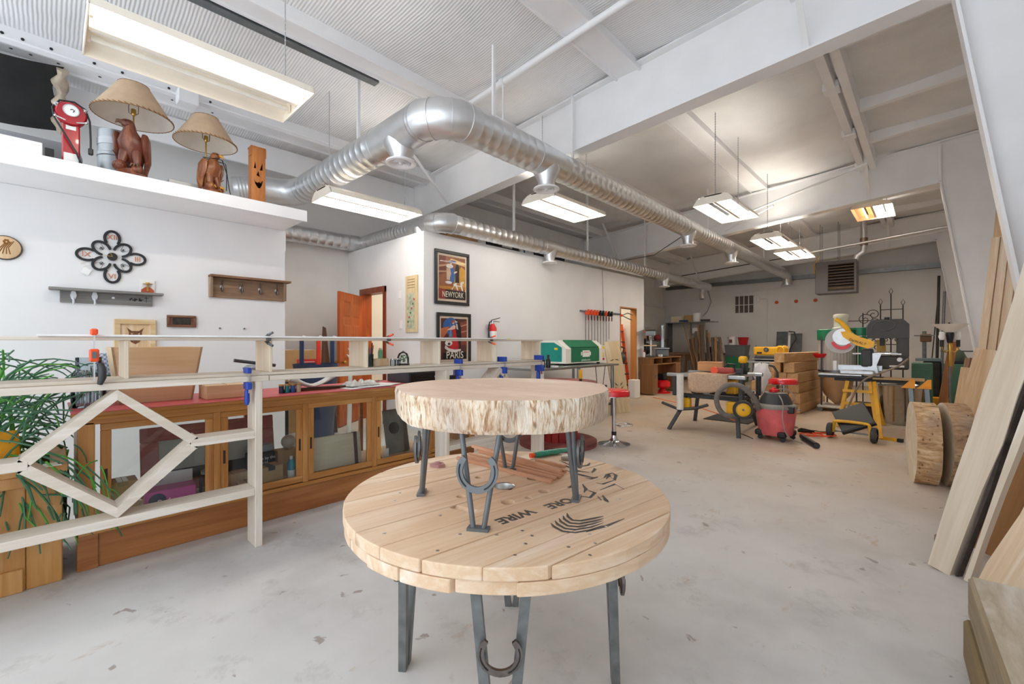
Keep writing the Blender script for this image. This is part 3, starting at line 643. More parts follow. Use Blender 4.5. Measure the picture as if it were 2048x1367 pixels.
# things lying on the spool table
STICK = wood('cedar sticks', 'dcb090', 'c4906c', 'e6c2a6', 2, 10, .6)
k = 0
for a, c, z in (((1112, 960), (925, 912), 0), ((1121, 957), (938, 910), 0), ((1126, 952), (960, 905), 0), ((1104, 966), (915, 918), 0), ((1131, 946), (955, 900), 0), ((1130, 936), (1072, 922), 0), ((1122, 950), (945, 899), .014)):
    p = at(*a, Z=TZ); q = at(*c, Z=TZ); p.z = q.z = TZ + .0072 + z; o = plank('cedar_stick', p, q, .0145, .0138, (0, 0, 1), STICK, None, 0, k)
    tag(o, ('longest cedar stick of the bundle, nearest its middle', 'second cedar stick from the viewer side of the bundle', 'third cedar stick from the viewer side of the bundle', 'cedar stick on the viewer side of the bundle', 'cedar stick at the back of the bundle by the green tube', 'short cedar stick lying behind the bundle, by the green tube', 'cedar stick lying on top of the bundle')[k], 'stick', 'cedar sticks on the spool table'); k += 1
p = at(875, 932, Z=TZ); b = B(); b.prism([(-.03, -.02), (.02, -.025), (.04, .0), (.01, .03), (-.02, .012)], .014, M.Translation((p.x, p.y, TZ)) @ M.Rotation(.4, 4, 'Z')); b.ball((p.x, p.y, TZ + .014), .02, 8, 5, (1, 1, .35))
tag(b.build('sandpaper_scrap', paint('pink grey pumice', 'b98a86', .9, 0, .15, 20, .3)), 'crumpled pinkish sandpaper scrap at the back left of the spool table', 'scrap')
p = at(1068, 916, Z=TZ); q = at(1160, 900, Z=TZ); gt = thing('glue_tube', 'squeezed green tube lying beside the cedar sticks', 'tube', (p.x, p.y, TZ)); d = (q - p); L = d.length; T = M.Translation((p.x, p.y, TZ + .016)) @ M.Rotation(atan2(d.y, d.x), 4, 'Z')
b = B(); rg = []
for f, a_, c in ((0, .015, .013), (.1, .019, .015), (.5, .022, .013), (.8, .024, .006), (1, .025, .001)): rg.append([T @ V((f * L, a_ * cos(2 * pi * i / 14), c * sin(2 * pi * i / 14))) for i in range(14)])
b.rings(rg); b.w('tube_body', paint('green tube', '2e8a70', .35, 0, .12, 30), gt); B().cyl(T @ V((-.022, 0, 0)), T @ V((0, 0, 0)), .012, n=12).w('cap', ORANGE, gt)
p = at(1133, 919, Z=TZ); T = M.Translation((p.x, p.y, TZ)) @ M.Rotation(.5, 4, 'Z'); b = B(); b.bev(-.025, .03, -.02, .02, 0, .022, .005, T)
tag(b.build('tape_measure', metal('dull silver case', 'b9b4a8', .35)), 'small silver block beside the green tube', 'tool')
# ---------------- bar frame ----------------
WW = wood('whitewashed pine', 'ede6dc', 'dacfc0', 'f4eee6', 2, 9, .6, 0, .08)
WWY = wood('whitewashed pine lengthwise', 'ede6dc', 'dacfc0', 'f4eee6', 1, 9, .6, 0, .08)
WWX = wood('whitewashed pine panel', 'f1e9db', 'e2d3bb', 'f5efe4', 2, 8, .6, 2.0, .06)
FXF = -3.09
bf = thing('bar_counter', 'long unfinished whitewashed bar frame with diamond braces and a row of open cubbies', 'bar counter', (FXF, .9, 0))
def fb(name, y0, y1, z0, z1, m=WWY, x0=FXF - .155, x1=FXF): return B().bev(x0, x1, y0, y1, z0, z1, .003).w(name, m, bf)
def fk(px): return .9493 * (px - 96.7) / (1859.1 - px) * 3.12
for y0, y1 in ((-.44, .94), (2.41, 3.77)):
    yc = (y0 + y1) / 2; hw = .345
    for y in (y0, y1 - .04): fb('post', y, y + .042, 0, 1.05, WW, FXF - .16, FXF + .001)
    fb('lower_rail', y0 + .042, y1 - .04, .332, .376)
    for a, c in ((y0 + .04, yc - hw + .03), (yc + hw - .03, y1 - .04)): fb('middle_rail', a, c, .692, .738)
    for s in (-1, 1):
        for za in (1.05, .375):
            zb_ = .715; sg = 1 if za > 1 else -1; th = .024; p0 = V((0, yc, za - sg * .022)); p1 = V((0, yc + s * hw, zb_)); d = (p1 - p0).normalized(); nn = V((0, -d.z, d.y)) * th
            q = [p0 + nn, p1 + nn, p1 - nn, p0 - nn]; k0 = lambda p: p + d * ((yc - p.y) / d.y); k1 = lambda p: p + d * ((yc + s * (hw + .004) - p.y) / d.y)
            pl4 = [k0(p0 + nn), k1(p0 + nn), k1(p0 - nn), k0(p0 - nn)]; b = B(); xs_ = (FXF - .155, FXF - .001)
            b.add([(x, p.y, min(1.0499, max(.3765, p.z))) for x in xs_ for p in pl4], [(0, 1, 2, 3), (7, 6, 5, 4), (0, 4, 5, 1), (1, 5, 6, 2), (2, 6, 7, 3), (3, 7, 4, 0)]); b.w('diagonal_brace', WWY, bf)
fb('middle_board', -.6, .98, 1.05, 1.085); fb('middle_board', .985, 3.78, 1.05, 1.083, WWY, FXF - .155, FXF - .005)
fb('cubby_floor', -.6, 3.78, 1.0855, 1.103, WWY, -3.41, -3.12)
fb('cubby_top', -.6, 3.78, 1.309, 1.327, WWY, -3.41, -3.115)
for px in (258, 545, 737, 881, 994, 1082): fb('cubby_divider', fk(px) - .018, fk(px), 1.1035, 1.3085, WWX, -3.405, -3.12)
wb_ = B().bev(-3.2, -3.09, -.01 + fk(80), fk(1010), 1.3275, 1.338, .002).build('trim_board', paint('white primed board', 'f4f4f4', .5)); tag(wb_, 'long thin white primed strip clamped along the top of the bar frame', 'board')
# ---------------- clamps ----------------
def bar_clamp(name, label, y, z0, z1, cl, grip, x=FXF + .012, s=1.0, group=None, rz=0):
    z0 = 1.0495 - .012 * s; z1 = 1.1042 + .012 * s
    """small screw clamp: bar, two jaws, handle (local: bar along z, jaws towards -x)"""
    t = thing(name, label, 'clamp', (x, y, z0), rz, group); h = z1 - z0
    B().box(-.006 * s, .006 * s, -.003, .003, -.05 * s, h + .01).build('bar', CHROME, t)
    b = B(); b.bev(-.06 * s, .014 * s, -.012 * s, .012 * s, h - .012 * s, h + .02 * s, .004); b.build('fixed_jaw', cl, t)
    b = B(); b.bev(-.05 * s, .016 * s, -.014 * s, .014 * s, -.03 * s, .012 * s, .005); b.build('sliding_jaw', cl, t)
    b = B(); b.prof((-.03 * s, 0, -.03 * s), (0, 0, -1), [(0, .008 * s), (.01 * s, .013 * s), (.07 * s, .015 * s), (.09 * s, .009 * s)], 10); b.build('handle', grip, t); return t
bar_clamp('bar_clamp', 'blue screw clamp at the near end of the bar frame beside the whitewashed post', fk(493), 1.04, 1.105, BLUE, BLUE, s=1.1)
bar_clamp('bar_clamp', 'blue screw clamp on the far part of the bar, left of three', fk(915), 1.04, 1.106, BLUE, BLUE, s=1.3, group='blue clamps on the far part of the bar')
bar_clamp('bar_clamp', 'blue screw clamp on the far part of the bar, middle of three', fk(1003), 1.04, 1.11, BLUE, BLUE, s=1.5, group='blue clamps on the far part of the bar')
bar_clamp('bar_clamp', 'blue screw clamp at the far end of the bar, right of three', fk(1077), 1.04, 1.115, BLUE, BLUE, s=1.6, group='blue clamps on the far part of the bar')
t = thing('trigger_clamp', 'orange jawed trigger clamp with a grey grip holding the white strip', 'clamp', (FXF + .02, fk(187), 1.1))
B().box(-.007, .007, -.003, .003, 0, .27).build('bar', CHROME, t); b = B(); b.bev(-.07, .014, -.014, .014, .235, .268, .006); b.build('fixed_jaw', ORANGE, t)
b = B(); b.bev(-.045, .022, -.018, .018, .1, .165, .006); b.build('sliding_jaw', ORANGE, t); B().box(.0222, .026, -.009, .009, .118, .15).build('trigger', STEEL, t)
b = B(); b.tube([(-.005, .022, .09), (.005, .03, .06), (.004, .03, .02), (-.01, .022, -.015)], [.014, .017, .017, .012], 10); b.build('grip', DKGREY, t)
def spring_clamp(label, y, h1, col_, sx=1):
    t = thing('spring_clamp', label, 'clamp', (FXF - .02, y, 1.318), 0, 'spring clamps on the bar top')
    for s in (-1, 1):
        b = B(); b.prism([(-.03, .004), (-.005, .012), (.02, .02), (.022, .028), (-.004, .02), (-.03, .01)], .022, M.Rotation(R(90), 4, 'X') @ M.Scale(s, 4, (0, 1, 0)) @ M.Translation((0, .008, -.011)))
        b.build('jaw', STEEL, t); b = B(); b.tube([(.015, 0, s * .027), (.035, 0, s * .034), (.055, .01 * sx, s * .042)], .008, 8); b.build('handle_grip', col_, t)
    B().cyl((.012, -.013, 0), (.012, .013, 0), .011, n=12).build('spring', STEEL, t)
spring_clamp('dark steel spring clamp on the bar top above the first cubby', fk(535), 0, IRON)
spring_clamp('spring clamp with orange handles in the middle of the bar top', fk(775), 0, ORANGE)
spring_clamp('orange handled spring clamp near the fire extinguisher', fk(980), 0, ORANGE)
# ---------------- glazed display case ----------------
OAK = wood('golden oak', 'd29a55', 'b47a3a', 'dfac69', 2, 9, .38, 0, .06)
OAKY = wood('golden oak lengthwise', 'cc9250', 'b07838', 'dba562', 1, 9, .4, 0, .06)
OAKD = wood('dark oak base', 'bd8048', 'a06433', 'ca9058', 1, 7, .4, 0, .06)
XF, XB, YA, YZ = -3.48, -4.08, .115, 3.1
dc = thing('display_case', 'long antique oak counter case with sliding glass doors and a red top', 'display case', (-3.78, 1.6, 0))
def cb(name, x0, x1, y0, y1, z0, z1, m, par=None, bv=.004): return B().bev(x0, x1, y0, y1, z0, z1, bv).w(name, m, par or dc)
cb('plinth', XB, XF - .012, YA + .06, YZ, 0, .195, OAKD); cb('corner_block', XF - .06, XF, YA - .005, YA + .085, 0, .2, OAKD)
cb('base_moulding', XB, XF + .004, YA, YZ, .195, .222, OAKY)
cb('deck', XB + .01, XF - .03, YA + .03, YZ - .03, .222, .232, PINE)
cb('end_panel', XB, XF - .02, YA, YA + .025, .2, .85, OAK); cb('end_panel', XB, XF - .02, YZ - .025, YZ, .2, .85, OAK)
ds = [.19, .785, 1.365, 1.945, 2.525, 3.09]
for y in (YA, YZ - .07): cb('corner_post', XF - .05, XF, y, y + .07, .222, .84, OAK)
for y in ds[1:-1]: cb('divider_post', XF - .055, XF - .004, y - .02, y + .02, .222, .84, OAK)
for y in (YA + .01, 1.1, 2.1, YZ - .05): cb('back_post', XB, XB + .035, y, y + .035, .232, .84, OAKD)
cb('back_rail', XB, XB + .03, YA, YZ, .79, .85, OAKD)
cb('frieze_rail', XF - .05, XF, YA, YZ, .825, .862, OAKY)
b = B(); b.add([(XF + dx, y, z) for y in (YA - .03, YZ + .02) for dx, z in ((-.02, .855), (.006, .855), (.012, .868), (.03, .88), (.032, .898), (-.02, .898))],
    [(0, 1, 2, 3, 4, 5), (11, 10, 9, 8, 7, 6)] + [(k, 6 + k, 6 + (k + 1) % 6, (k + 1) % 6) for k in range(6)]); b.w('top_moulding', OAKY, dc)
cb('counter_top', XB - .02, XF + .03, YA - .03, YZ + .02, .895, .905, paint('red linoleum', 'c4545a', .45, 0, .06, 5))
SLOT = paint('dark slot wood', '3a2110', .6)
for k, (y0, y1) in enumerate(zip(ds, ds[1:])):
    y0 += .018; y1 -= .018; x = XF - .012; z0, z1 = .228, .824; s = .048
    e = B(); e.bev(x - .02, x, y0, y0 + s, z0, z1, .003); e.bev(x - .02, x, y1 - s, y1, z0, z1, .003)
    fr = B().bev(x - .022, x, y0, y1, z0, z0 + s, .003).w('sliding_door', OAKY, dc)
    B().bev(x - .022, x, y0, y1, z1 - s * .8, z1, .003).w('door_rail', OAKY, fr)
    for q in (y0, y1 - s): B().bev(x - .022, x - .0005, q, q + s, z0 + s, z1 - s * .8, .003).w('door_stile', OAK, fr)
    B().box(x - .013, x - .010, y0 + s, y1 - s, z0 + s, z1 - s * .8).w('glass_pane', GLASS, fr)
    q = (y0 + s * .35) if k in (0, 2, 3) else (y1 - s * .65)
    B().bev(x - .001, x + .0015, q, q + s * .3, .47, .56, .002).w('finger_slot', SLOT, fr)
    if k == 1: B().bev(x - .001, x + .0015, y0 + s * .35, y0 + s * .65, .47, .56, .002).w('finger_slot', SLOT, fr)
DK = .233
def carton(name, label, c, sz, rz, m=CARD, tape=None, cat='box', group=None):
    t = thing(name, label, cat, c, rz, group); x, y, z = sz
    B().bev(-x / 2, x / 2, -y / 2, y / 2, 0, z, .003).build('carton', m, t)
    if tape: B().box(-x / 2 - .0008, x / 2 + .0008, -.025, .025, z * .8, z + .0008).build('tape', tape, t)
    B().box(-x / 2 + .002, x / 2 - .002, -.0015, .0015, z, z + .0012).build('flap_seam', paint('carton seam', '7e5f3d', .8), t); return t
TAPE = paint('dull packing tape', 'a98a62', .3); TAPEB = paint('black tape', '22242a', .4)
PINKR = wood('pinkish red frame wood', 'cf8a82', 'b4665f', 'dba098', 1, 6, .5)
pf = thing('mirror_frame', 'wide pinkish red wooden frame leaning inside the left end of the case', 'picture frame', (-3.86, .85, DK + .005), 0, None, (0, R(-9), 0))
for y0, y1, z0, z1 in ((-.42, .42, .37, .47), (-.42, -.32, 0, .37), (.32, .42, 0, .37), (-.32, .32, 0, .08)): B().bev(-.015, .015, y0, y1, z0, z1, .005).build('frame_bar', PINKR, pf)
B().box(-.008, -.002, -.32, .32, .08, .37).build('mirror_pane', paint('grey picture sheet', 'b8b7b0', .3), pf); B().box(-.0018, .0005, -.32, .32, .08, .16).build('dark_band', DKGREY, pf)
carton('cardboard_box', 'lower cardboard box at the left end inside the case', (-3.6, .31, DK), (.15, .14, .09), .1, CARD, TAPE)
carton('cardboard_box', 'upper cardboard box at the left end inside the case', (-3.6, .31, DK + .093), (.14, .14, .13), 0, CARD, TAPE)
pk = thing('pink_box', 'open pink and purple shop box with a heart cut in its raised white flap', 'box', (-3.62, .55, DK), -.05)
B().bev(-.07, .07, -.13, .13, 0, .12, .003).build('carton', paint('magenta print', 'd13f9c', .4, 0, .1, 6), pk); B().box(-.072, -.066, -.13, .13, .12, .2).build('raised_flap', paint('frosted white flap', 'd9d4d4', .4), pk)
b = B(); hp = [(.5 * .04 * 16 * sin(a) ** 3 / 16, .04 * (13 * cos(a) - 5 * cos(2 * a) - 2 * cos(3 * a) - cos(4 * a)) / 17 * .5) for a in [2 * pi * k / 24 for k in range(24)]]
b.prism(hp, .001, wallT((-.0655, -.05, .16), (1, 0, 0))); b.build('heart_hole', paint('brown heart', '6b4a33', .6), pk)
b = B(); b.prof((.0702, -.07, .06), (1, 0, 0), [(0, .045), (.001, .045), (.001, .001)], 20); b.build('round_badge', paint('dark badge', '2a2150', .4), pk)
text('lettering', 'Refreshing', .05, wallT((-3.62 + .0712, .58, DK + .045), (1, -.02, 0)), PAPER, pk)
def jar(name, label, c, r, h, lidm, fill=None, group=None, cat='jar'):
    t = thing(name, label, cat, c, 0, group)
    B().prof((0, 0, 0), (0, 0, 1), [(.001, .001), (0, r * .85), (.006, r), (h * .72, r), (h * .84, r * .78), (h * .9, r * .78)], 20, caps=False).build('glass_body', glass('jar glass', 'e6eef0'), t)
    B().prof((0, 0, h * .88), (0, 0, 1), [(0, .001), (0, r * .84), (h * .1, r * .84), (h * .12, r * .7), (h * .12, .001)], 20, caps=False).build('lid', lidm, t)
    if fill: B().prof((0, 0, .008), (0, 0, 1), [(0, .001), (0, r * .92), (h * .55, r * .92), (h * .55, .001)], 16, caps=False).build('contents', fill, t)
    return t
FROST = paint('frosted grey glass', 'b9c3c4', .2, 0, .05, 8)
jar('glass_jar', 'clip top glass jar inside the case next to the pink box', (-3.6, .76, DK), .055, .19, FROST)
carton('wooden_box', 'small light wooden crate inside the case behind the clip top jar', (-3.75, .93, DK), (.1, .22, .1), .05, PINE)
carton('wooden_box', 'low light wooden tray inside the case under the first divider', (-3.6, .985, DK), (.1, .1, .06), -.05, PINE)
tn = thing('candle_tin_box', 'black and grey box lettered in white behind the whitewashed post', 'box', (-3.80, 1.14, DK), .1)
B().bev(-.06, .06, -.09, .09, 0, .21, .01).build('carton', paint('black printed carton', '26282b', .4), tn); B().bev(-.055, .055, -.085, .085, .21, .27, .02).build('grey_top', paint('grey carton', '8d9498', .4), tn)
for k, s in enumerate(('Candle by the', 'Mold')): text('lettering', s, .032, M.Translation((-3.80, 1.14, DK)) @ M.Rotation(.1, 4, 'Z') @ wallT((.0606, .0, .165 - .035 * k), (1, 0, 0)), PAPER, tn)
carton('cardboard_box', 'plain cardboard box with dark tape inside the case near the blue bottle', (-3.6, 1.13, DK), (.13, .17, .145), .15, CARD, TAPEB)
bt = thing('spray_bottle', 'blue and white plastic bottle with a white cap inside the case', 'bottle', (-3.57, 1.29, DK))
B().prof((0, 0, 0), (0, 0, 1), [(0, .026), (.085, .027)], 16).build('label_sleeve', PAPER, bt); B().prof((0, 0, .085), (0, 0, 1), [(0, .027), (.06, .027), (.08, .014)], 16).build('bottle_body', paint('teal bottle', '3a9fb8', .3), bt); B().cyl((0, 0, .163), (0, 0, .19), .013, n=12).build('cap', PAPER, bt)
o = B().ball((-3.8, 1.35, DK + .255), .055, 18, 10).build('ball', paint('cream ball', 'cfc8b8', .5, 0, .1, 15)); tag(o, 'round cream ball resting on a carton at the back of the case', 'ball')
carton('cardboard_box', 'carton under the cream ball at the back of the case', (-3.8, 1.33, DK), (.12, .16, .199), 0, CARD)
wbx = thing('board_bundle', 'broad pale board strapped with two dark bands inside the middle case door', 'board', (-3.66, 1.66, DK + .004), 0, None, (0, R(-8), 0))
B().bev(-.02, .02, -.25, .25, 0, .27, .004).build('board', wood('pale birch panel', 'f6eddb', 'eadcc0', 'faf4e8', 1, 5, .5), wbx)
for y in (-.2, .2): B().bev(-.023, .023, y - .016, y + .016, -.001, .273, .002).build('strap', paint('purple brown strap', '5a4545', .5), wbx)
ol = thing('oil_lamp', 'small black lamp with a thin stem standing inside the case', 'lamp', (-3.6, 2.05, DK))
B().prof((0, 0, 0), (0, 0, 1), [(0, .035), (.012, .037), (.035, .02), (.045, .012), (.06, .012)], 18).build('lamp_base', BLACK, ol); B().cyl((0, 0, .06), (0, 0, .13), .003, n=6).build('stem', BRASS, ol)
o = B().bev(-3.585, -3.58, 2.1, 2.14, DK, DK + .1, .002).build('price_tag', PAPER); tag(o, 'white paper tag standing beside the black lamp in the case', 'tag')
gp = thing('grey_instrument', 'grey board with a round dark dial leaning in the right end of the case', 'board', (-3.72, 2.33, DK), .1, None, (0, R(-12), .05))
B().bev(-.012, .012, -.13, .13, 0, .42, .01).build('panel', paint('grey weathered panel', '86827c', .6, 0, .15, 8), gp); B().prof((.012, -.03, .24), (1, 0, 0), [(0, .055), (.012, .055), (.012, .04), (.006, .001)], 24).build('dial', BLACK, gp)
# things on the case top
CT = .906
def onct(px, py): return at(px, py, Z=CT)
us = thing('utensil_jar', 'tall glass canister packed with silver utensils at the near end of the case top', 'canister', (-3.72, .17, CT))
b = B()
for k in range(26):
    a = random.random() * 6.28; r = .06 * sqrt(random.random()); b.tube([(r * cos(a), r * sin(a), .01), (1.1 * r * cos(a), 1.1 * r * sin(a), .2 + .05 * random.random())], .006, 6)
o = b.build('utensils', CHROME, us); o['kind'] = 'stuff'
B().prof((0, 0, 0), (0, 0, 1), [(0, .001), (0, .075), (.006, .08), (.2, .08), (.22, .06), (.30, .06)], 24, caps=False).build('canister', glass('canister glass', 'dfe6ea'), us)
GING = None
def gingham():
    m, nt, p = new_mat('grey gingham print'); v = coords(nt, rnd=False); ck = nt.nodes.new('ShaderNodeTexChecker'); ck.inputs['Scale'].default_value = 70
    link(nt, v, ck.inputs['Vector']); ck.inputs[1].default_value = lin('7f8fae'); ck.inputs[2].default_value = lin('c9d2e2'); link(nt, ck.outputs[0], p.inputs['Base Color']); p.inputs['Roughness'].default_value = .7; return m
GING = gingham()
for k, (px, py, h) in enumerate(((216, 800, .19), (238, 800, .32))):
    p = (-4.06, .20 + .075 * k, CT); t = thing('gift_box', ('shorter', 'taller')[k] + ' checked grey blue gift box leaning behind the sloped wooden crate', 'box', p, 0, None, (R(4), 0, 0)); B().bev(-.03, .03, -.035, .035, 0, h, .002).build('carton', GING, t)
CRW = wood('reddish pine crate', 'e8cfae', 'd8b68c', 'efdcc2', 1, 5, .5)
cr = thing('wooden_crate', 'large sloped wooden crate standing on the near end of the case top', 'crate', (-3.84, .50, CT), 0)
b = B(); b.add([(.13, -.19, 0), (.13, .19, 0), (.2, .235, .36), (.2, -.235, .36), (.115, -.18, 0), (.115, .18, 0), (.185, .225, .36), (.185, -.225, .36)], [(0, 1, 2, 3), (7, 6, 5, 4), (0, 4, 5, 1), (1, 5, 6, 2), (2, 6, 7, 3), (3, 7, 4, 0)]); b.build('front_board', CRW, cr)
b = B(); b.add([(-.13, -.19, 0), (-.13, .19, 0), (-.2, .235, .36), (-.2, -.235, .36), (-.115, -.18, 0), (-.115, .18, 0), (-.185, .225, .36), (-.185, -.225, .36)], [(3, 2, 1, 0), (4, 5, 6, 7), (1, 5, 4, 0), (2, 6, 5, 1), (3, 7, 6, 2), (0, 4, 7, 3)]); b.build('back_board', CRW, cr)
for s in (-1, 1):
    b = B(); b.add([(-.13, s * .19, 0), (.13, s * .19, 0), (.2, s * .235, .36), (-.2, s * .235, .36), (-.13, s * .178, 0), (.13, s * .178, 0), (.2, s * .222, .36), (-.2, s * .222, .36)], [(0, 1, 2, 3), (7, 6, 5, 4), (0, 4, 5, 1), (1, 5, 6, 2), (2, 6, 7, 3), (3, 7, 4, 0)]); b.build('end_board', CRW, cr)
carton('wooden_box', 'flat wooden box on the case top right of the sloped crate', (-3.68, .86, CT), (.22, .24, .095), 0, CRW)
gs = thing('mortar_stand', 'grey mottled stand holding a dark rod on the case top', 'tool', (-3.95, 1.12, CT), 0)
B().prof((0, 0, 0), (0, 0, 1), [(0, .07), (.02, .08), (.06, .05), (.14, .045), (.19, .06), (.21, .03)], 18).build('stand', paint('mottled grey cast', 'a3a7ab', .5, 0, .25, 30), gs); b = B(); b.tube([(0, -.12, .25), (0, .18, .2)], .014, 10); b.build('rod', paint('gunmetal', '3f4246', .35), gs)
for k in range(4):
    p = (-3.62 + .0, 1.235 + .042 * k, CT); t = thing('paint_jar', ('leftmost', 'second', 'third', 'rightmost')[k] + ' in the row of little paint jars behind the whitewashed post', 'jar', p, 0, 'paint jars on the case top')
    B().cyl((0, 0, 0), (0, 0, .055), .018, n=14).build('jar_body', paint(('navy', 'teal', 'blue', 'cream')[k] + ' jar paint', ('20304f', '1f8a93', '2f5fa5', 'cfc7b0')[k], .25), t); B().cyl((0, 0, .055), (0, 0, .068), .019, n=14).build('lid', paint('ochre lid', 'b69352', .4), t)
# antler on a driftwood plate, papers, glasses, cash drawer
ak = thing('antler_dish', 'white carved antler piece on a strip of dark bark on the case top', 'ornament', (-3.68, 1.5, CT))
b = B(); b.prism([(-.05, -.24), (.04, -.26), (.05, .2), (.0, .28), (-.05, .2)], .02); b.build('bark_strip', wood('dark bark strip', '6b4a2e', '452c18', '7d5a3a', 1, 20, .8, 0, .5), ak)
b = B(); rg = []
for k in range(13):
    f = k / 12; y = -.19 + .4 * f; w_ = .02 + .03 * sin(pi * f); z = .02 + .10 * abs(f - .45) ** 1.4 * 2; h = .03 + .045 * (abs(f - .5) * 2) ** 2
    rg.append([V((w_ * cos(2 * pi * i / 12), y, z + h / 2 + h / 2 * sin(2 * pi * i / 12))) for i in range(12)])
b.rings(rg); b.build('antler', paint('bleached bone', 'd9d8d4', .5, 0, .1, 10), ak)
for k, (y, x, a, c) in enumerate(((1.86, -3.62, .2, 'e9eef2'), (2.0, -3.75, -.3, 'f0e9b8'), (2.12, -3.66, .5, 'f2f2f2'), (1.98, -3.6, .05, 'dfe5ea'))):
    o = B().box(-.11, .11, -.15, .15, 0, .0016, M.Translation((x, y, CT + .0018 * k)) @ M.Rotation(a, 4, 'Z')).build('paper_sheet', paint('paper ' + c, c, .6)); tag(o, ('bottom white', 'pale yellow', 'upper white', 'topmost pale blue')[k] + ' sheet among the papers on the case top', 'paper', 'papers on the case top')
b = B(); n = 16; vs = []; fs = []
for j in range(n + 1):
    for i in range(n + 1):
        u = i / n - .5; v = j / n - .5; e = max(0, (1 - (2 * u) ** 4) * (1 - (2 * v) ** 4)); vs.append((u * .2, v * .3, .004 + .055 * e * (.55 + .45 * sin(9 * u + 5 * sin(7 * v)) * cos(8 * v))))
for j in range(n):
    for i in range(n): a = j * (n + 1) + i; fs.append((a, a + 1, a + n + 2, a + n + 1))
b.add([(M.Translation((-3.7, 1.92, CT + .008)) @ M.Rotation(.1, 4, 'Z')) @ V(q) for q in vs], fs, True); tag(b.build('plastic_bag', paint('crumpled clear plastic', 'd8d9d4', .15, 0, .15, 30, .4)), 'crumpled clear plastic bag lying on the papers on the case top', 'bag')
eg = thing('eyeglasses', 'pair of dark rimmed eyeglasses folded on the papers on the case top', 'eyeglasses', (-3.72, 2.12, CT + .014), .6)
for s in (-1, 1):
    b = B(); b.tube([(.022 * cos(a), s * .032 + .026 * sin(a), .018 + .004 * cos(a)) for a in [2 * pi * k / 18 for k in range(18)]], .0025, 6, True); b.build('rim', BLACK, eg)
    b = B(); b.tube([(-.02, s * .055, .02), (-.1, s * .05, .012), (-.13, s * .045, .002)], .002, 6); b.build('temple', BLACK, eg)
B().tube([(-.004, -.008, .021), (-.002, 0, .024), (-.004, .008, .021)], .002, 6).build('bridge', BLACK, eg)
cdw = thing('cash_drawer', 'black metal cash drawer with a key in its lock on the case top', 'cash drawer', (-3.78, 2.56, CT))
B().bev(-.2, .18, -.2, .2, 0, .11, .005).build('casing', paint('navy black enamel', '22262e', .35), cdw); B().bev(.181, .19, -.19, .19, .01, .098, .004).build('drawer_front', BLACK, cdw)
for z in (.035, .06): B().tube([(.192, -.12, z + .012), (.194, -.06, z), (.194, .02, z), (.192, .06, z + .012)], .002, 5).build('slot_line', DKGREY, cdw)
b = B(); b.cyl((.19, .1, .05), (.2, .1, .05), .012, n=12); b.build('lock', CHROME, cdw); B().prism([(-.008, -.03), (.008, -.03), (.012, 0), (-.012, 0)], .002, wallT((.206, .1, .045), (1, 0, 0))).build('key', BRASS, cdw)
# things standing on the cubby floor of the bar
RZ = 1.1035
pc = thing('pen_jar', 'teal glass jar full of pens and brushes standing in the bar cubby', 'jar', (-3.25, fk(755), RZ))
B().prof((0, 0, 0), (0, 0, 1), [(0, .001), (0, .03), (.1, .034)], 16, caps=False).build('jar', glass('teal glass', '9fd2d2'), pc)
for k in range(7):
    a = k * .9; B().tube([(.015 * cos(a), .015 * sin(a), .005), (.032 * cos(a), .032 * sin(a), .15 + .02 * (k % 3))], .0045, 6).build('pen', paint('pen ' + str(k % 4), ('2c6fc0', 'e07a2a', '333333', '8a8f95')[k % 4], .4), pc)
carton('wooden_box', 'small pine box in the bar cubby right of the pen jar', (-3.3, fk(782), RZ), (.08, .13, .06), 0, PINE)
o = thing('lotion_bottle', 'green and white plastic bottle standing in the bar cubby', 'bottle', (-3.34, fk(789), RZ + .061)); B().prof((0, 0, 0), (0, 0, 1), [(0, .02), (.05, .021), (.07, .016)], 14).build('bottle_body', paint('mint bottle', '7fc39a', .35), o); B().prof((0, 0, .07), (0, 0, 1), [(0, .014), (.016, .012)], 12).build('cap', PAPER, o)
for k, px in enumerate((796, 806)): jar('glass_jar', ('left', 'right') + () and ('left', 'right')[k] + ' small glass jar in the bar cubby in front of the glass dome', (-3.2, fk(px), RZ), .022, .06, CHROME)
dm = thing('glass_dome', 'small glass terrarium dome with green leaves inside, in the bar cubby', 'terrarium', (-3.27, fk(826), RZ)); B().prof((0, 0, 0), (0, 0, 1), [(0, .055), (.012, .055)], 20).build('dome_base', DKGREY, dm)
B().prof((0, 0, .012), (0, 0, 1), [(0, .05), (.05, .05), (.085, .038), (.1, .015), (.104, .001)], 22, caps=False).build('dome', GLASS, dm); B().ball((0, 0, .115), .008, 10, 6).build('dome_knob', GLASS, dm)
b = B()
for k in range(14): a = k * 2.4; r = .012 + .02 * (k % 3) / 2; b.ball((r * cos(a), r * sin(a), .03 + .004 * k), .011, 7, 4, (1, 1, .5))
o = b.build('leaves', paint('terrarium leaf', '3f7a3a', .5), dm); o['kind'] = 'stuff'
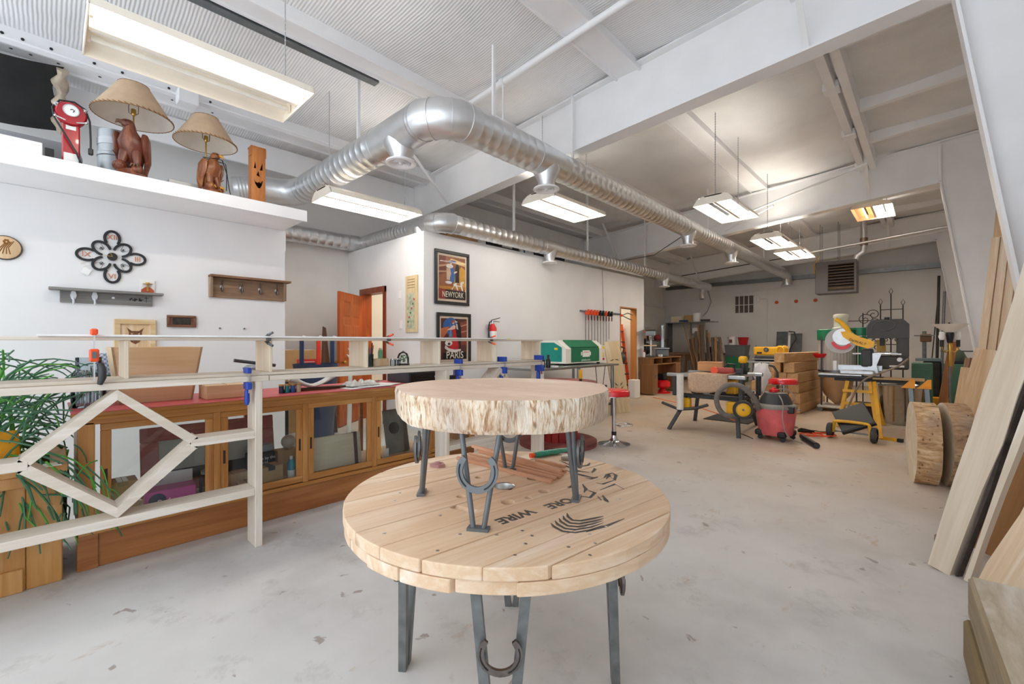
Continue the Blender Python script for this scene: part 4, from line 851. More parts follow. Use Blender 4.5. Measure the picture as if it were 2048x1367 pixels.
# ---------------- planter with pencil plant ----------------
CED = wood('honey cedar', 'dfb077', 'c8924e', 'e9c190', 2, 5, .5, 2.0, .08)
pl = thing('planter_cabinet', 'low honey coloured board cabinet holding the plant, left of the display case', 'planter', (-3.72, -.3, 0))
for k in range(5): B().bev(-3.475, -3.435, -.62 + k * .135, -.62 + k * .135 + .133, 0.0, .58, .004).w('side_board', CED, pl)
B().bev(-3.434, -3.42, -.62, -.09, .0, .12, .004).w('kick_board', CED, pl); B().bev(-3.434, -3.42, -.62, .055, .54, .6, .004).w('top_rail', CED, pl)
B().bev(-4.0, -3.478, .03, .055, 0, .58, .004).w('end_board', CED, pl); B().bev(-4.0, -3.478, -.62, -.6, 0, .58, .004).w('end_board', CED, pl); B().bev(-4.02, -3.99, -.62, .055, 0, .58, .004).w('back_board', CED, pl)
for y0, y1, x0, x1 in ((-.64, .075, -3.5, -3.41), (.005, .075, -3.97, -3.5), (-.64, -.57, -3.97, -3.5), (-.64, .075, -4.04, -3.97)): B().bev(x0, x1, y0, y1, .6, .635, .004).w('rim_board', CED, pl)
B().box(-3.97, -3.5, -.57, .005, .5, .56).w('soil', paint('potting soil', '4a3a2c', .95, 0, .3, 30, .6), pl)
o = B().box(-.05, .05, -.07, .07, 0, .001, M.Translation((-3.45, -.02, .636))).build('note_card', PAPER); tag(o, 'small white card lying on the planter rim', 'card')
ub = thing('seed_bag', 'upright bright yellow printed bag standing in the planter among the stems', 'bag', (-3.6, -.25, .56), .1)
b = B(); rg = []
for f, wd, tk in ((0, .15, .07), (.3, .15, .075), (.8, .14, .05), (1, .14, .008)): rg.append([V((tk * .5 * cos(a) * (abs(cos(a)) ** -.4 if abs(cos(a)) > .05 else 1), wd * sin(a), f * .26)) for a in [2 * pi * i / 20 for i in range(20)]])
b.rings(rg); b.build('bag', paint('yellow bag print', 'f2a71d', .4), ub); text('lettering', 'Wee', .05, M.Translation((-3.6, -.25, .56)) @ M.Rotation(.1, 4, 'Z') @ wallT((.041, .0, .06), (1, 0, 0)), BLACK, ub)
pt = thing('pencil_plant', 'large bushy green plant with thin pencil-like stems growing from the planter', 'plant', (-3.72, -.3, .56))
rd = random.Random(5); bs = [B(), B(), B()]
def sprig(b, p, d, L, r, n, droop, dep):
    pts = [p]; q = p.copy(); dd = d.normalized()
    for k in range(n):
        dd = (dd + V((rd.gauss(0, .10), rd.gauss(0, .10), -droop + rd.gauss(0, .05)))).normalized(); q = q + dd * (L / n); pts.append(q.copy())
        if dep and k >= n // 2 and rd.random() < .75: sprig(bs[rd.choice((0, 0, 1, 2))], q.copy(), dd + V((rd.gauss(0, .5), rd.gauss(0, .5), rd.gauss(.1, .4))), L * .45, r * .8, 4, droop * 1.2, dep - 1)
    if all(-4.3 < z.x < -3.33 and z.y < (.09 if z.z < 1.0 and z.x > -4.2 and z.z < .95 and z.x < -3.45 else .3 - max(0, z.z - 1.15)) and .15 < z.z < 1.27 - .25 * max(0, z.y + .2) for z in pts): b.tube(pts, [r * (1 - .35 * k / n) for k in range(n + 1)], 5)
for k in range(330):
    a = rd.random() * 2 * pi; e = rd.random(); base = V((rd.uniform(-.14, .14), rd.uniform(-.2, .16), 0)) + V((-3.74, -.3, .56))
    out = V((cos(a) * .85, sin(a), 0)) * (.15 + .9 * e); d = out + V((0, 0, 1.25 - .55 * e)); sprig(bs[rd.choice((0, 0, 1, 2))], base, d, .5 + .42 * (1 - e) * rd.random() + .1, .0072, 9, .17 + .10 * e, 2)
for k in range(46):
    a = rd.random() * 2 * pi; base = V((-3.55 + .12 * cos(a), -.28 + .26 * sin(a), .62)); sprig(bs[1], base, V((.5, .5 * sin(a), .7)), .5, .006, 8, .28, 2)
for b, c in zip(bs, ('4f8062', '5fae48', '3c7050')):
    o = b.w('stems', paint('plant green ' + c, c, .5, 0, .12, 8), pt); o['kind'] = 'stuff'
# ---------------- clock wall ----------------
WX = -5.238
def onwall(y, z, dx=0): return wallT((WX + dx, y, z), (1, 0, 0))
ck = thing('wall_clock', 'black wall clock made of eight horseshoes with copper roman numerals', 'clock', (WX, .388, 2.05))
BKI = paint('black iron paint', '26262a', .5, .2, .1, 20); COP = paint('copper numeral', 'c8784c', .4, .3); TW = onwall(.388, 2.05, .008)
for k in range(8):
    outer = k % 2 == 0; a = k * pi / 4; r = (.162 if outer else .098); rr = (r * cos(a), r * sin(a) * (1 if outer else .95))
    T = TW @ M.Translation((rr[0], rr[1], .004 * (k % 2))) @ M.Rotation(a + pi / 2, 4, 'Z'); sb = B(); gb = B(); horseshoe(sb, .118, .145, .02, .009, T, gb)
    o = sb.w('horseshoe', BKI, ck); gb.w('nail_groove', DKGREY, o)['kind'] = 'stuff'
    if not outer:
        w_ = B(); T2 = T @ M.Translation((0, -.005, 0))
        for s in (-1, 1): w_.tube([T2 @ V((s * (.03 - .004 * j) * cos(j * .8) * .9, -.03 + .03 * sin(j * .8) + .009 * j, 0)) for j in range(8)], .0014, 4)
        w_.ball(T2 @ V((0, 0, 0)), .007, 6, 4); w_.w('wire_scroll', DKGREY, o)
for s, p in (('XII', (0, .172)), ('III', (.172, 0)), ('VI', (0, -.172)), ('IX', (-.165, 0))):
    me = text('numeral', s, .062, TW @ M.Translation((p[0], p[1], -.002)), COP, ck)
B().cyl(TW @ V((0, 0, 0)), TW @ V((0, 0, .022)), .034, n=24).w('clock_hub', BKI, ck)
B().beam(TW @ V((0, 0, .025)), TW @ V((-.045, .003, .025)), .004, .002, (1, 0, 0)).w('hour_hand', BRASS, ck); B().beam(TW @ V((0, 0, .027)), TW @ V((-.02, .045, .027)), .003, .002, (1, 0, 0)).w('minute_hand', BRASS, ck)
b = B(); b.tube([TW @ V(p) for p in ((-.16, -.05, 0), (-.2, -.085, .004), (-.15, -.09, .004), (-.18, -.11, .004))], .0018, 5); b.w('tag_string', PINE, ck); B().box(-.026, .026, -.028, .028, 0, .001, TW @ M.Translation((-.165, -.145, .002)) @ M.Rotation(-.45, 4, 'Z')).w('price_tag', PAPER, ck)
GRW = wood('weathered grey barn wood', 'a09e9a', '82807c', 'b3b0aa', 1, 12, .8, 0, .3); BRW = wood('weathered brown barn wood', 'a88d74', '8a6d55', 'b9a28a', 1, 10, .8, 0, .25); BRWZ = wood('weathered brown barn wood upright', 'a88d74', '8a6d55', 'b9a28a', 2, 10, .8, 0, .25)
hk = thing('hook_shelf', 'weathered grey barn wood shelf with white hooks under the horseshoe clock', 'wall shelf', (WX, .37, 1.68))
B().bev(WX, WX + .02, .065, .662, 1.63, 1.727, .003).w('back_board', GRW, hk); B().bev(WX, WX + .105, 0.0, .735, 1.727, 1.748, .004).w('shelf_board', GRW, hk)
HKM = paint('white cast hook', 'dfe2e6', .5)
for y in (.145, .275):
    b = B(); b.prism([(-.012, -.03), (.012, -.03), (.02, .0), (.012, .035), (.0, .042), (-.012, .035), (-.02, 0)], .008, onwall(y, 1.69, .02)); b.tube([(WX + .03, y, 1.67), (WX + .045, y, 1.635), (WX + .06, y, 1.62), (WX + .072, y, 1.64)], .007, 8); b.w('coat_hook', HKM, hk)
B().ball((WX + .022, .395, 1.688), .012, 10, 6, (.4, 1, .8)).w('knot_patch', HKM, hk)
b = B(); rd = random.Random(3)
for k in range(9): y = .5 + .011 * k; b.box(WX + .0195, WX + .0215, y, y + .012, 1.675 + .008 * sin(k * 1.7), 1.69 + .008 * sin(k * 2.3))
b.box(WX + .0195, WX + .0215, .617, .621, 1.66, 1.715); b.box(WX + .0195, WX + .0215, .605, .633, 1.698, 1.702); o = b.w('burned_scene', BLACK, hk); o['kind'] = 'stuff'
ea = thing('leather_tag_card', 'rust leather and brass ornament on a white card standing on the grey shelf', 'ornament', (WX + .05, .625, 1.749))
B().box(WX + .012, WX + .014, .57, .68, 1.749, 1.875).w('card', PAPER, ea); b = B(); b.prism([(-.045, 0), (.045, 0), (.045, .03), (.015, .055), (-.015, .055), (-.045, .03)], .006, onwall(.628, 1.749, .018)); b.w('leather_patch', paint('rust leather', 'b5502a', .6), ea)
B().box(WX + .025, WX + .03, .621, .635, 1.765, 1.83).w('brass_stem', BRASS, ea); b = B(); b.prof((WX + .03, .628, 1.83), (0, 0, 1), [(0, .035), (.004, .036), (.006, .016), (.016, .014), (.018, .001)], 18); b.w('brass_hat', BRASS, ea)
h2 = thing('coat_rack', 'brown barn wood coat rack with a ledge and four cast hooks by the wall end', 'coat rack', (WX, 1.49, 1.86))
B().bev(WX, WX + .02, 1.12, 1.80, 1.75, 1.95, .003).w('back_board', BRW, h2); B().bev(WX, WX + .11, 1.1, 1.855, 1.95, 1.972, .004).w('shelf_board', wood('reddish ledge board', '8f6a50', '70492f', 'a68062', 1, 12, .8, 0, .3), h2)
for y in (1.115, 1.80): B().bev(WX, WX + .085, y - .012, y + .012, 1.75, 1.95, .003).w('end_bracket', BRWZ, h2)
for y in (1.21, 1.385, 1.56, 1.725):
    b = B(); b.tube([(WX + .025, y, 1.88), (WX + .035, y, 1.91), (WX + .055, y, 1.925)], .006, 8); b.tube([(WX + .025, y, 1.86), (WX + .05, y, 1.815), (WX + .075, y, 1.82), (WX + .08, y, 1.85)], .008, 8); b.ball((WX + .026, y, 1.86), .018, 10, 6, (.5, 1, 1.4)); b.w('coat_hook', metal('pewter hook', '8f8b88', .4), h2)
pc_ = thing('framed_picture', 'pale pine frame with a burned wildcat face, low on the clock wall', 'picture', (WX, .545, 1.33))
FRP = wood('pale pine frame', 'e6d0ab', 'd5b888', 'efdfc3', 1, 7, .5)
for y0, y1, z0, z1 in ((.398, .69, 1.46, 1.505), (.398, .69, 1.14, 1.185), (.398, .443, 1.185, 1.46), (.645, .69, 1.185, 1.46)): B().bev(WX, WX + .025, y0, y1, z0, z1, .004).w('frame_bar', FRP, pc_)
B().box(WX, WX + .008, .443, .645, 1.185, 1.46).w('picture_panel', PINE, pc_)
b = B(); TP = onwall(.544, 1.37, .0085); b.prism([(-.06, .06), (-.045, .02), (-.05, -.03), (-.03, -.07), (0, -.09), (.03, -.07), (.05, -.03), (.045, .02), (.06, .06), (.025, .03), (-.025, .03)], .001, TP); b.w('wildcat_face', paint('burned brown', '7a4e2c', .7, 0, .3, 60), pc_)
b = B()
for s in (-1, 1): b.prism([(s * .015, .005), (s * .032, .012), (s * .028, -.003)], .001, TP @ M.Translation((0, 0, .0008)))
b.prism([(-.01, -.04), (.01, -.04), (0, -.055)], .001, TP @ M.Translation((0, 0, .0008))); b.w('wildcat_features', PINE, pc_)
sm = thing('framed_picture', 'small walnut frame around a dark plate, between the two hook shelves', 'picture', (WX, .885, 1.5))
WAL = wood('walnut', '8b5e42', '6e4530', '9d7154', 1, 8, .5)
for y0, y1, z0, z1 in ((.77, 1.0, 1.535, 1.556), (.77, 1.0, 1.443, 1.464), (.77, .792, 1.464, 1.535), (.978, 1.0, 1.464, 1.535)): B().bev(WX, WX + .024, y0, y1, z0, z1, .003).w('frame_bar', WAL, sm)
B().box(WX, WX + .008, .792, .978, 1.464, 1.535).w('backing', WAL, sm); B().bev(WX + .008, WX + .014, .815, .955, 1.47, 1.53, .002).w('dark_plate', paint('tarnished plate', '3a3730', .4, .3, .3, 30), sm)
lg = thing('log_slice', 'round log slice with a burned flower, hung at the left edge of the picture', 'ornament', (WX, -.235, 2.035)); b = B(); b.prof((WX, -.235, 2.035), (1, 0, 0), [(0, .096), (.018, .094), (.022, .086)], 30); b.w('bark_rim', paint('grey bark', '5f5850', .9, 0, .2, 40, .4), lg)
b = B(); b.prof((WX + .0215, -.235, 2.035), (1, 0, 0), [(0, .001), (0.0, .087), (.002, .085), (.002, .001)], 30, caps=False); b.w('sawn_face', PINE, lg)
b = B(); TL = onwall(-.235, 2.035, .024)
for k in range(5): b.tube([TL @ V((-.05 + .02 * k, -.05, 0)), TL @ V((-.02 + .01 * k, 0, 0)), TL @ V((.0 + .012 * k, .03 + .006 * k, 0))], .003, 4)
for k in range(6): b.ball(TL @ V((.012 * cos(k) + .01, .045 + .014 * sin(k), 0)), .009, 6, 4, (.2, 1, 1))
b.w('burned_flower', paint('burned ochre', '8a5a22', .7), lg)
for y, z in ((1.20, 1.44), (1.42, 1.44)): tag(B().cyl((WX, y, z), (WX + .012, y, z), .008, n=8).build('wall_screw', STEEL), ('left', 'right')[y > 1.3] + ' of two bare screws in the wall under the brown coat rack', 'screw', 'bare screws in the clock wall')
# ---------------- things on the ledge ----------------
LZ = 2.633
SHADE = paint('tan hide shade', 'c0a487', .8, 0, .05, 12); SHADEI = paint('pale shade lining', 'e6ddd0', .8); LACE = paint('leather lacing', '8a6238', .7)
CARVE = wood('carved red brown wood', '8a4a2c', '633020', 'a3623c', 2, 12, .35, 0, .15); CARVE2 = wood('carved amber wood', 'a5653a', '7c4424', 'bb7d4c', 2, 12, .35, 0, .15)
def lamp_shade(t, z, rb, rt, h, off=(0, 0)):
    c = V((off[0], off[1], z)); n = 40
    b = B(); b.prof(c, (0, 0, 1), [(0, rb), (h, rt)], n, caps=False); s = b.build('lamp_shade', SHADE, t)
    b = B(); b.prof(c, (0, 0, 1), [(.002, rb - .003), (h - .002, rt - .003)], n, caps=False); b.build('shade_lining', SHADEI, s)
    b = B()
    for zz, r, m in ((0, rb, 46), (h, rt, 18)):
        for k in range(m): a = 2 * pi * k / m; e = a + 2 * pi / m * .7; b.tube([c + V((r * cos(a) * 1.004, r * sin(a) * 1.004, zz + (.012 if zz == 0 else -.012))), c + V((r * cos(e) * 1.01, r * sin(e) * 1.01, zz))], .0035, 5)
        b.tube([c + V((r * cos(2 * pi * k / 40), r * sin(2 * pi * k / 40), zz)) for k in range(40)], .003, 5, True)
    o = b.build('lacing', LACE, s); o['kind'] = 'stuff'
    b = B(); b.cyl((off[0], off[1], z - .17), (off[0], off[1], z + .02), .006, n=8); b.build('lamp_rod', BRASS, t)
    b = B(); b.prof((off[0], off[1], z + .02), (0, 0, 1), [(0, .012), (.012, .018), (.05, .018), (.055, .013)], 14); b.build('socket', BRASS, t)
    b = B()
    for q in (-1, 1): b.tube([(off[0], off[1] + q * .008, z + .025), (off[0], off[1] + q * .032, z + .04), (off[0], off[1] + q * .034, z + .09), (off[0], off[1] + q * .02, z + h * .7)], .003, 6)
    b.build('shade_harp', IRON, s)
def eagle(name, label, loc, s, body, look, beakm, shade):
    """carved perching eagle (faces +x locally) on a rock, with a lamp shade above"""
    t = thing(name, label, 'lamp', loc, .45 * (1 if look > 0 else -1)); rd = random.Random(look)
    b = B(); rg = []
    for k in range(6):
        f = k / 5; rr = (.115 - .03 * f) * s; rg.append([V((rr * cos(a) * (1 + .18 * sin(3 * a + k)), rr * 1.15 * sin(a) * (1 + .15 * sin(2 * a + 2 * k)), f * .10 * s)) for a in [2 * pi * i / 16 for i in range(16)]])
    b.rings(rg); b.ball((.05 * s, -.06 * s, .12 * s), .05 * s, 10, 6); b.ball((.04 * s, .06 * s, .1 * s), .045 * s, 10, 6); b.build('rock_base', body, t)
    # body: one continuous surface from the tail to the crown
    P = [(-.10, 0, .06, .02, .03), (-.085, 0, .13, .03, .045), (-.05, 0, .2, .055, .075), (-.02, 0, .27, .075, .095), (.005, 0, .34, .078, .095), (.015, 0, .4, .06, .07), (.02, .0, .44, .045, .048), (.025, 0, .47, .04, .042), (.03, 0, .5, .034, .036), (.028, 0, .525, .015, .017)]
    rg = []
    for x, y, z, a_, c in P: rg.append([V((x * s + a_ * s * cos(q), y + c * s * sin(q), z * s)) for q in [2 * pi * i / 18 for i in range(18)]])
    b = B(); b.rings(rg); b.build('eagle_body', body, t)
    hd = M.Translation((.03 * s, 0, .49 * s)) @ M.Rotation(look * .9, 4, 'Z')
    b = B(); b.ball((.012 * s, 0, .0), .042 * s, 14, 8, (1.2, .9, .95), hd); b.build('eagle_head', body, t)
    b = B(); b.tube([hd @ V((.05 * s, 0, .004 * s)), hd @ V((.08 * s, 0, .004 * s)), hd @ V((.094 * s, 0, -.02 * s))], [.02 * s, .015 * s, .003 * s], 10); b.build('beak', beakm, t)
    b = B()
    for q in (-1, 1): b.ball(hd @ V((.034 * s, q * .032 * s, .01 * s)), .007 * s, 8, 5)
    b.build('eyes', BLACK, t)
    for q in (-1, 1):
        b = B(); rg = []
        for z, x, wd, th in ((.42, .0, .03, .02), (.38, -.015, .065, .028), (.3, -.03, .07, .026), (.2, -.06, .05, .02), (.12, -.09, .03, .012), (.07, -.105, .008, .004)):
            rg.append([V((x * s + wd * s * cos(a), q * .1 * s * (1 if z > .15 else .75) + th * s * sin(a), z * s)) for a in [2 * pi * i / 12 for i in range(12)]])
        b.rings(rg); w_ = b.build('wing', body, t); g = B()
        for k in range(5): g.tube([(-.05 * s + .022 * k * s, q * .112 * s, (.33 - .02 * k) * s), (-.085 * s + .012 * k * s, q * .095 * s, (.14 + .015 * k) * s)], .004 * s, 5)
        g.build('feather_ridge', body, w_)
        b = B(); b.tube([(.0, q * .04 * s, .27 * s), (.02 * s, q * .048 * s, .2 * s), (.035 * s, q * .055 * s, .125 * s)], [.042 * s, .034 * s, .018 * s], 12); lg_ = b.build('leg', body, t)
        b = B()
        for e in (-.5, 0, .5): b.tube([(.045 * s, q * .055 * s, .14 * s), (.085 * s, q * .055 * s + e * .04 * s, .135 * s), (.1 * s, q * .055 * s + e * .05 * s, .11 * s)], [.012 * s, .009 * s, .003 * s], 7)
        b.build('talon', beakm, lg_)
    lamp_shade(t, *shade); return t
eagle('eagle_lamp', 'larger dark red brown carved eagle lamp with a laced hide shade on the ledge', (-4.84, .475, LZ), .96, CARVE, -1.1, paint('dark beak', '6a4638', .5), (.56, .27, .105, .27, (-.05, -.0)))
e2 = eagle('eagle_lamp', 'smaller amber brown carved eagle lamp with a yellow beak on the ledge', (-4.84, 1.05, LZ), .8, CARVE2, .75, paint('yellow beak', 'd29a35', .4), (.50, .245, .10, .24, (-.04, -.03)))
b = B(); b.tube([(.10, .06, 0.08), (.08, .08, .25), (.03, .075, .38), (.07, -.01, .36), (.075, -.06, .34), (0, -.09, .35), (-.05, -.02, .37), (.02, .08, .36), (.09, .06, .33), (.1, .09, .1), (.1, .12, .003)], .004, 6); b.build('power_cord', BLACK, e2)
pk = thing('pumpkin_lantern', 'tall narrow wooden box with a cut out grinning pumpkin face on the ledge', 'lantern', (-4.76, 1.40, LZ), 0); pk.scale = (.9, .9, 1.15)
PKW = wood('orange pine lantern', 'c98545', 'a8662c', 'd99c5e', 2, 8, .5, 0, .08)
fc = B().box(.045, .055, -.068, .068, 0, .47).build('front_board', PKW, pk)
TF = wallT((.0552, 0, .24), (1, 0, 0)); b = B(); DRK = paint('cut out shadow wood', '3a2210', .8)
faces = ([(-.045, .055), (-.022, .055), (-.03, .12)], [(.012, .045), (.042, .05), (.04, .115)], [(-.02, .0), (.015, -.01), (.0, .04)])
cut_ = []
for f in faces + ([(-.045, -.03), (-.03, -.055), (-.005, -.062), (0, -.052), (.012, -.052), (.02, -.06), (.045, -.03), (.035, -.075), (.015, -.105), (-.005, -.105), (-.03, -.075)],):
    cut_.append(B().prism(f, .06, pk.matrix_basis @ TF @ M.Translation((0, 0, -.03))).build('c', PKW))
bpy.context.view_layer.update(); cut([fc], cut_)
for s in (-1, 1): B().box(-.055, .045, s * .068 - (.01 if s > 0 else 0), s * .068 + (.01 if s < 0 else 0), 0, .47).build('side_board', PKW, pk)
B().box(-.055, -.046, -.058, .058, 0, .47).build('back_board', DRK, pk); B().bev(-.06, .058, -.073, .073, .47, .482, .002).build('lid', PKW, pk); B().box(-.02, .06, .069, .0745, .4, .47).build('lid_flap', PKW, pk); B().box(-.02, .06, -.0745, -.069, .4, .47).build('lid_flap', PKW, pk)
rm = thing('red_mixer', 'tall bright red enamel appliance with a round dial and looped black cord on the ledge', 'appliance', (-4.83, .12, LZ))
REDD = paint('deep red enamel', 'a8101e', .25, 0, .05, 6, 0, .5)
B().prof((0, 0, 0), (0, 0, 1), [(0, .12), (.012, .12), (.02, .09)], 28).build('foot', paint('dark red foot', '5f1018', .4), rm)
b = B(); b.bev(-.03, .03, -.05, .05, .015, .36, .008); b.build('column', REDD, rm)
b = B(); b.prof((-.04, 0, .42), (1, 0, 0), [(0, .06), (.01, .085), (.075, .092), (.09, .08)], 28); hd = b.build('head', REDD, rm)
b = B(); b.prof((.05, .0, .44), (1, 0, 0), [(0, .045), (.006, .045), (.006, .001)], 24); b.build('dial', PAPER, hd); b = B(); b.prof((.0555, .0, .44), (1, 0, 0), [(0, .047), (.004, .047), (.004, .041), (0, .041)], 24, caps=False); b.build('dial_ring', CHROME, hd)
B().tube([(.058, .012, .43), (.058, .018, .445), (.058, .006, .452), (.058, -.004, .445)], .003, 5).build('dial_pointer', BLACK, hd)
for s in (-1, 1):
    b = B(); b.cyl((.03, s * .075, .46), (.045, s * .08, .475), .014, n=12); b.build('chrome_knob', CHROME, rm); b = B(); b.cyl((.045, s * .03, .36), (.05, s * .085, .375), .007, n=8); b.ball((.05, s * .085, .375), .01, 8, 5); b.build('toggle_lever', CHROME, rm)
B().box(.03, .033, -.028, .028, .3, .345).build('rating_plate', metal('plate', 'c9ccd0', .4), rm); B().box(.03, .032, -.04, .042, .03, .12).build('paper_label', PAPER, rm)
b = B(); b.tube([(.03, .07, .01), (.06, .03, .12), (.06, -.03, .24), (.05, -.09, .36), (.03, -.1, .44), (.02, -.06, .51), (.02, .02, .525), (.02, .08, .49), (.03, .105, .4), (.03, .11, .25), (.03, .11, .18)], .0065, 8); b.build('power_cord', BLACK, rm); B().bev(.015, .045, .095, .125, .14, .19, .006).build('plug', BLACK, rm)
tk = thing('grey_tank', 'grey round topped tank lying at the left end of the ledge', 'tank', (-5.25, -.25, LZ + .02)); b = B(); b.prof((0, -.55, .15), (0, 1, 0), [(0, .05), (.03, .12), (.1, .15), (.9, .15), (.98, .12), (1.0, .05)], 24); b.build('tank_body', paint('grey tank enamel', '85878b', .4), tk)
B().box(.1, .16, .36, .385, 0, .2).build('support_band', DKGREY, tk)
o = B().bev(-4.86, -4.70, -.62, -.03, LZ, LZ + .12, .003).build('white_panel_box', paint('white box', 'ecebea', .5)); tag(o, 'long plain white box at the left end of the ledge', 'box')
o = B().bev(-4.98, -4.92, -.02, .03, LZ, LZ + .16, .003).build('black_carton', BLACK); tag(o, 'small black carton beside the red appliance on the ledge', 'box')
vd = thing('vent_pipe', 'short upright galvanized vent pipe behind the larger eagle lamp', 'duct', (-5.3, .42, LZ)); b = B(); b.prof((0, 0, 0), (0, 0, 1), [(0, .17), (.06, .16), (.14, .125), (.3, .125), (.305, .132), (.33, .132), (.335, .125), (.53, .125)], 24); b.build('pipe', metal('dull vent pipe', '9fa2a4', .42), vd); B().prof((0, 0, .4), (0, 0, 1), [(0, .128), (.06, .128)], 24, caps=False).build('tape_band', paint('silver tape', 'a9abad', .25, .6), vd)
B().box(-6.9, -6.86, .7, 2.4, LZ, LZ + .3).build('girt_panel', BEAMW)['kind'] = 'structure'
b = B(); b.bev(-5.3, -5.0, .75, 1.2, LZ, LZ + .15, .004); tag(b.build('metal_box', paint('grey sheet box', 'b5b6b6', .4, .2)), 'low grey metal box on the ledge between the eagle lamps', 'box')
# torn black backed insulation near the roof edge
b = B(); n = 12; vs = []; fs = []
for j in range(n + 1):
    for i in range(n + 1): u = i / n; v = j / n; vs.append((-6.95 + .6 * u, -.9 + (.98 + .05 * sin(7 * u)) * v, 3.62 + .45 * u - .06 * sin(pi * v) + .02 * sin(9 * u)))
for j in range(n):
    for i in range(n): a = j * (n + 1) + i; fs.append((a, a + 1, a + n + 2, a + n + 1))
b.add(vs, fs, True); o = struct(b.build('bare_insulation', paint('black insulation back', '1d1c1b', .8, 0, .2, 8)))
b = B(); b.tube([(-6.94 + .58 * k / 10, .09 + .012 * sin(k * 2.1), 3.60 + .45 * k / 10) for k in range(11)], [.03 + .02 * (k % 3) for k in range(11)], 7); b.build('torn_paper_edge', paint('stained torn paper', 'b8a894', .8, 0, .2, 8), o)
# ---------------- recess behind the case ----------------
bx = thing('moving_box', 'big cardboard moving box with a red printed label in the recess', 'box', (-6.9, 2.45, .0))
B().bev(-.35, .3, -.45, .45, .62, 1.18, .005).build('carton', CARD, bx); B().box(-.36, .31, -.46, .46, 0, .6).build('lower_carton', CARD, bx)
for s in (-.2, .1): B().box(-.1, .2, s, s + .2, 1.181, 1.183).build('paper_patch', PAPER, bx)
T_ = wallT((-6.599, 2.6, .97), (1, 0, 0)); B().box(-.14, .14, -.08, .08, 0, .002, T_).w('red_label', paint('label red', 'd5332a', .5), bx)
for k in range(3): B().box(-.11, .11, -.004, .004, .002, .003, T_ @ M.Translation((0, .04 - .04 * k, 0))).w('label_stripe', PAPER, bx)
bn = thing('waste_bin', 'dark navy round bin standing in the recess holding three rods', 'bin', (-5.75, 2.38, 0)); b = B(); b.prof((0, 0, 0), (0, 0, 1), [(0, .001), (0, .2), (1.0, .27), (1.02, .275), (1.02, .26), (.05, .19), (.05, .001)], 28, caps=False); b.build('bin_body', paint('navy plastic', '2b3a58', .4), bn)
for k, (c, dy, nm) in enumerate((('25395f', -.19, 'left dark blue'), ('e23a2a', .02, 'middle bright red'), ('25395f', .2, 'right dark blue'))):
    t = thing('long_rod', nm + ' rod with a white hook standing in the navy bin', 'pole', (-5.72, 2.38 + dy, .06), 0, 'rods in the navy bin'); B().box(-.014, .014, -.022, .022, 0.0, 1.26).build('rod', paint('rod ' + nm, c, .4), t)
    b = B(); b.tube([(0, 0, 1.26), (0, 0, 1.29), (0, .02, 1.32), (0, .045, 1.31), (0, .05, 1.285)], .008, 8); b.build('hook', PAPER, t)
wd_ = thing('wooden_paddle', 'dark brown tall wooden shape leaning behind the red rod', 'board', (-6.25, 2.72, 0), 0); b = B(); b.prism([(-.12, 0), (.16, 0), (.06, .9), (0, 1.5), (-.04, 1.52), (-.06, .9)], .04, wallT((0, 0, 0), (1, -.2, 0))); b.build('board', wood('dark walnut board', '6b452c', '4f3020', '7d553a', 2, 8, .5), wd_)
ah = thing('antler', 'pale curved antler standing beside the right blue rod', 'antler', (-5.6, 2.75, .0)); b = B(); b.tube([(0, 0, .0), (0, .02, .9), (0, .06, 1.02), (0, .05, 1.12), (0, -.01, 1.22)], [.03, .03, .024, .018, .004], 10); b.tube([(0, .05, 1.0), (0, .01, 1.1), (0, -.03, 1.14)], [.02, .014, .004], 8); b.build('antler', paint('bone white', 'dcd9d2', .5), ah)
chb = thing('folding_screen_board', 'tall dark board standing low in the recess behind the glass case', 'board', (-5.9, 1.95, 0)); B().bev(-.03, .03, -.1, .14, 0, .8, .01).build('panel', DKGREY, chb)
# wall scroll, switches on the door wall
sg = thing('wall_hanging', 'narrow parchment wall hanging with a faint printed picture beside the office door', 'wall hanging', (-5.52, 3.688, 1.86)); b = B(); b.bev(-5.68, -5.37, 3.672, 3.688, 1.44, 2.275, .002); b.w('parchment', wood('parchment board', 'e3d3b0', 'd3bd92', 'ecdfc4', 2, 5, .6), sg)
b = B(); b.box(-5.63, -5.44, 3.668, 3.672, 1.5, 2.02); b.w('print', paint('faded green print', 'b9bfa6', .7, 0, .2, 16), sg)
for z in (2.1, 2.14, 2.18, 2.22): B().box(-5.62, -5.44, 3.669, 3.672, z - .004, z + .004).w('text_rule', paint('brown ink', '8d7450', .7), sg)
for k in range(6):
    b = B(); b.ball((-5.6 + .03 * k, 3.667, 1.6 + .065 * k), .022, 8, 5, (1, .1, .8)); b.w('printed_leaf', paint('leaf print ' + str(k % 2), ('5e7a4a', 'b8584a')[k % 2], .7), sg)
for k, (x, z) in enumerate(((-5.82, 1.56), (-5.86, 2.02))): tag(B().bev(x - .035, x + .035, 3.682, 3.69, z - .06, z + .06, .003).build('switch_plate', PAPER), ('lower', 'upper')[k] + ' white switch plate between the office door and the wall hanging', 'switch', 'switch plates by the office door')
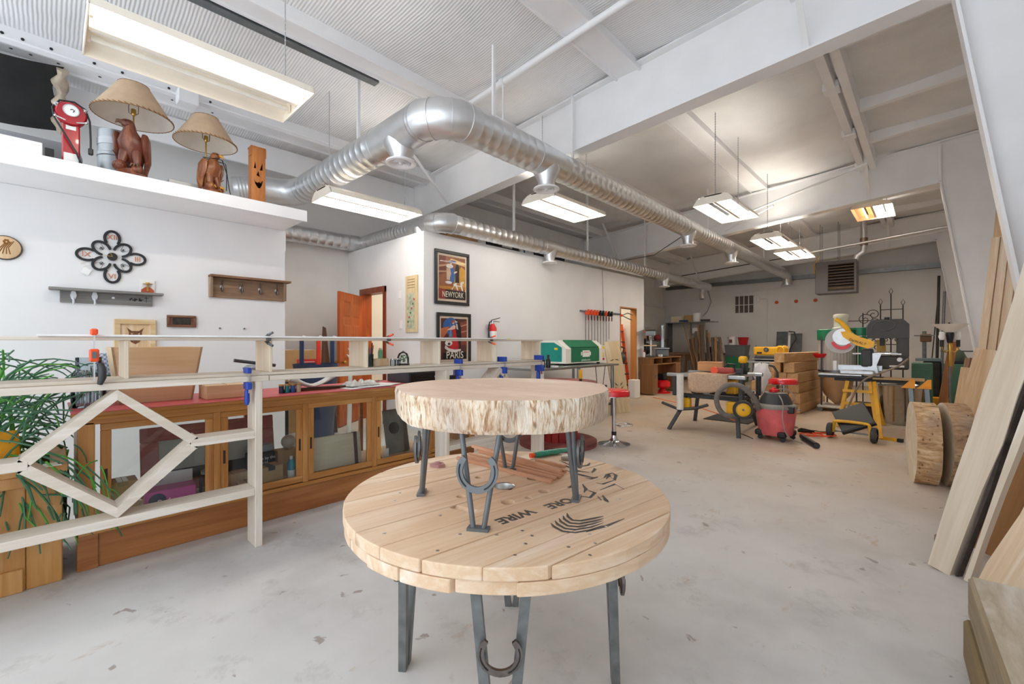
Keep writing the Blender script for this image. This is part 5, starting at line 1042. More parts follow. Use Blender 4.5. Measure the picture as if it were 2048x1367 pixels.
# ---------------- framed posters ----------------
PX = -5.238
def poster(y, z0, z1, wd, label, words, shapes, bgc):
    t = thing('framed_poster', label, 'poster', (PX, y, (z0 + z1) / 2), 0, 'framed travel posters'); h = z1 - z0; f = .048
    for y0, y1, a, c in ((-wd / 2, wd / 2, h / 2 - f, h / 2), (-wd / 2, wd / 2, -h / 2, -h / 2 + f), (-wd / 2, -wd / 2 + f, -h / 2 + f, h / 2 - f), (wd / 2 - f, wd / 2, -h / 2 + f, h / 2 - f)): B().bev(0, .028, y0, y1, a, c, .005).build('frame_bar', BLACK, t)
    B().box(0, .01, -wd / 2 + f, wd / 2 - f, -h / 2 + f, h / 2 - f).build('mat_board', paint('cream mat', 'e3d3bd', .7), t)
    T = wallT((.0102, 0, 0), (1, 0, 0)); sx = (wd / 2 - f - .03); sy = (h / 2 - f - .035)
    for k, (c, pts) in enumerate([(bgc, [(-1, -1), (1, -1), (1, 1), (-1, 1)])] + shapes):
        b = B(); b.prism([(x * sx, yy * sy) for x, yy in pts], .0004, T @ M.Translation((0, 0, .0006 * k))); b.build('printed_shape', paint('print ' + c, c, .5, 0, .08, 14), t)
    text('poster_lettering', words, .125 if len(words) > 6 else .15, M.Translation((PX, y, (z0 + z1) / 2)) @ T @ M.Translation((0, -sy * .8, .02)) @ M.Scale(.66 if len(words) > 6 else .9, 4, (1, 0, 0)), paint('poster cream', 'efe6d2', .5), t)
    B().box(.022, .0235, -wd / 2 + f, wd / 2 - f, -h / 2 + f, h / 2 - f).build('glazing', glass('picture glass', 'ffffff', 0, 1.12), t)
def ell(cx, cy, rx, ry, n=18, a0=0): return [(cx + rx * cos(2 * pi * k / n) , cy + ry * sin(2 * pi * k / n)) for k in range(n)]
poster(4.2, 1.86, 2.665, .66, 'upper framed art deco poster lettered NEWYORK with a blue lady and a hound', 'NEWYORK', [
    ('d9a441', [(.1, -.5), (1, -.5), (1, .45), (.7, .6), (.4, .3), (.1, .1)]), ('7d3a2a', [(-1, .1), (-.5, .2), (-.5, 1), (-1, 1)]), ('c9a07a', [(-1, .45), (-.45, .55), (-.45, .62), (-1, .55)]), ('c9a07a', [(-1, .2), (-.45, .25), (-.45, .32), (-1, .28)]),
    ('2c2622', [(.22, -.2), (.22, .5), (.3, .68), (.38, .72), (.46, .66), (.52, .5), (.52, -.2)]), ('e8c88a', [(-.3, .75), (1, .62), (1, .8), (-.1, .92)]),
    ('d8b9a0', [(-.45, -.1), (-.1, -.1), (-.1, .45), (-.45, .45)]), ('3f6fae', [(-.15, -.25), (.12, -.2), (.2, .15), (.12, .42), (-.02, .58), (-.2, .5), (-.1, .2), (-.2, 0)]),
    ('f2ece4', ell(-.22, .55, .26, .1)), ('f0d6c4', ell(-.12, .7, .07, .06)), ('33548c', [(-.35, .7), (-.1, .84), (.25, .82), (.28, .74), (-.05, .72)]), ('f2ece4', ell(-.3, -.22, .26, .07)), ('f0d6c4', [(.12, .2), (.34, .3), (.34, .36), (.1, .3)]),
    ('c7872f', [(-1, -.42), (1, -.36), (1, -.5), (-1, -.56)]), ('f4efe8', [(.05, -.28), (.3, -.2), (.55, -.22), (.7, -.12), (.85, -.1), (.88, -.18), (.78, -.2), (.74, -.34), (.8, -.56), (.72, -.56), (.62, -.38), (.35, -.36), (.42, -.56), (.34, -.56), (.24, -.38), (.12, -.36), (-.05, -.56), (-.12, -.54), (.06, -.38)]), ('b87a3a', [(.3, -.22), (.58, -.22), (.6, -.32), (.3, -.32)]),
    ('231d1b', [(-1, -.98), (1, -.98), (1, -.6), (-1, -.56)]), ('9a3527', [(-1, -1), (-.55, -1), (-.55, -.58), (-1, -.52)])], 'a0623f')
poster(4.235, .955, 1.737, .655, 'lower framed art deco poster lettered PARIS with a dancing couple', 'PARIS', [
    ('2f66b0', ell(-.25, .62, .6, .42)), ('c46a3c', [(-1, -.1), (-.4, .45), (-.4, .62), (-1, .5)]), ('6f8fae', [(-.42, .1), (-.3, .5), (-.26, .95), (-.22, .5), (-.1, .1)]), ('8a4030', [(.45, -.3), (1, -.3), (1, .95), (.45, .8)]), ('c98b74', [(.5, .6), (1, .7), (1, .76), (.5, .66)]), ('c98b74', [(.5, .3), (1, .38), (1, .44), (.5, .36)]),
    ('1d1a1e', [(.1, .75), (.32, .82), (.52, .6), (.55, .2), (.5, -.5), (.3, -.5), (.2, 0), (.05, .4)]), ('ead3c2', ell(.14, .88, .09, .09)), ('1d1a1e', ell(.18, .93, .1, .06)), ('d8d4d0', [(.1, .76), (.24, .74), (.3, .45), (.16, .5)]), ('ecc9b2', [(-.6, .42), (-.3, .55), (-.05, .7), (.1, .62), (.05, .45), (-.2, .45)]), ('ecc9b2', ell(-.1, .82, .09, .1)), ('b8502a', ell(-.13, .87, .1, .08)),
    ('c41f26', [(-.2, .45), (.1, .5), (.15, .2), (.35, -.35), (.3, -.55), (-.5, -.5), (-.3, -.2), (-.12, .15)]), ('f2e9e6', [(-.75, -.45), (-.4, -.62), (.0, -.66), (.5, -.58), (.5, -.5), (0, -.52), (-.4, -.46), (-.7, -.3)]), ('f2e9e6', ell(-.45, -.2, .28, .14)), ('2a2320', ell(-.42, -.24, .1, .06)),
    ('1a1715', [(-.85, -.98), (.9, -.98), (.9, -.66), (-.85, -.66)])], '5e2c26')
# fire extinguisher
fe = thing('fire_extinguisher', 'red and white fire extinguisher with a black hose on the poster wall', 'fire extinguisher', (-5.15, 4.97, 1.19)); fe.scale = (1.1, 1.1, 1.1)
B().prof((0, 0, 0), (0, 0, 1), [(0, .045), (.01, .06), (.30, .06), (.35, .035), (.37, .022)], 22).build('cylinder', RED, fe); B().prof((0, 0, .06), (0, 0, 1), [(0, .0608), (.2, .0608)], 22, caps=False).build('label', PAPER, fe)
B().cyl((0, 0, .37), (0, 0, .41), .02, n=12).build('valve', CHROME, fe); b = B(); b.beam((-.01, -.02, .42), (.02, .13, .46), .016, .01); b.beam((-.01, -.02, .41), (.02, .12, .40), .016, .008); b.build('lever', BLACK, fe)
B().tube([(0, -.02, .4), (.01, -.07, .39), (.02, -.1, .3), (.02, -.09, .12), (.02, -.075, .05)], [.011, .011, .011, .011, .016], 8).build('hose', BLACK, fe); B().box(-.078, -.06, -.02, .02, .05, .36).build('wall_bracket', STEEL, fe)
# boxes on the roof of the poster room
RZ_ = PT + .031
for k, (y0, y1, h, m, lb, ct) in enumerate(((4.15, 4.75, .2, CARD, 'brown carton behind the thin duct over the first poster', 'box'), (4.78, 4.95, .17, PAPER, 'white carton between brown and black boxes on the poster room roof', 'box'), (4.98, 5.75, .22, BLACK, 'black case lying on the poster room roof left of the blue striped bag', 'box'), (5.78, 6.15, .2, paint('white bag', 'e6e9ee', .5), 'white bag with a blue stripe on the poster room roof', 'bag'), (6.2, 7.1, .16, DKGREY, 'flat dark box at the right end of the row on the poster room roof', 'box'))):
    t = thing('bag' if ct == 'bag' else 'storage_box', lb, ct, (-5.45, (y0 + y1) / 2, RZ_)); q = (y1 - y0) / 2; B().bev(-.15, .17, -q, q, 0, h, .01).build('body', m, t)
    if ct == 'bag': B().box(.1705, .172, -.1, -.06, 0, h).build('stripe', BLUE, t)
    if k == 2: B().box(.1705, .174, -.05, .2, .03, .14).build('panel', GREYW, t)
b = B(); b.bev(-3.38, -3.2, fk(1003), fk(1032), 1.3275, 1.336, .002); tag(b.build('note_pad', paint('pale yellow pad', 'f0e68c', .7)), 'pale yellow pad lying on the far part of the bar top', 'pad')
b = B(); b.bev(-3.36, -3.18, fk(1035), fk(1062), 1.1035, 1.107, .001); tag(b.build('paper_sheet', PAPER), 'white paper sheet in the last cubby of the bar', 'paper')
t = thing('name_plate', 'black strip hung under the far part of the bar by the left blue clamp', 'strip', (FXF - .2, fk(915), .93)); B().bev(-.01, .01, -.12, .12, 0, .055, .003).build('strip', BLACK, t); B().box(-.005, .005, -.1, -.09, .055, .12).build('hanger', STEEL, t); B().box(-.005, .005, .09, .1, .055, .12).build('hanger', STEEL, t)
# ---------------- laser engraver on its steel table ----------------
STW = metal('worn sheet steel', 'b3b7b8', .35, .1, 8)
mt = thing('steel_table', 'long steel topped work table under the green engraver', 'table', (-4.5, 5.85, 0))
B().bev(-5.0, -4.0, 4.72, 6.98, .885, .92, .005).w('table_top', STW, mt); B().bev(-4.95, -4.05, 4.8, 6.9, .2, .225, .004).w('lower_shelf', DKGREY, mt)
for x in (-4.92, -4.08):
    for y in (4.82, 5.85, 6.88): B().cyl((x, y, 0), (x, y, .885), .028, n=12).w('leg', STW, mt)
TEAL = paint('teal enamel', '128a80', .35, 0, .04, 5); CRM = paint('cream machine enamel', 'efece0', .4, 0, .03, 5)
en = thing('laser_engraver', 'big green and cream desktop engraving machine with warning labels on the steel table', 'machine', (-4.5, 6.27, .92))
XA_, XB_ = -4.85, -4.22
b = B(); b.prism([(XA_, .03), (XB_, .03), (XB_, .27), (XB_ - .18, .405), (XA_, .405)], 1.16, M.Translation((0, 6.86, .92)) @ M.Rotation(R(90), 4, 'X')); b.w('housing', CRM, en)
b = B(); b.prism([(XA_ + .02, .06), (XB_ - .08, .06), (XB_ - .08, .29), (XB_ - .24, .37), (XA_ + .02, .37)], .006, M.Translation((0, 5.7, .92)) @ M.Rotation(R(90), 4, 'X')); b.w('side_panel', TEAL, en)
b = B(); b.bev(XB_, XB_ + .012, 5.84, 6.66, .97, 1.2, .004); b.w('front_door', GREEN, en)
b = B(); b.beam((XB_ - .002, 6.25, 1.21), (XB_ - .165, 6.25, 1.327), .82, .02, (1, 0, .5)); b.w('lid', GREEN, en)
for y0, y1, z in ((5.72, 5.76, .92), (6.78, 6.84, .92)): B().cyl((XB_ - .1, y0 + .02, z), (XB_ - .1, y0 + .02, z + .03), .03, n=12).w('foot', BLACK, en)
B().bev(XB_ + .001, XB_ + .01, 6.74, 6.85, .98, 1.24, .003).w('control_strip', CRM, en)
b = B(); b.box(XB_ + .0105, XB_ + .013, 6.15, 6.36, 1.05, 1.16); b.w('data_plate', PAPER, en)
for y in (6.12, 6.38): B().box(XB_ + .0105, XB_ + .0125, y - .018, y + .018, 1.075, 1.135).w('label', PAPER, en)
for z in (1.12, 1.135): B().box(XB_ + .013, XB_ + .0135, 6.18, 6.33, z, z + .005).w('label_rule', RED, en)
LBY = paint('warning yellow', 'f0c814', .4)
for y, z, s in ((6.795, 1.2, .035), (6.795, 1.1, .03), (6.795, 1.05, .025)):
    b = B(); b.prism([(-s, -s * .8), (s, -s * .8), (0, s)] if s == .03 else [(-s, -s * .6), (s, -s * .6), (s, s * .6), (-s, s * .6)], .001, wallT((XB_ + .0103, y, z), (1, 0, 0))); b.w('warning_label', LBY, en)
B().box(XA_ + .4, XA_ + .47, 5.692, 5.694, 1.17, 1.205).w('warning_label', LBY, en); B().cyl((XB_ + .01, 6.795, 1.0), (XB_ + .022, 6.795, 1.0), .022, n=14).w('stop_button', RED, en)
text('lettering', 'grizzly.com', .058, wallT((XB_ + .0126, 6.25, 1.0), (1, 0, 0)), PAPER, en); B().cyl((XA_ + .5, 5.69, 1.07), (XA_ + .5, 5.68, 1.07), .012, n=10).w('lock', CHROME, en)
for k, (y, x, h, c) in enumerate(((5.0, -4.12, .15, 'black squat bottle'), (5.1, -4.1, .17, 'black bottle with a slim neck'))):
    t = thing('bottle', c + ' standing in front of the engraver', 'bottle', (x, y, .9205), 0, 'bottles in front of the engraver'); B().prof((0, 0, 0), (0, 0, 1), [(0, .036), (h * .7, .036), (h * .8, .02), (h * .95, .018)], 16).build('bottle_body', paint('dark glass', '17191c', .2), t); B().cyl((0, 0, h * .95), (0, 0, h + .02), .02, n=12).build('cap', BLACK, t)
b = B(); b.bev(-4.12, -4.03, 5.17, 5.26, .9205, .945, .004); tag(b.build('small_box', PAPER), 'small red and white carton lying by the black bottles', 'box')
b = B(); b.bev(-4.7, -4.15, 5.0, 5.6, .226, .6, .01); tag(b.build('dark_bin', DKGREY), 'large dark bin under the steel table at its near end', 'bin')
b = B(); b.bev(-4.5, -4.1, 6.3, 6.75, .226, .55, .01); tag(b.build('black_box', BLACK), 'black box under the steel table behind the carved board', 'box')
o = B().ball((-4.3, 6.15, .30), .075, 14, 8, (1, 1.3, .9)).build('blue_rag', paint('bright blue cloth', '2f7fd0', .8, 0, .1, 12)); tag(o, 'crumpled blue rag on the shelf of the steel table', 'rag')
b = B(); b.tube([(-3.99, 6.2, .9), (-3.97, 6.22, .6), (-3.98, 6.3, .45), (-3.98, 6.4, .5), (-3.98, 6.45, .75), (-3.99, 6.5, .9)], .006, 6); tag(b.build('power_cord', BLACK), 'black cord hanging in a loop from the edge of the steel table', 'cord')
# red spool
RSP = wood('red painted boards', 'b3231f', '8f1a18', 'c6342c', 2, 6, .5, 0, .1); RSD = wood('dull red boards', '94504a', '7a3d38', 'a9645c', 1, 6, .6, 0, .1)
rs = thing('red_spool', 'red painted cable spool standing on end behind the slab table', 'spool', (-3.46, 4.5, 0)); 
for nm, z0, z1 in (('lower_flange', 0, .06), ('upper_flange', .745, .80)): B().prof((0, 0, z0), (0, 0, 1), [(0, .495), (z1 - z0, .495)], 40).build(nm, RSD, rs)
for k in range(18):
    a = 2 * pi * k / 18; B().beam((.24 * cos(a), .24 * sin(a), .06), (.24 * cos(a), .24 * sin(a), .745), .08, .025, (cos(a), sin(a), 0)).build('drum_stave', RSP, rs)
yt = thing('glue_tube', 'yellow glue tube standing on its black cap on the red spool', 'tube', (-3.2, 4.63, .801)); B().prof((0, 0, 0), (0, 0, 1), [(0, .018), (.035, .018)], 12).build('cap', BLACK, yt)
b = B(); b.rings([[V((a * cos(q), c * sin(q), z)) for q in [2 * pi * i / 14 for i in range(14)]] for z, a, c in ((.035, .015, .015), (.06, .022, .024), (.12, .014, .033), (.15, .002, .035))]); b.build('tube_body', YEL, yt)
# stools
def stool(loc, label, h, d=.195):
    t = thing('bar_stool', label, 'stool', loc, .3, 'red seated bar stools')
    B().prof((0, 0, h - .085), (0, 0, 1), [(0, .03), (.0, d - .012), (.01, d), (.06, d), (.078, d - .012), (.085, d - .04), (.085, .001)], 32).build('seat', paint('red vinyl', 'd8121c', .28, 0, .03, 5, 0, .3), t)
    B().prof((0, 0, h - .09), (0, 0, 1), [(0, d - .02), (.006, d + .002), (.012, d + .002)], 32).build('seat_ring', CHROME, t)
    B().cyl((0, 0, .1), (0, 0, h - .085), .027, n=16).build('column', CHROME, t); B().prof((0, 0, .12), (0, 0, 1), [(0, .03), (.045, .032), (.05, .02)], 14).build('collar', BLACK, t)
    B().prof((0, 0, 0), (0, 0, 1), [(0, .2), (.012, .2), (.02, .18), (.04, .08), (.075, .04), (.12, .032)], 36).build('base', CHROME, t)
    b = B(); b.tube([(.03 + .1 + .1 * cos(a), .1 * sin(a), .26) for a in [2 * pi * k / 24 for k in range(24)]], .009, 8, True); b.cyl((0, 0, .26), (.05, 0, .26), .009); b.build('foot_ring', CHROME, t)
stool((-2.91, 4.95, 0), 'red seated chrome stool on the open floor right of the slab table', .7)
stool((-1.63, 7.75, 0), 'red seated stool behind the shop vacuum by the timber stack', .74)
# clamp rack
cr = thing('clamp_rack', 'steel rail on the poster wall carrying hung bar clamps', 'rack', (-5.2, 8.4, 1.93)); B().box(-5.24, -5.2, 7.55, 9.15, 1.93, 1.96).w('rail', STEEL, cr)
for k in range(9):
    y = 7.68 + .115 * k; oz = k in (0, 1, 2, 3, 6); L = (.85, .9, .95, .9, .7, .75, .85, .72, .6)[k]
    t = thing('hung_clamp', ('first', 'second', 'third', 'fourth', 'fifth', 'sixth', 'seventh', 'eighth', 'ninth')[k] + (' clamp from the left on the rack, with an orange head' if oz else ' clamp from the left on the rack, with a black head'), 'clamp', (-5.19, y, 1.955), 0, 'bar clamps on the wall rack')
    b = B(); b.box(.0, .012, -.012, .012, -L, .015); b.build('bar', CHROME, t); b = B(); b.bev(.0, .1, -.016, .016, -.09, -.02, .006); b.bev(.06, .1, -.02, .02, -.02, .02, .005); b.build('head', ORANGE if oz else BLACK, t)
    B().prof((.08, 0, -.09), (0, 0, -1), [(0, .008), (.03, .014), (.1, .013), (.11, .006)], 10).build('handle', BLACK if k % 2 else paint('clamp red grip', '7a2a20', .5), t)
t = thing('hung_tongs', 'black tong shaped clamp hung beside the store doorway', 'clamp', (-5.2, 9.2, 1.92)); b = B(); b.tube([(0, 0, 0), (.04, .2, .06), (.06, .4, .02)], .012, 8); b.tube([(0, 0, 0), (.04, .18, -.06), (.06, .36, -.1)], .012, 8); b.build('tong_arm', STEEL, t); B().ball((0, 0, 0), .03, 10, 6).build('pivot', ORANGE, t)
# carved board leaning, store doorway
CB = wood('spalted pale board', 'e6d5b8', 'd2bb93', 'efe2cb', 2, 5, .55, 0, .05)
cbd = thing('carved_board', 'tall pale board with dark leaf shaped stains leaning by the steel table', 'board', (-4.08, 7.275, 0))
plank('board', (-4.08, 7.275, .004), (-4.36, 7.31, 1.31), .3, .03, (1, -.75, .2), CB, cbd)
mm = cbd.children[0].matrix_basis
for k, (u, z, a) in enumerate([(s * .05, .30 + .075 * q, s * (.55 + .1 * q)) for q in range(4) for s in (-1, 1)] + [(-.05, .98, .3), (.05, .98, -.3)]):
    b = B(); b.prism([(-.05, 0), (-.01, .012), (.05, .004), (0, -.012)], .001, mm @ M.Translation((u, .0152, z)) @ M.Rotation(R(90), 4, 'X') @ M.Rotation(a + (pi if u < 0 else 0), 4, 'Z') @ M.Translation((0, 0, -.001)));
    o = b.build('dark_stain', paint('spalt stain', '6b5335', .7), cbd); o.matrix_parent_inverse = wmat(cbd).inverted()
FIR = wood('orange fir jamb', 'd99b5c', 'c08044', 'e3ac72', 2, 6, .5, 1.5, .06)
tr = thing('trim_7', None, None, (-5.3, 9.96, 0)); tr['kind'] = 'structure'
B().box(-5.38, -5.225, 9.93, 9.965, 0, 2.1).w('jamb_board', FIR, tr); B().box(-5.38, -5.225, 9.185, 9.21, 0, 2.1).w('jamb_board', FIR, tr); B().box(-5.38, -5.225, 9.185, 9.965, 2.1, 2.13).w('head_board', FIR, tr)
ld = thing('step_ladder', 'orange step ladder leaning just inside the store doorway', 'ladder', (-5.6, 9.95, 0))
for y in (9.82, 10.12): B().beam((-5.5, y, 0), (-5.75, y + .02, 1.75), .03, .07, (1, 0, 0)).w('rail', ORANGE, ld)
for k in range(6): z = .22 + .27 * k; B().beam((-5.5 - .25 * z / 1.75, 9.82, z), (-5.5 - .25 * z / 1.75, 10.14, z), .08, .025).w('rung', DKGREY, ld)
b = B(); b.ball((-5.45, 9.6, .9), .12, 12, 8, (1, 1, 1.2)); b.tube([(-5.45, 9.65, 1.0), (-5.42, 9.7, 1.15), (-5.45, 9.55, 1.2)], .02, 8); b.tube([(-5.47, 9.58, .0), (-5.46, 9.59, .8)], .03, 8); tag(b.build('garden_tool', DKGREY), 'dark power tool standing in the store doorway by the ladder', 'tool')
b = B(); b.bev(-5.1, -4.92, 9.3, 9.55, 0, .42, .01); tag(b.build('grey_box', GREYW), 'small grey box on the floor beside the doorway jamb', 'box')
# ---------------- desk with machines by the doorway ----------------
LAM = wood('laminate walnut', '9a7048', '805a38', 'a97f56', 2, 5, .45, 0, .03); LAMY = wood('laminate walnut top', 'a4784c', '8c633c', 'b3895c', 1, 5, .45, 0, .03)
dk = thing('desk', 'old walnut kneehole desk with three open cubbies by the store doorway', 'desk', (-5.05, 10.85, 0)); DY0, DY1 = 10.06, 11.66
B().bev(-5.24, -4.82, DY0 - .01, DY1, .9, .925, .004).w('desk_top', LAMY, dk)
for y0, y1 in ((DY0, 10.31), (11.36, DY1)):
    B().box(-5.23, -4.86, y0, y1, .03, .74).w('pedestal', LAM, dk); B().bev(-4.86, -4.84, y0 + .004, y1 - .004, .05, .735, .003).w('door', LAM, dk)
    B().box(-4.838, -4.825, (y0 + y1) / 2 - .01, (y0 + y1) / 2 + .01, .42, .5).w('door_pull', STEEL, dk)
B().box(-5.23, -5.2, 10.31, 11.36, .1, .9).w('back_board', LAM, dk); B().box(-5.23, -4.84, DY0, DY1, .74, .76).w('cubby_shelf', LAMY, dk); B().box(-5.23, -4.84, DY0, DY0 + .02, .76, .9).w('cubby_side', LAM, dk)
for y in (10.55, 11.08, 11.64): B().box(-5.22, -4.85, y, y + .02, .76, .9).w('cubby_side', LAM, dk)
ac = thing('air_compressor', 'small bright red air compressor on the floor in the desk kneehole', 'compressor', (-4.95, 10.8, 0)); b = B(); b.prof((0, 0, .12), (0, 0, 1), [(0, .05), (.02, .14), (.06, .19), (.16, .19), (.2, .14), (.22, .05)], 24); b.build('tank', RED, ac); B().prof((0, 0, 0), (0, 0, 1), [(0, .2), (.03, .2), (.04, .1), (.12, .06)], 20).build('base', RED, ac)
B().bev(-.1, .1, -.1, .1, .33, .5, .03).build('pump', BLACK, ac); text('lettering', 'compressor', .03, M.Translation((-4.95, 10.8, 0)) @ wallT((.191, 0, .22), (1, 0, 0)), PAPER, ac) if False else None
def drill_press(loc, label, s=1.0, rz=0):
    t = thing('drill_press', label, 'drill press', loc, rz); B().bev(-.14 * s, .2 * s, -.1 * s, .1 * s, 0, .035, .008).build('base', DKGREY, t); B().cyl((-.08 * s, 0, .03), (-.08 * s, 0, .58 * s), .028 * s, n=14).build('column', CHROME, t)
    B().bev(-.05 * s, .18 * s, -.14 * s, .14 * s, .26 * s, .285 * s, .004).build('table', PINE, t); B().bev(-.18 * s, .22 * s, -.1 * s, .1 * s, .5 * s, .62 * s, .03).build('head', paint('light blue grey casting', '8d9aa3', .4), t)
    B().bev(-.24 * s, .24 * s, -.12 * s, .12 * s, .625 * s, .70 * s, .02).build('belt_cover', paint('taupe cover', '5f5850', .4), t); B().cyl((-.16 * s, -.04, .4 * s), (-.16 * s, -.04, .6 * s), .07 * s, n=16).build('motor', BLACK, t)
    B().prof((.14 * s, 0, .5 * s), (0, 0, -1), [(0, .03 * s), (.06 * s, .028 * s), (.1 * s, .015 * s), (.16 * s, .005)], 12).build('chuck', CHROME, t)
    b = B()
    for k in range(3): a = 2.1 * k + .4; b.cyl((.1 * s, -.1 * s, .55 * s), (.1 * s + .1 * cos(a) * s, -.12 * s, .55 * s + .1 * sin(a) * s), .006, n=6); b.ball((.1 * s + .1 * cos(a) * s, -.12 * s, .55 * s + .1 * sin(a) * s), .014, 8, 5)
    b.build('feed_handle', ORANGE, t); return t
drill_press((-5.0, 10.25, .926), 'bench drill press at the near end of the desk', 1.05, -1.2)
sw = thing('scroll_saw', 'grey bench machine with a tall steel column on the desk', 'machine', (-5.02, 10.95, .926), -1.2)
B().bev(-.2, .22, -.15, .15, 0, .2, .03).build('base', paint('dull grey casting', '6f767c', .45, 0, .1, 8), sw); B().bev(-.22, .26, -.18, .18, .2, .225, .004).build('table', STW, sw); B().bev(-.13, -.06, -.04, .04, .225, .82, .01).build('column', STW, sw); B().bev(-.13, .08, -.03, .03, .74, .80, .01).build('arm', STW, sw); B().cyl((.06, 0, .45), (.06, 0, .75), .02, n=10).build('guide_post', CHROME, sw)
t = thing('small_bottle', 'little red capped bottle at the near edge of the desk', 'bottle', (-5.1, 10.1, .926)); B().prof((0, 0, 0), (0, 0, 1), [(0, .03), (.1, .03), (.13, .015)], 12).build('bottle_body', PAPER, t); B().cyl((0, 0, .13), (0, 0, .16), .016, n=10).build('cap', RED, t)
o = B().bev(-4.95, -4.86, 10.55, 10.62, .926, .985, .006).build('white_cup', PAPER); tag(o, 'small white tub near the front edge of the desk', 'cup')
for k, (x, y, z, s, lb) in enumerate(((-6.35, 11.9, 1.55, (.35, .4, .3), 'upper black bag on the dark shelf behind the desk'), (-6.1, 12.1, 1.1, (.4, .55, .32), 'lower black bag on the dark shelf behind the desk'), (-6.0, 12.75, 1.42, (.2, .25, .2), 'dark red bag on the shelf behind the desk'))):
    o = B().ball((x, y, z), 1, 16, 9, tuple(q * .55 for q in s)).build('cloth_bag', paint('black nylon' if k < 2 else 'dark red nylon', '141416' if k < 2 else '7a1420', .7, 0, .2, 10, .3)); tag(o, lb, 'bag')
sf = thing('dark_shelf', 'dark two tier shelf unit behind the wall end, loaded with black bags', 'shelf', (-6.2, 12.2, 0))
for z in (.85, 1.32): B().box(-6.6, -5.75, 11.5, 13.0, z, z + .03).w('shelf_board', DKGREY, sf)
for x in (-6.58, -5.8):
    for y in (11.52, 12.98): B().box(x, x + .04, y - .02, y + .02, 0, 1.4).w('upright', DKGREY, sf)
# ---------------- far left: hutch bench ----------------
HG = paint('pale grey sheet', 'b9b8b3', .5, 0, .05, 4)
hb_ = thing('hutch_bench', 'long work bench with a pale grey back panel and top shelf against the far wall', 'workbench', (-6.3, 15.7, 0))
B().box(-6.95, -5.75, 15.95, 15.98, .95, 1.98).w('back_panel', HG, hb_); B().bev(-7.0, -5.3, 15.5, 15.98, 1.98, 2.01, .004).w('top_shelf', STW, hb_); B().box(-6.98, -6.92, 15.5, 15.98, .9, 1.98).w('side_post', STEEL, hb_); B().box(-6.25, -6.22, 15.93, 15.95, .95, 1.98).w('panel_batten', STEEL, hb_)
B().bev(-7.1, -5.0, 15.1, 16.0, .86, .92, .006).w('bench_top', BRW, hb_)
for x in (-7.05, -6.2, -5.1): B().box(x, x + .09, 15.15, 15.25, 0, .86).w('leg', BRWZ, hb_)
B().box(-7.05, -5.05, 15.18, 15.22, .66, .86).w('apron', BRW, hb_)
carton('storage_box', 'cream carton on the top shelf of the far hutch', (-6.6, 15.7, 2.011), (.4, .3, .2), 0, paint('cream carton', 'd9cfb2', .7)); carton('storage_box', 'tan carton behind the cream one on the far hutch', (-6.2, 15.8, 2.011), (.35, .25, .24), 0, CARD)
o = B().prof((-5.95, 15.7, 2.011), (0, 0, 1), [(0, .11), (.3, .13), (.3, .12), (.02, .1)], 18, caps=False).build('white_bucket', PAPER); tag(o, 'white bucket on the top shelf of the far hutch', 'bucket')
for k, (x, c, lb) in enumerate(((-6.35, '27407a', 'blue roll on the top shelf of the far hutch'), (-5.6, '3a3b40', 'dark roll at the right end of the far hutch shelf'))): o = B().cyl((x - .15, 15.56, 2.05), (x + .15, 15.58, 2.05), .035, n=12).build('material_roll', paint('roll ' + c, c, .6)); tag(o, lb, 'roll')
bg_ = thing('bench_grinder', 'green disc sander on the far bench', 'grinder', (-5.75, 15.3, .921)); B().bev(-.13, .13, -.1, .1, 0, .2, .02).build('stand', paint('pale green enamel', '86b598', .4), bg_); B().cyl((0, -.12, .32), (0, .14, .32), .1, n=18).build('motor', paint('pale green enamel', '86b598', .4), bg_); B().cyl((-.02, -.16, .33), (-.02, -.12, .33), .17, n=26).build('sanding_disc', paint('blue grey disc', '5d6a80', .6), bg_); B().cyl((-.02, -.165, .33), (-.02, -.16, .33), .05, n=16).build('disc_centre', paint('disc tan', 'c2b59a', .6), bg_)
t = thing('wall_dispenser', 'white dispenser fixed to the grey panel of the far hutch', 'dispenser', (-6.0, 15.93, 1.68)); B().bev(-.14, .14, -.14, 0, -.08, .12, .01).build('body', BEAMW, t); B().bev(.02, .12, -.12, -.02, -.25, -.08, .01).build('spout', GREYW, t)
t = thing('pipe_vise', 'small black vise with tools behind it on the far bench', 'tool', (-5.35, 15.35, .921)); B().bev(-.1, .1, -.12, .12, 0, .12, .02).build('base', BLACK, t); B().bev(-.12, .14, -.08, .08, .12, .22, .02).build('jaw', DKGREY, t); B().cyl((.0, -.2, .16), (0, -.08, .16), .015, n=8).build('screw', CHROME, t)
rd = random.Random(11); SCR = [wood('scrap wood %d' % k, *c, 2, 8, .7) for k, c in enumerate((('8d7a66', '6f5e4d', 'a08c76'), ('b98d5f', '9a7248', 'c9a074'), ('7a6a5a', '5f5145', '8d7c6a')))]
for k in range(13):
    x = -5.75 + .075 * k + rd.uniform(-.02, .02); h = 1.25 - .55 * abs(k - 4) / 9 + rd.uniform(-.1, .25) - (.15 if k < 2 else 0); o = plank('scrap_board', (x + .1, 14.72 - .045 * (k % 3), .004), (x - .14 + .03 * (k % 4), 15.05 - .045 * (k % 3), h + .45), rd.uniform(.07, .15), .025, (.2, -1, 0), SCR[k % 3], None, .02, k, .8)
    tag(o, ('first', 'second', 'third', 'fourth', 'fifth', 'sixth', 'seventh', 'eighth', 'ninth', 'tenth', 'eleventh', 'twelfth', 'last')[k] + ' weathered scrap board from the left in the bundle at the far bench', 'board', 'scrap boards leaning at the far bench')
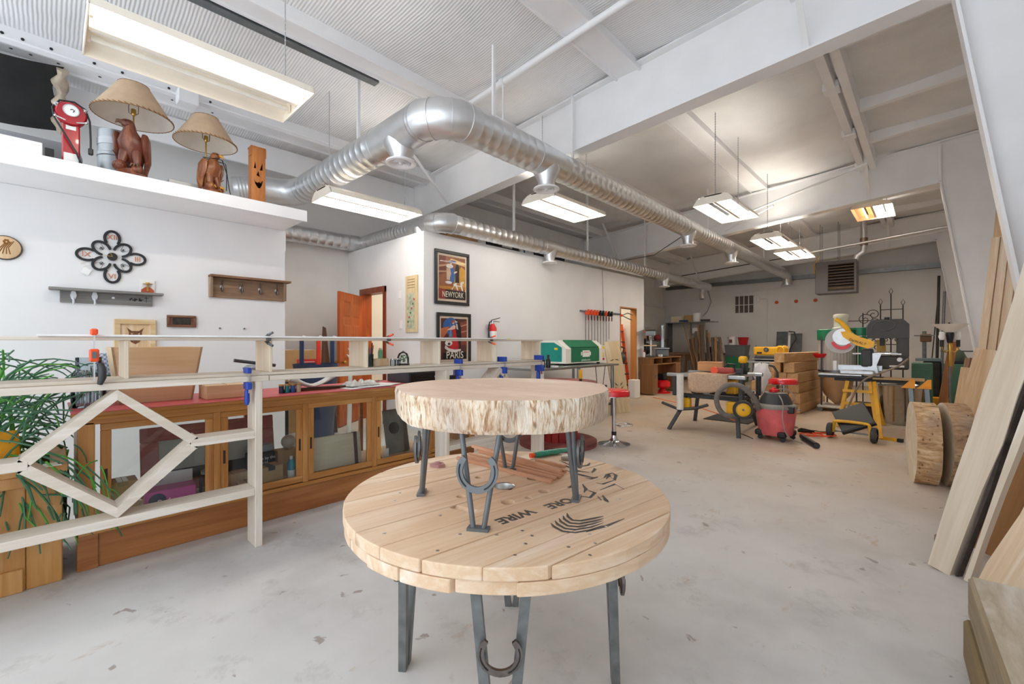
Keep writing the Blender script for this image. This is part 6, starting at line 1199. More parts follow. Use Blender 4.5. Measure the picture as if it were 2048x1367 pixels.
for k, (xa, xt) in enumerate(((-5.5, -6.1), (-5.35, -5.95))):
    o = plank('thin_stick', (xa, 14.6, .004), (xt, 14.95, 1.9), .025, .025, (0, -1, 0), SCR[1]); tag(o, ('left', 'right')[k] + ' of two long thin sticks leaning across the scrap boards', 'stick', 'thin sticks at the far bench')
def tote(loc, label, sz, m, lid=None):
    t = thing('storage_tote', label, 'storage bin', loc, 0); x, y, z = sz; b = B(); b.rings([[V((sx * x / 2 * f, sy * y / 2 * f, zz)) for sx, sy in ((-1, -1), (1, -1), (1, 1), (-1, 1))] for zz, f in ((0, .88), (z * .9, .98), (z, 1.0))], smooth=False); b.build('bin', m, t)
    B().bev(-x / 2 * 1.03, x / 2 * 1.03, -y / 2 * 1.03, y / 2 * 1.03, z, z + .04, .01).build('lid', lid or m, t); return t
TG = paint('grey tote plastic', '5c6063', .5); TGR = paint('dark green tote', '1f5f3c', .45)
tote((-4.56, 15.5, 0), 'bottom dark green tote of the stack against the far wall', (.62, .45, .42), TGR); tote((-4.56, 15.5, .461), 'middle green tote of the stack against the far wall', (.62, .45, .36), paint('mid green tote', '25724a', .45), TG); tote((-4.56, 15.5, .862), 'top grey tote of the stack, under two buckets', (.64, .46, .30), TG)
o = B().prof((-4.38, 15.5, 1.203), (0, 0, 1), [(0, .12), (.24, .16), (.25, .175), (.24, .15), (.02, .11), (.02, .001)], 20, caps=False).build('red_bucket', paint('red bucket', 'b81d24', .4)); tag(o, 'red bucket on top of the tote stack', 'bucket')
t = thing('white_bucket', 'white printed bucket left of the red one on the tote stack', 'bucket', (-4.72, 15.5, 1.203)); B().prof((0, 0, 0), (0, 0, 1), [(0, .11), (.26, .13), (.27, .14)], 18).build('bucket', PAPER, t); B().box(-.05, .04, -.128, -.11, .07, .18).build('print', paint('bucket print', '7a2f35', .5), t)
# planer on its stand
pn = thing('planer', 'yellow bench planer on a light table behind the timber stack', 'planer', (-2.48, 10.75, .895), -.1)
B().bev(-.27, .27, -.2, .2, .0, .09, .01).build('base', DKGREY, pn); B().bev(-.3, .24, -.19, .19, .12, .30, .035).build('head', YEL, pn); B().bev(.12, .3, -.17, .17, .12, .33, .06).build('motor_end', YEL, pn); B().cyl((-.03, -.2, .24), (-.03, -.215, .24), .05, n=20).build('dust_port', DKGREY, pn); B().cyl((-.03, -.215, .24), (-.03, -.22, .24), .03, n=18).build('port_hole', STEEL, pn)
b = B(); b.tube([(.24 + .07 * cos(a), -.2, .22 + .08 * sin(a)) for a in [2 * pi * k / 20 for k in range(20)]], .016, 8, True); b.build('hand_crank', YEL, pn); B().box(-.22, -.12, -.192, -.19, .15, .19).build('badge', BLACK, pn)
for x in (-.26, .25): B().cyl((x, -.12, .09), (x, -.12, .34), .01, n=8).build('carry_post', STEEL, pn)
B().bev(-.25, .25, -.45, -.2, .03, .05, .004).build('feed_table', STW, pn)
ps = thing('planer_stand', 'light topped stand with steel legs under the yellow planer', 'stand', (-2.6, 10.65, 0)); B().bev(-3.0, -2.2, 10.25, 11.1, .86, .894, .01).w('top', STW, ps)
for x in (-2.9, -2.3):
    for y in (10.32, 11.02): B().cyl((x, y, 0), (x, y, .86), .02, n=10).w('leg', STEEL, ps)
B().bev(-2.95, -2.25, 10.3, 11.05, .25, .28, .004).w('shelf', STW, ps)
for k, (x, h) in enumerate(((-3.35, 1.62), (-2.97, 1.56))):
    o = plank('steel_sheet', (x, 15.6, .004), (x, 15.85, h), .3, .05, (0, -1, 0), paint('scuffed dark grey metal', '53575a', .5, .2, .2, 7)); tag(o, ('left', 'right')[k] + ' of two tall scuffed grey panels leaning on the far wall', 'panel', 'grey panels on the far wall')
o = plank('white_strip', (-3.16, 15.6, .004), (-3.14, 15.85, 1.5), .09, .03, (0, -1, 0), PAPER); tag(o, 'white strip standing between the two tall grey panels', 'board')
b = B(); b.tube([(-3.1, 15.5, 1.62), (-2.95, 15.45, 1.6), (-2.9, 15.45, 1.4), (-3.05, 15.4, 1.1), (-3.1, 15.4, .7)], .02, 8); tag(b.build('black_hose', BLACK), 'black hose draped over the tall grey panels', 'hose')
# ---------------- timber stack ----------------
TIM = wood('fir timber', 'd8b283', 'c49b69', 'e2c095', 1, 6, .6, 0, .08)
names = ['bottom', 'second', 'third', 'fourth', 'fifth']; rd = random.Random(2)
for L in range(5):
    zz = .185 * L + .003; xs_ = ((-2.08, -1.89, -1.72), (-2.08, -1.9, -1.715), (-2.35, -2.12, -1.93, -1.74), (-2.1, -1.92, -1.74), (-2.02, -1.79))[L]
    for k, x in enumerate(xs_):
        y0 = 9.2 + rd.uniform(0, .16) + (.08 if L == 2 else 0); o = B().bev(-.088, .088, 0, (.85 if x < -2.0 else 1.72) + rd.uniform(-.1, .2), 0, .18, .006, M.Translation((x - .06, y0, zz)) @ M.Rotation(-.06, 4, 'Z')).build('timber', TIM)
        tag(o, names[L] + ' layer fir timber of the stack, number %s from the left' % ('one', 'two', 'three', 'four')[k], 'timber', 'fir timbers in the stack')
o = B().bev(-.085, .085, -.15, 1.7, 0, .17, .006, M.Translation((-1.95, 9.25, .93)) @ M.Rotation(-.17, 4, 'Z')).build('timber', TIM); tag(o, 'single fir timber lying skewed on top of the stack', 'timber', 'fir timbers in the stack')
b = B(); b.prof((-1.5, 10.2, 1.0), (0, 0, 1), [(0, .1), (.06, .14), (.08, .14), (.02, .09)], 18, caps=False); tag(b.build('red_dish', RED), 'small red dish at the back end of the timber stack', 'dish')
# ---------------- table saw on a rolling stand ----------------
ts = thing('table_saw', 'jobsite table saw on a folding black and yellow wheeled stand', 'table saw', (-2.35, 6.9, 0))
ALU = metal('aluminium', 'c9ccce', .35)
for x, y, tx, ty in ((-2.82, 6.36, -2.62, 6.62), (-2.81, 7.35, -2.7, 7.2), (-1.87, 6.42, -1.95, 6.6), (-1.95, 7.62, -2.0, 7.25)): B().beam((x, y, 0), (tx, ty, .5), .045, .045, (0, 1, 0)).w('leg', DKGREY, ts)
for y in (6.62, 7.22): B().beam((-2.8, y, .5), (-1.85, y, .5), .05, .06).w('stand_rail', DKGREY, ts)
for x in (-2.66, -1.98): B().beam((x, 6.55, .47), (x, 7.3, .47), .05, .05).w('cross_rail', DKGREY, ts); B().bev(x - .09, x + .09, 6.52, 6.62, .30, .47, .03).w('hub_bracket', YEL, ts)
B().tube([(-2.98, 6.5, .37), (-2.7, 6.45, .3), (-2.45, 6.47, .34), (-2.3, 6.5, .4)], .022, 8).w('foot_bar', DKGREY, ts)
B().bev(-2.62, -2.0, 6.68, 7.18, .53, .80, .02).w('saw_body', DKGREY, ts); B().bev(-2.12, -1.98, 6.66, 6.95, .56, .76, .02).w('guard_cage', YEL, ts); B().cyl((-2.33, 6.5, .62), (-2.33, 6.7, .62), .075, n=18).w('motor', paint('motor grey', '8f9496', .4), ts); B().cyl((-2.33, 6.49, .62), (-2.33, 6.5, .62), .04, n=16).w('motor_port', BLACK, ts)
B().bev(-2.75, -1.9, 6.55, 7.3, .80, .83, .004).w('saw_table', ALU, ts)
for y in (6.5, 7.33): B().bev(-2.9, -1.8, y - .03, y + .03, .785, .835, .008).w('fence_rail', ALU, ts)
for x in (-2.78, -1.86):
    for y in (6.5, 7.33): B().bev(x - .03, x + .03, y - .035, y + .035, .5, .79, .006).w('post', DKGREY, ts)
def wheel(par, c, ax, r, wd, m_t, m_h, nm='wheel'):
    c = V(c); ax = V(ax).normalized(); b = B(); b.prof(c - ax * wd / 2, ax, [(0, r * .72), (0, r * .93), (wd * .25, r), (wd * .75, r), (wd, r * .93), (wd, r * .72)], 28, caps=False); o = b.w(nm, m_t, par)
    b = B(); b.prof(c - ax * wd * .4, ax, [(0, .001), (0, r * .3), (wd * .2, r * .7), (wd * .2, r * .74), (wd * .6, r * .74), (wd * .8, r * .3), (wd * .8, .001)], 24, caps=False); b.w('wheel_hub', m_h, o); b = B(); b.cyl(c - ax * wd * .6, c + ax * wd * .6, r * .12, n=10); b.w('axle', STEEL, o); return o
TIRE = paint('tyre rubber', '3b3b3c', .7, 0, .1, 20)
wheel(ts, (-1.80, 6.36, .40), (.4, -1, 0), .125, .06, TIRE, YEL); wheel(ts, (-1.70, 7.25, .36), (.4, -1, 0), .12, .06, TIRE, YEL)
carton('wooden_box', 'shallow reddish pine box on the table saw', (-2.42, 6.95, .868), (.34, .3, .13), .25, wood('light fir box', 'd0a06c', 'b98550', 'dcb182', 0, 6, .5))
cl = B(); n = 14; vs = []; fs = []
for j in range(n + 1):
    for i in range(n + 1):
        u = i / n; v = j / n; x = -2.56 + .54 * u; L_ = v * .85; y = 6.98 - max(0, min(.55, L_)); z = .846 + .006 * sin(14 * u)
        if L_ > .55: y = 6.43 - .012 * sin(11 * u); z = .846 - (L_ - .55) * .85 - .02 * sin(5 * u)
        vs.append((x, y, z))
for j in range(n):
    for i in range(n): a = j * (n + 1) + i; fs.append((a, a + 1, a + n + 2, a + n + 1))
cl.add(vs, fs, True); o = cl.build('drop_cloth', paint('tan burlap', 'c2a68c', .9, 0, .08, 40, .4)); md = o.modifiers.new('t', 'SOLIDIFY'); md.thickness = .012; tag(o, 'tan burlap cloth draped over the front of the table saw', 'cloth')
t = thing('white_rag', 'long narrow white rag hanging from the left end of the table saw', 'cloth', (-2.68, 6.43, .3)); b = B(); b.rings([[V((.05 * cos(a) * (1 + .2 * sin(3 * a)), .022 * sin(a), z)) for a in [2 * pi * i / 14 for i in range(14)]] for z in (.0, .2, .4, .52)]); b.build('rag', paint('off white rag', 'e3ddd2', .9, 0, .05, 12), t)
bsd = thing('belt_sander', 'red and grey belt sander lying on the table saw', 'power tool', (-2.12, 6.75, .832), .3); B().bev(-.16, .1, -.05, .05, 0, .10, .04).build('sander_body', paint('dusty red plastic', 'a8433c', .5), bsd); B().cyl((-.17, -.052, .055), (-.17, .052, .055), .05, n=18).build('front_roller', ORANGE, bsd); B().bev(.1, .2, -.045, .045, .01, .09, .02).build('motor', DKGREY, bsd); b = B(); b.tube([(.08, 0, .1), (.1, 0, .14), (.0, 0, .15), (-.04, 0, .1)], .014, 8); b.build('handle', BLACK, bsd)
ro = thing('palm_router', 'yellow topped hand router standing on the table saw', 'power tool', (-1.98, 7.0, .832)); B().cyl((0, 0, 0), (0, 0, .06), .06, n=18).build('base', BLACK, ro); B().cyl((0, 0, .06), (0, 0, .16), .04, n=16).build('barrel', DKGREY, ro); B().prof((0, 0, .16), (0, 0, 1), [(0, .04), (.02, .06), (.08, .06), (.1, .04)], 18).build('motor_top', YEL, ro)
# hand truck with rag, mat, cords
ht = thing('hand_truck', 'black two wheeled hand truck standing behind the table saw stand', 'hand truck', (-2.0, 8.3, 0))
for x in (-2.12, -1.82): B().tube([(x, 8.35, .05), (x, 8.3, .5), (x, 8.28, .80), (x + (.06 if x < -2 else -.06), 8.28, .9)], .018, 8).w('frame_rail', DKGREY, ht)
B().tube([(-2.06, 8.28, .9), (-1.97, 8.28, .92), (-1.88, 8.28, .9)], .018, 8).w('handle', DKGREY, ht); B().beam((-2.2, 8.25, .02), (-1.75, 8.25, .02), .2, .02).w('toe_plate', DKGREY, ht)
wheel(ht, (-1.72, 8.4, .14), (1, 0, 0), .14, .06, TIRE, YEL); wheel(ht, (-2.22, 8.4, .14), (1, 0, 0), .14, .06, TIRE, YEL)
b = B(); rd = random.Random(4); rg = []
for z, a_, c_ in ((.46, .015, .02), (.55, .06, .05), (.66, .1, .07), (.78, .13, .075), (.9, .1, .06), (.925, .03, .03)): rg.append([V((-2.04 + a_ * cos(q) * (1 + .25 * sin(3 * q + z * 20)), 8.24 + c_ * sin(q) * (1 + .2 * sin(4 * q)), z + .03 * sin(5 * q))) for q in [2 * pi * i / 20 for i in range(20)]])
b.rings(rg); tag(b.build('white_cloth', paint('white cotton rag', 'e9e7e6', .9, 0, .05, 10)), 'crumpled white rag hung over the hand truck handle', 'cloth')
o = B().bev(-2.75, -2.05, 7.6, 8.3, .001, .012, .003, M.Translation((-.02, .0, 0))).build('floor_mat', paint('black rubber mat', '2a2a2a', .8, 0, .2, 12)); tag(o, 'black rubber mat on the floor beneath the table saw', 'mat')
conduit('extension_cord', 'thin orange cord lying across the floor from the desk to the saw', [(-4.7, 9.75, .006), (-4.0, 9.3, .006), (-3.2, 8.75, .006), (-2.75, 8.3, .006), (-2.3, 7.7, .018)], .007, ORANGE)
# ---------------- shop vacuum ----------------
sv = thing('shop_vacuum', 'red shop vacuum with a black lid, casters and a grey hose', 'vacuum', (-1.5, 6.72, 0))
B().prof((0, 0, .07), (0, 0, 1), [(0, .05), (0, .195), (.02, .205), (.33, .24), (.35, .24)], 32).build('tank', paint('dusty red tank', 'd9666a', .45, 0, .16, 5), sv)
B().prof((0, 0, .42), (0, 0, 1), [(0, .25), (.02, .255), (.05, .24), (.06, .22)], 32).build('rim', paint('dusty grey lid', '8d8880', .6), sv); B().prof((0, 0, .48), (0, 0, 1), [(0, .2), (.08, .17), (.14, .13), (.15, .06)], 28).build('lid', DKGREY, sv)
B().prof((-.02, 0, .63), (0, 0, 1), [(0, .055), (.03, .055), (.045, .03), (.06, .028)], 16).build('power_knob', RED, sv)
for a in (.6, 2.2, 3.75, 5.3):
    x, y = .2 * cos(a), .2 * sin(a); B().bev(x - .05, x + .05, y - .05, y + .05, .055, .13, .02).build('caster_foot', BLACK, sv); b = B(); b.cyl((x + .01, y - .012, .032), (x + .01, y + .012, .032), .032, n=14); b.build('caster', BLACK, sv)
for a in (-.6, 2.4): x, y = .25 * cos(a), .25 * sin(a); B().bev(x - .04, x + .04, y - .03, y + .03, .38, .47, .01).build('latch', BLACK, sv)
B().cyl((-.2, -.08, .38), (-.30, -.17, .37), .036, n=14).build('hose_cuff', STEEL, sv)
hp = [(-.30, -.17, .37), (-.40, -.38, .31), (-.50, -.48, .33), (-.57, -.52, .45), (-.57, -.52, .60), (-.46, -.5, .72), (-.32, -.48, .73), (-.2, -.44, .64), (-.14, -.36, .52), (-.14, -.27, .42)]
def smooth(p, k=6):
    q = [V(x) for x in p]; out = []
    for i in range(len(q) - 1):
        a = q[max(i - 1, 0)]; b_ = q[i]; c = q[i + 1]; d = q[min(i + 2, len(q) - 1)]
        for j in range(k): t_ = j / k; out.append(.5 * (2 * b_ + (c - a) * t_ + (2 * a - 5 * b_ + 4 * c - d) * t_ ** 2 + (3 * b_ - a - 3 * c + d) * t_ ** 3))
    return out + [q[-1]]
hpp = smooth(hp, 9); B().tube(hpp, [.032 + .003 * (k % 2) for k in range(len(hpp))], 12).build('hose', paint('dusty grey hose', '77706a', .7, 0, .1, 20), sv)
b = B(); b.tube(smooth([(.05, -.1, .62), (.13, -.2, .5), (.14, -.27, .3), (.2, -.26, .1), (.32, -.1, .01)]), .007, 6); b.tube(smooth([(.0, .05, .66), (.12, .12, .66), (.2, .1, .55), (.17, .12, .5)]), .007, 6); b.build('power_cord', paint('grey cord', '9a9086', .6), sv)
wd_ = thing('vacuum_wand', 'black vacuum wand lying on the floor right of the shop vacuum', 'wand', (-1.2, 6.75, .036)); p, q = V((-.04, .2, 0)), V((.2, -.3, 0)); b = B(); b.cyl(p, q, .032, .038, 16); b.build('wand', BLACK, wd_); b = B(); b.cyl(q, q + (q - p).normalized() * .002, .028, n=16); b.build('wand_mouth', DKGREY, wd_)
b = B(); rd = random.Random(8); b.tube(smooth([(-1.25 + .12 * cos(k * 1.7) + .02 * k, 7.3 + .14 * sin(k * 1.7), .008 + .003 * k) for k in range(14)], 5), .008, 6); tag(b.build('extension_cord', ORANGE), 'tangled orange extension cord on the floor behind the shop vacuum', 'cord')
b = B(); b.tube(smooth([(-1.28 + .11 * cos(k * 2.1), 7.36 + .12 * sin(k * 2.1), .035 + .003 * k) for k in range(10)] + [(-1.1, 7.6, .02), (-.9, 8.0, .01), (-.72, 8.3, .01)], 5), .007, 6); tag(b.build('power_cord', BLACK), 'tangled black cord on top of the orange one, leading to the saw stand', 'cord')
conduit('power_cord', 'thin black cord on the floor between the saw stand and the vacuum', smooth([(-1.95, 6.75, .006), (-1.8, 6.6, .006), (-1.72, 6.5, .006)]), .006, BLACK)
# ---------------- dust collector ----------------
dcl = thing('dust_collector', 'green banded dust collector with a grey filter drum and a clear bag of sawdust', 'dust collector', (-1.22, 10.35, 0))
B().bev(-.33, .33, -.33, .33, .07, .11, .01).build('rolling_base', paint('off white base', 'd3cfc6', .5), dcl)
for x in (-.28, .28):
    for y in (-.28, .28): b = B(); b.cyl((x, y - .014, .035), (x, y + .014, .035), .035, n=14); b.build('caster', STEEL, dcl)
b = B(); b.prof((-.06, 0, 1.33), (0, 0, 1), [(0, .3), (.01, .315), (.2, .315), (.21, .29), (.21, .001)], 36); b.build('green_band', GREEN, dcl)
fm = paint('pleated grey filter', 'b9b4ad', .6, 0, .03, 4); b = B(); rg = [[V((-.06 + (.285 + .006 * (i % 2)) * cos(2 * pi * i / 72), (.285 + .006 * (i % 2)) * sin(2 * pi * i / 72), z)) for i in range(72)] for z in (.76, 1.33)]; b.rings(rg, smooth=False); b.build('filter_drum', fm, dcl)
B().prof((-.06, 0, .73), (0, 0, 1), [(0, .3), (.04, .3)], 36).build('lower_ring', STEEL, dcl)
b = B(); rd = random.Random(9); b.rings([[V((-.06 + r * cos(q) * (1 + .05 * sin(3 * q + z * 9)), r * sin(q) * (1 + .05 * cos(4 * q)), z)) for q in [2 * pi * i / 26 for i in range(26)]] for z, r in ((.115, .03), (.2, .12), (.3, .2), (.45, .25), (.6, .26), (.74, .27))]); b.build('dust_bag', paint('sawdust in clear bag', 'b58f68', .25, 0, .1, 5, 0, .4), dcl)
B().prof((0.0, 0, 1.55), (0, 0, 1), [(0, .13), (.02, .13), (.03, .11), (.2, .11), (.22, .125), (.27, .115), (.28, .08)], 26).build('motor', paint('cream motor', 'e5e0cd', .4), dcl)
for a in (.5, 2.2, 4.0): B().box(-.06 + .32 * cos(a) - .012, -.06 + .32 * cos(a) + .012, .32 * sin(a) - .012, .32 * sin(a) + .012, .11, 1.4).build('support_leg', DKGREY, dcl)
b = B(); b.prof((.3, .05, 1.42), (0, 0, 1), [(0, .18), (.14, .18), (.15, .1)], 26); b.build('blower', GREEN, dcl); B().cyl((.34, -.1, .8), (.34, -.1, 1.4), .07, n=16).build('inlet_hose', GREEN, dcl)
# ---------------- iron trellis ----------------
tl = thing('iron_trellis', 'black wrought iron garden trellis with scrolls and an arched top against the workshop wall', 'trellis', (-.8, 11.6, 0)); rr = .011
def tP(u, z): return V((-1.02 + u, 11.6, z))
b = B()
for u, h in ((.02, 1.9), (.3, 2.05), (.46, 2.25), (.64, 2.02)): b.cyl(tP(u, .0), tP(u, h), rr, n=7)
o = b.w('upright', BLACK, tl); o['kind'] = 'stuff'
b = B()
for z in (.5, .9, 1.25, 1.55, 1.75, 1.95): b.cyl(tP(.3, z), tP(.64, z), rr * .8, n=6)
b.cyl(tP(-.3, 1.74), tP(.3, 1.74), rr * .8, n=6); b.cyl(tP(-.1, 1.3), tP(.3, 1.62), rr, n=6); b.cyl(tP(-.05, 1.15), tP(.3, 1.45), rr, n=6)
o = b.w('cross_bar', BLACK, tl); o['kind'] = 'stuff'
b = B()
def scroll(cu, cz, r, s=1, a0=0): b.tube([tP(cu + s * r * (1 - .12 * k / 3) * cos(a0 + k * .42), cz + r * (1 - .12 * k / 3) * sin(a0 + k * .42)) for k in range(22)], .008, 6)
for cu, cz, r, s in ((.05, 1.76, .13, 1), (.19, 1.86, .11, -1), (.2, 1.7, .09, 1), (.12, 1.28, .12, 1), (.24, 1.2, .09, -1), (.38, 1.35, .07, 1), (.55, 1.35, .07, -1)): scroll(cu, cz, r, s)
for u, h in ((.3, 2.05), (.46, 2.25), (.64, 2.02)): b.tube([tP(u, h), tP(u + .03, h + .06), tP(u, h + .13), tP(u - .03, h + .06), tP(u, h)], .006, 5)
o = b.w('scrollwork', BLACK, tl); o['kind'] = 'stuff'
# ---------------- band saw ----------------
bs = thing('band_saw', 'dark grey bench band saw with a cord looped over its top housing', 'band saw', (-.5, 9.35, .86), .12); BSG = paint('charcoal enamel', '4a4a4a', .45, 0, .05, 6)
B().bev(-.24, .26, -.12, .12, .0, .22, .03).build('lower_housing', BSG, bs)
b = B(); b.prism([(-.24, .50), (.26, .50), (.26, .72), (.19, .8), (-.2, .8), (-.26, .7), (-.26, .58)], .24, M.Translation((0, .12, 0)) @ M.Rotation(R(90), 4, 'X')); b.build('upper_housing', BSG, bs)
B().bev(.12, .26, -.1, .1, .2, .52, .01).build('frame_column', BSG, bs); B().bev(-.2, .12, -.16, .1, .25, .275, .004).build('saw_table', STW, bs); B().box(-.06, -.056, -.01, .005, .275, .5).build('blade', STEEL, bs); B().bev(-.09, -.03, -.03, .03, .38, .5, .006).build('blade_guard', DKGREY, bs)
B().cyl((0, 0, .8), (0, 0, .84), .035, n=12).build('tension_knob', BLACK, bs); b = B(); b.tube(smooth([(-.2, -.125, .62), (-.18, -.13, .72), (-.05, -.13, .78), (.08, -.13, .74), (.06, -.13, .66), (-.06, -.13, .62), (-.16, -.13, .68)]), .007, 6); b.build('power_cord', paint('taupe cord', '6b645c', .6), bs)
B().box(.02, .2, -.122, -.12, .04, .07).build('maker_plate', PAPER, bs); B().bev(-.12, .0, .2, .24, .28, .48, .005).build('tan_panel', paint('tan carton', 'd8b25a', .6), bs)
# ---------------- miter saw and stand ----------------
ms = thing('mitre_saw_stand', 'long dark saw stand on yellow trestle legs with orange end brackets', 'saw stand', (-.7, 8.65, 0))
B().bev(-1.3, -.5, 8.55, 8.72, .735, .775, .006).w('left_rail', DKGREY, ms); B().bev(-1.1, -.1, 8.62, 8.78, .69, .735, .006).w('main_beam', BLACK, ms); B().bev(-.62, -.05, 8.5, 8.85, .74, .765, .004).w('deck_board', wood('worn ply deck', 'c9a878', 'a98a60', 'd8bb90', 0, 6, .6), ms)
B().bev(-1.3, -.75, 8.52, 8.75, .776, .80, .004).w('extension_table', ALU, ms)
YST = paint('yellow steel leg', 'dfa826', .4, 0, .06, 9)
for (fx_, fy), (tx, ty) in (((-1.02, 8.35), (-.93, 8.6)), ((-1.05, 9.0), (-.95, 8.75)), ((-.55, 8.3), (-.66, 8.6)), ((-.52, 9.0), (-.64, 8.75)), ((-.47, 7.65), (-.6, 8.55))): B().beam((fx_, fy, .0), (tx, ty, .69), .045, .045, (0, 1, 0)).w('leg', YST, ms)
for z in (.55, .36, .16): B().beam((-.98 - .0, 8.5 - .2 * (.55 - z), z), (-.62, 8.5 - .2 * (.55 - z), z), .03, .04).w('brace', YST, ms)
B().beam((-.47, 7.68, .02), (-.30, 7.62, .02), .04, .04).w('foot_bar', YST, ms); B().beam((-.30, 7.62, .02), (-.25, 7.60, .02), .05, .05).w('foot_cap', BLACK, ms)
ORB = paint('amber bracket', 'f2a01e', .4)
for x in (-.22, -.05):
    b = B(); b.prism([(-.08, 0), (.07, 0), (.07, .13), (.03, .13)], .03, M.Translation((x, 8.5, .64)) @ M.Rotation(R(90), 4, 'X')); b.w('end_bracket', ORB, ms)
    for dy in (0, .3): B().beam((x + .02, 8.52 + dy, .66), (x + .06, 8.48 + dy * 1.4, .0), .05, .03, (0, 1, 0)).w('end_leg', STEEL, ms)
b = B(); b.tube(smooth([(-.95, 8.4, .1), (-.85, 8.35, .45), (-.72, 8.33, .72), (-.5, 8.33, .86), (-.33, 8.33, .95), (-.22, 8.4, 1.06)]), .014, 8); b.w('air_hose', paint('taupe hose', '8a7a68', .6), ms)
mw = thing('mitre_saw', 'yellow and grey sliding mitre saw with a big round blade guard', 'mitre saw', (-.82, 8.65, .80))
B().bev(-.2, .22, -.16, .16, .0, .07, .015).build('saw_base', ALU, mw); B().bev(-.3, .3, .06, .1, .05, .14, .006).build('fence', ALU, mw)
cG = V((-.20, -.05, .52)); b = B(); b.cyl(cG, cG + V((0, .05, 0)), .2, n=40); b.build('blade_guard', paint('translucent grey guard', 'b3adaa', .25), mw); b = B(); b.cyl(cG + V((.03, -.012, .06)), cG + V((.03, 0, .06)), .13, n=32); b.build('upper_guard', metal('cast guard', 'c7c6c4', .35), mw)
b = B(); b.prism([(.14 * cos(a), .14 * sin(a)) for a in [3.3 + .19 * k for k in range(14)]] + [(.09 * cos(a), .09 * sin(a)) for a in [5.77 - .19 * k for k in range(14)]], .008, M.Translation(cG + V((.02, -.01, .0))) @ M.Rotation(R(90), 4, 'X')); b.build('red_blade_cover', paint('blade red', 'e0424a', .4), mw)
b = B(); b.prism([(-.09, .11), (.0, .12), (.16, .02), (.28, -.02), (.32, -.06), (.31, -.12), (.24, -.15), (.1, -.10), (-.06, .03)], .045, M.Translation(cG + V((.1, -.02, .03))) @ M.Rotation(R(90), 4, 'X')); b.build('saw_arm', YEL, mw)
b = B(); b.tube([cG + V((-.06, -.03, .34)), cG + V((.0, -.03, .30)), cG + V((.08, -.03, .20)), cG + V((.12, -.03, .12))], [.03, .032, .034, .03], 12); b.build('handle', YEL, mw)
text('lettering', 'DeWALT', .055, M.Translation(V((-.82, 8.65, .8)) + cG + V((.22, -.068, -.02))) @ M.Rotation(R(90), 4, 'X') @ M.Rotation(-.38, 4, 'Z'), BLACK, mw)
B().bev(.05, .2, -.06, .1, .12, .4, .03).build('motor', DKGREY, mw); b = B(); b.prism([(.1, .0), (.26, .0), (.24, .12), (.3, .3), (.16, .3), (.14, .1)], .05, M.Translation((0, .0, .03)) @ M.Rotation(R(90), 4, 'X')); b.build('pivot_arm', ALU, mw)
for y in (-.03, .05): B().cyl((-.05, y, .32), (.52, y, .32), .014, n=10).build('slide_rail', CHROME, mw)
B().cyl((.5, -.06, .24), (.5, .06, .24), .03, n=12).build('rail_end', PAPER, mw); B().bev(-.3, -.25, -.02, .06, .05, .2, .006).build('fence_post', PAPER, mw)
# ---------------- clear plastic can, cart ----------------
tc = thing('trash_can', 'shiny ribbed metal trash can under the saw stand', 'trash can', (-.33, 9.35, 0)); b = B(); b.prof((0, 0, 0), (0, 0, 1), [(0, .23)] + [(z, .23 + .09 * z + (.006 if k % 2 else 0)) for k, z in enumerate((.04, .06, .08, .1, .12, .14))] + [(.6, .285), (.615, .295), (.62, .285), (.6, .27)], 30, caps=False); b.build('can_body', metal('shiny tin', 'c4beb4', .18), tc); B().cyl((0, 0, .02), (0, 0, .03), .23, n=24).build('can_bottom', STEEL, tc)
for k in range(4):
    o = B().bev(-.95, -.62, 9.35, 9.75, .02 + .1 * k, .08 + .1 * k, .006).build('dark_board', wood('dark reclaimed board', '5d3f26', '3f2a18', '6f4c30', 0, 7, .7)); tag(o, ('lowest', 'second', 'third', 'top')[k] + ' dark board of the low pile under the saw stand', 'board', 'dark boards under the saw stand') if False else (tag(o, ('lowest', 'second', 'third', 'top')[k] + ' dark board of the low pile under the saw stand', 'board', 'dark boards under the saw stand'))
    o.location.z = 0
    if k: o.location.z = -.02 * k - .018 * k
    else: o.location.z = -.019
ca = thing('yellow_cart', 'yellow tube framed two wheeled cart carrying a tilted black panel', 'cart', (-.74, 7.35, 0))
pv = [(-.95, 7.36, .08), (-.94, 7.34, .19), (-.90, 7.33, .235), (-.6, 7.30, .235), (-.56, 7.30, .19), (-.55, 7.29, .08)]; B().tube(smooth(pv, 5), .02, 10).w('tube_frame', YST, ca)
for x, y in ((-.985, 7.36), (-.515, 7.30)): wheel(ca, (x, y, .10), (1, -.12, 0), .10, .055, TIRE, STEEL)
B().cyl((-.98, 7.36, .1), (-.52, 7.30, .1), .012, n=8).w('axle', STEEL, ca)
bp = thing('tray', 'square glossy black tray resting tilted on the yellow cart', 'panel', (-.74, 7.4, .045)); Tq = wallT((-.74, 7.4, .29), (-.25, -1, .75), (0, 0, 1)) @ M.Rotation(R(33), 4, 'Z'); b = B(); b.bev(-.19, .19, -.17, .17, -.02, .02, .008, Tq); b.w('tray', paint('glossy black sheet', '232222', .42, 0, .15, 6), bp); b = B(); b.bev(-.195, .195, -.185, -.17, -.035, .022, .004, Tq); b.w('tray_lip', BLACK, bp)
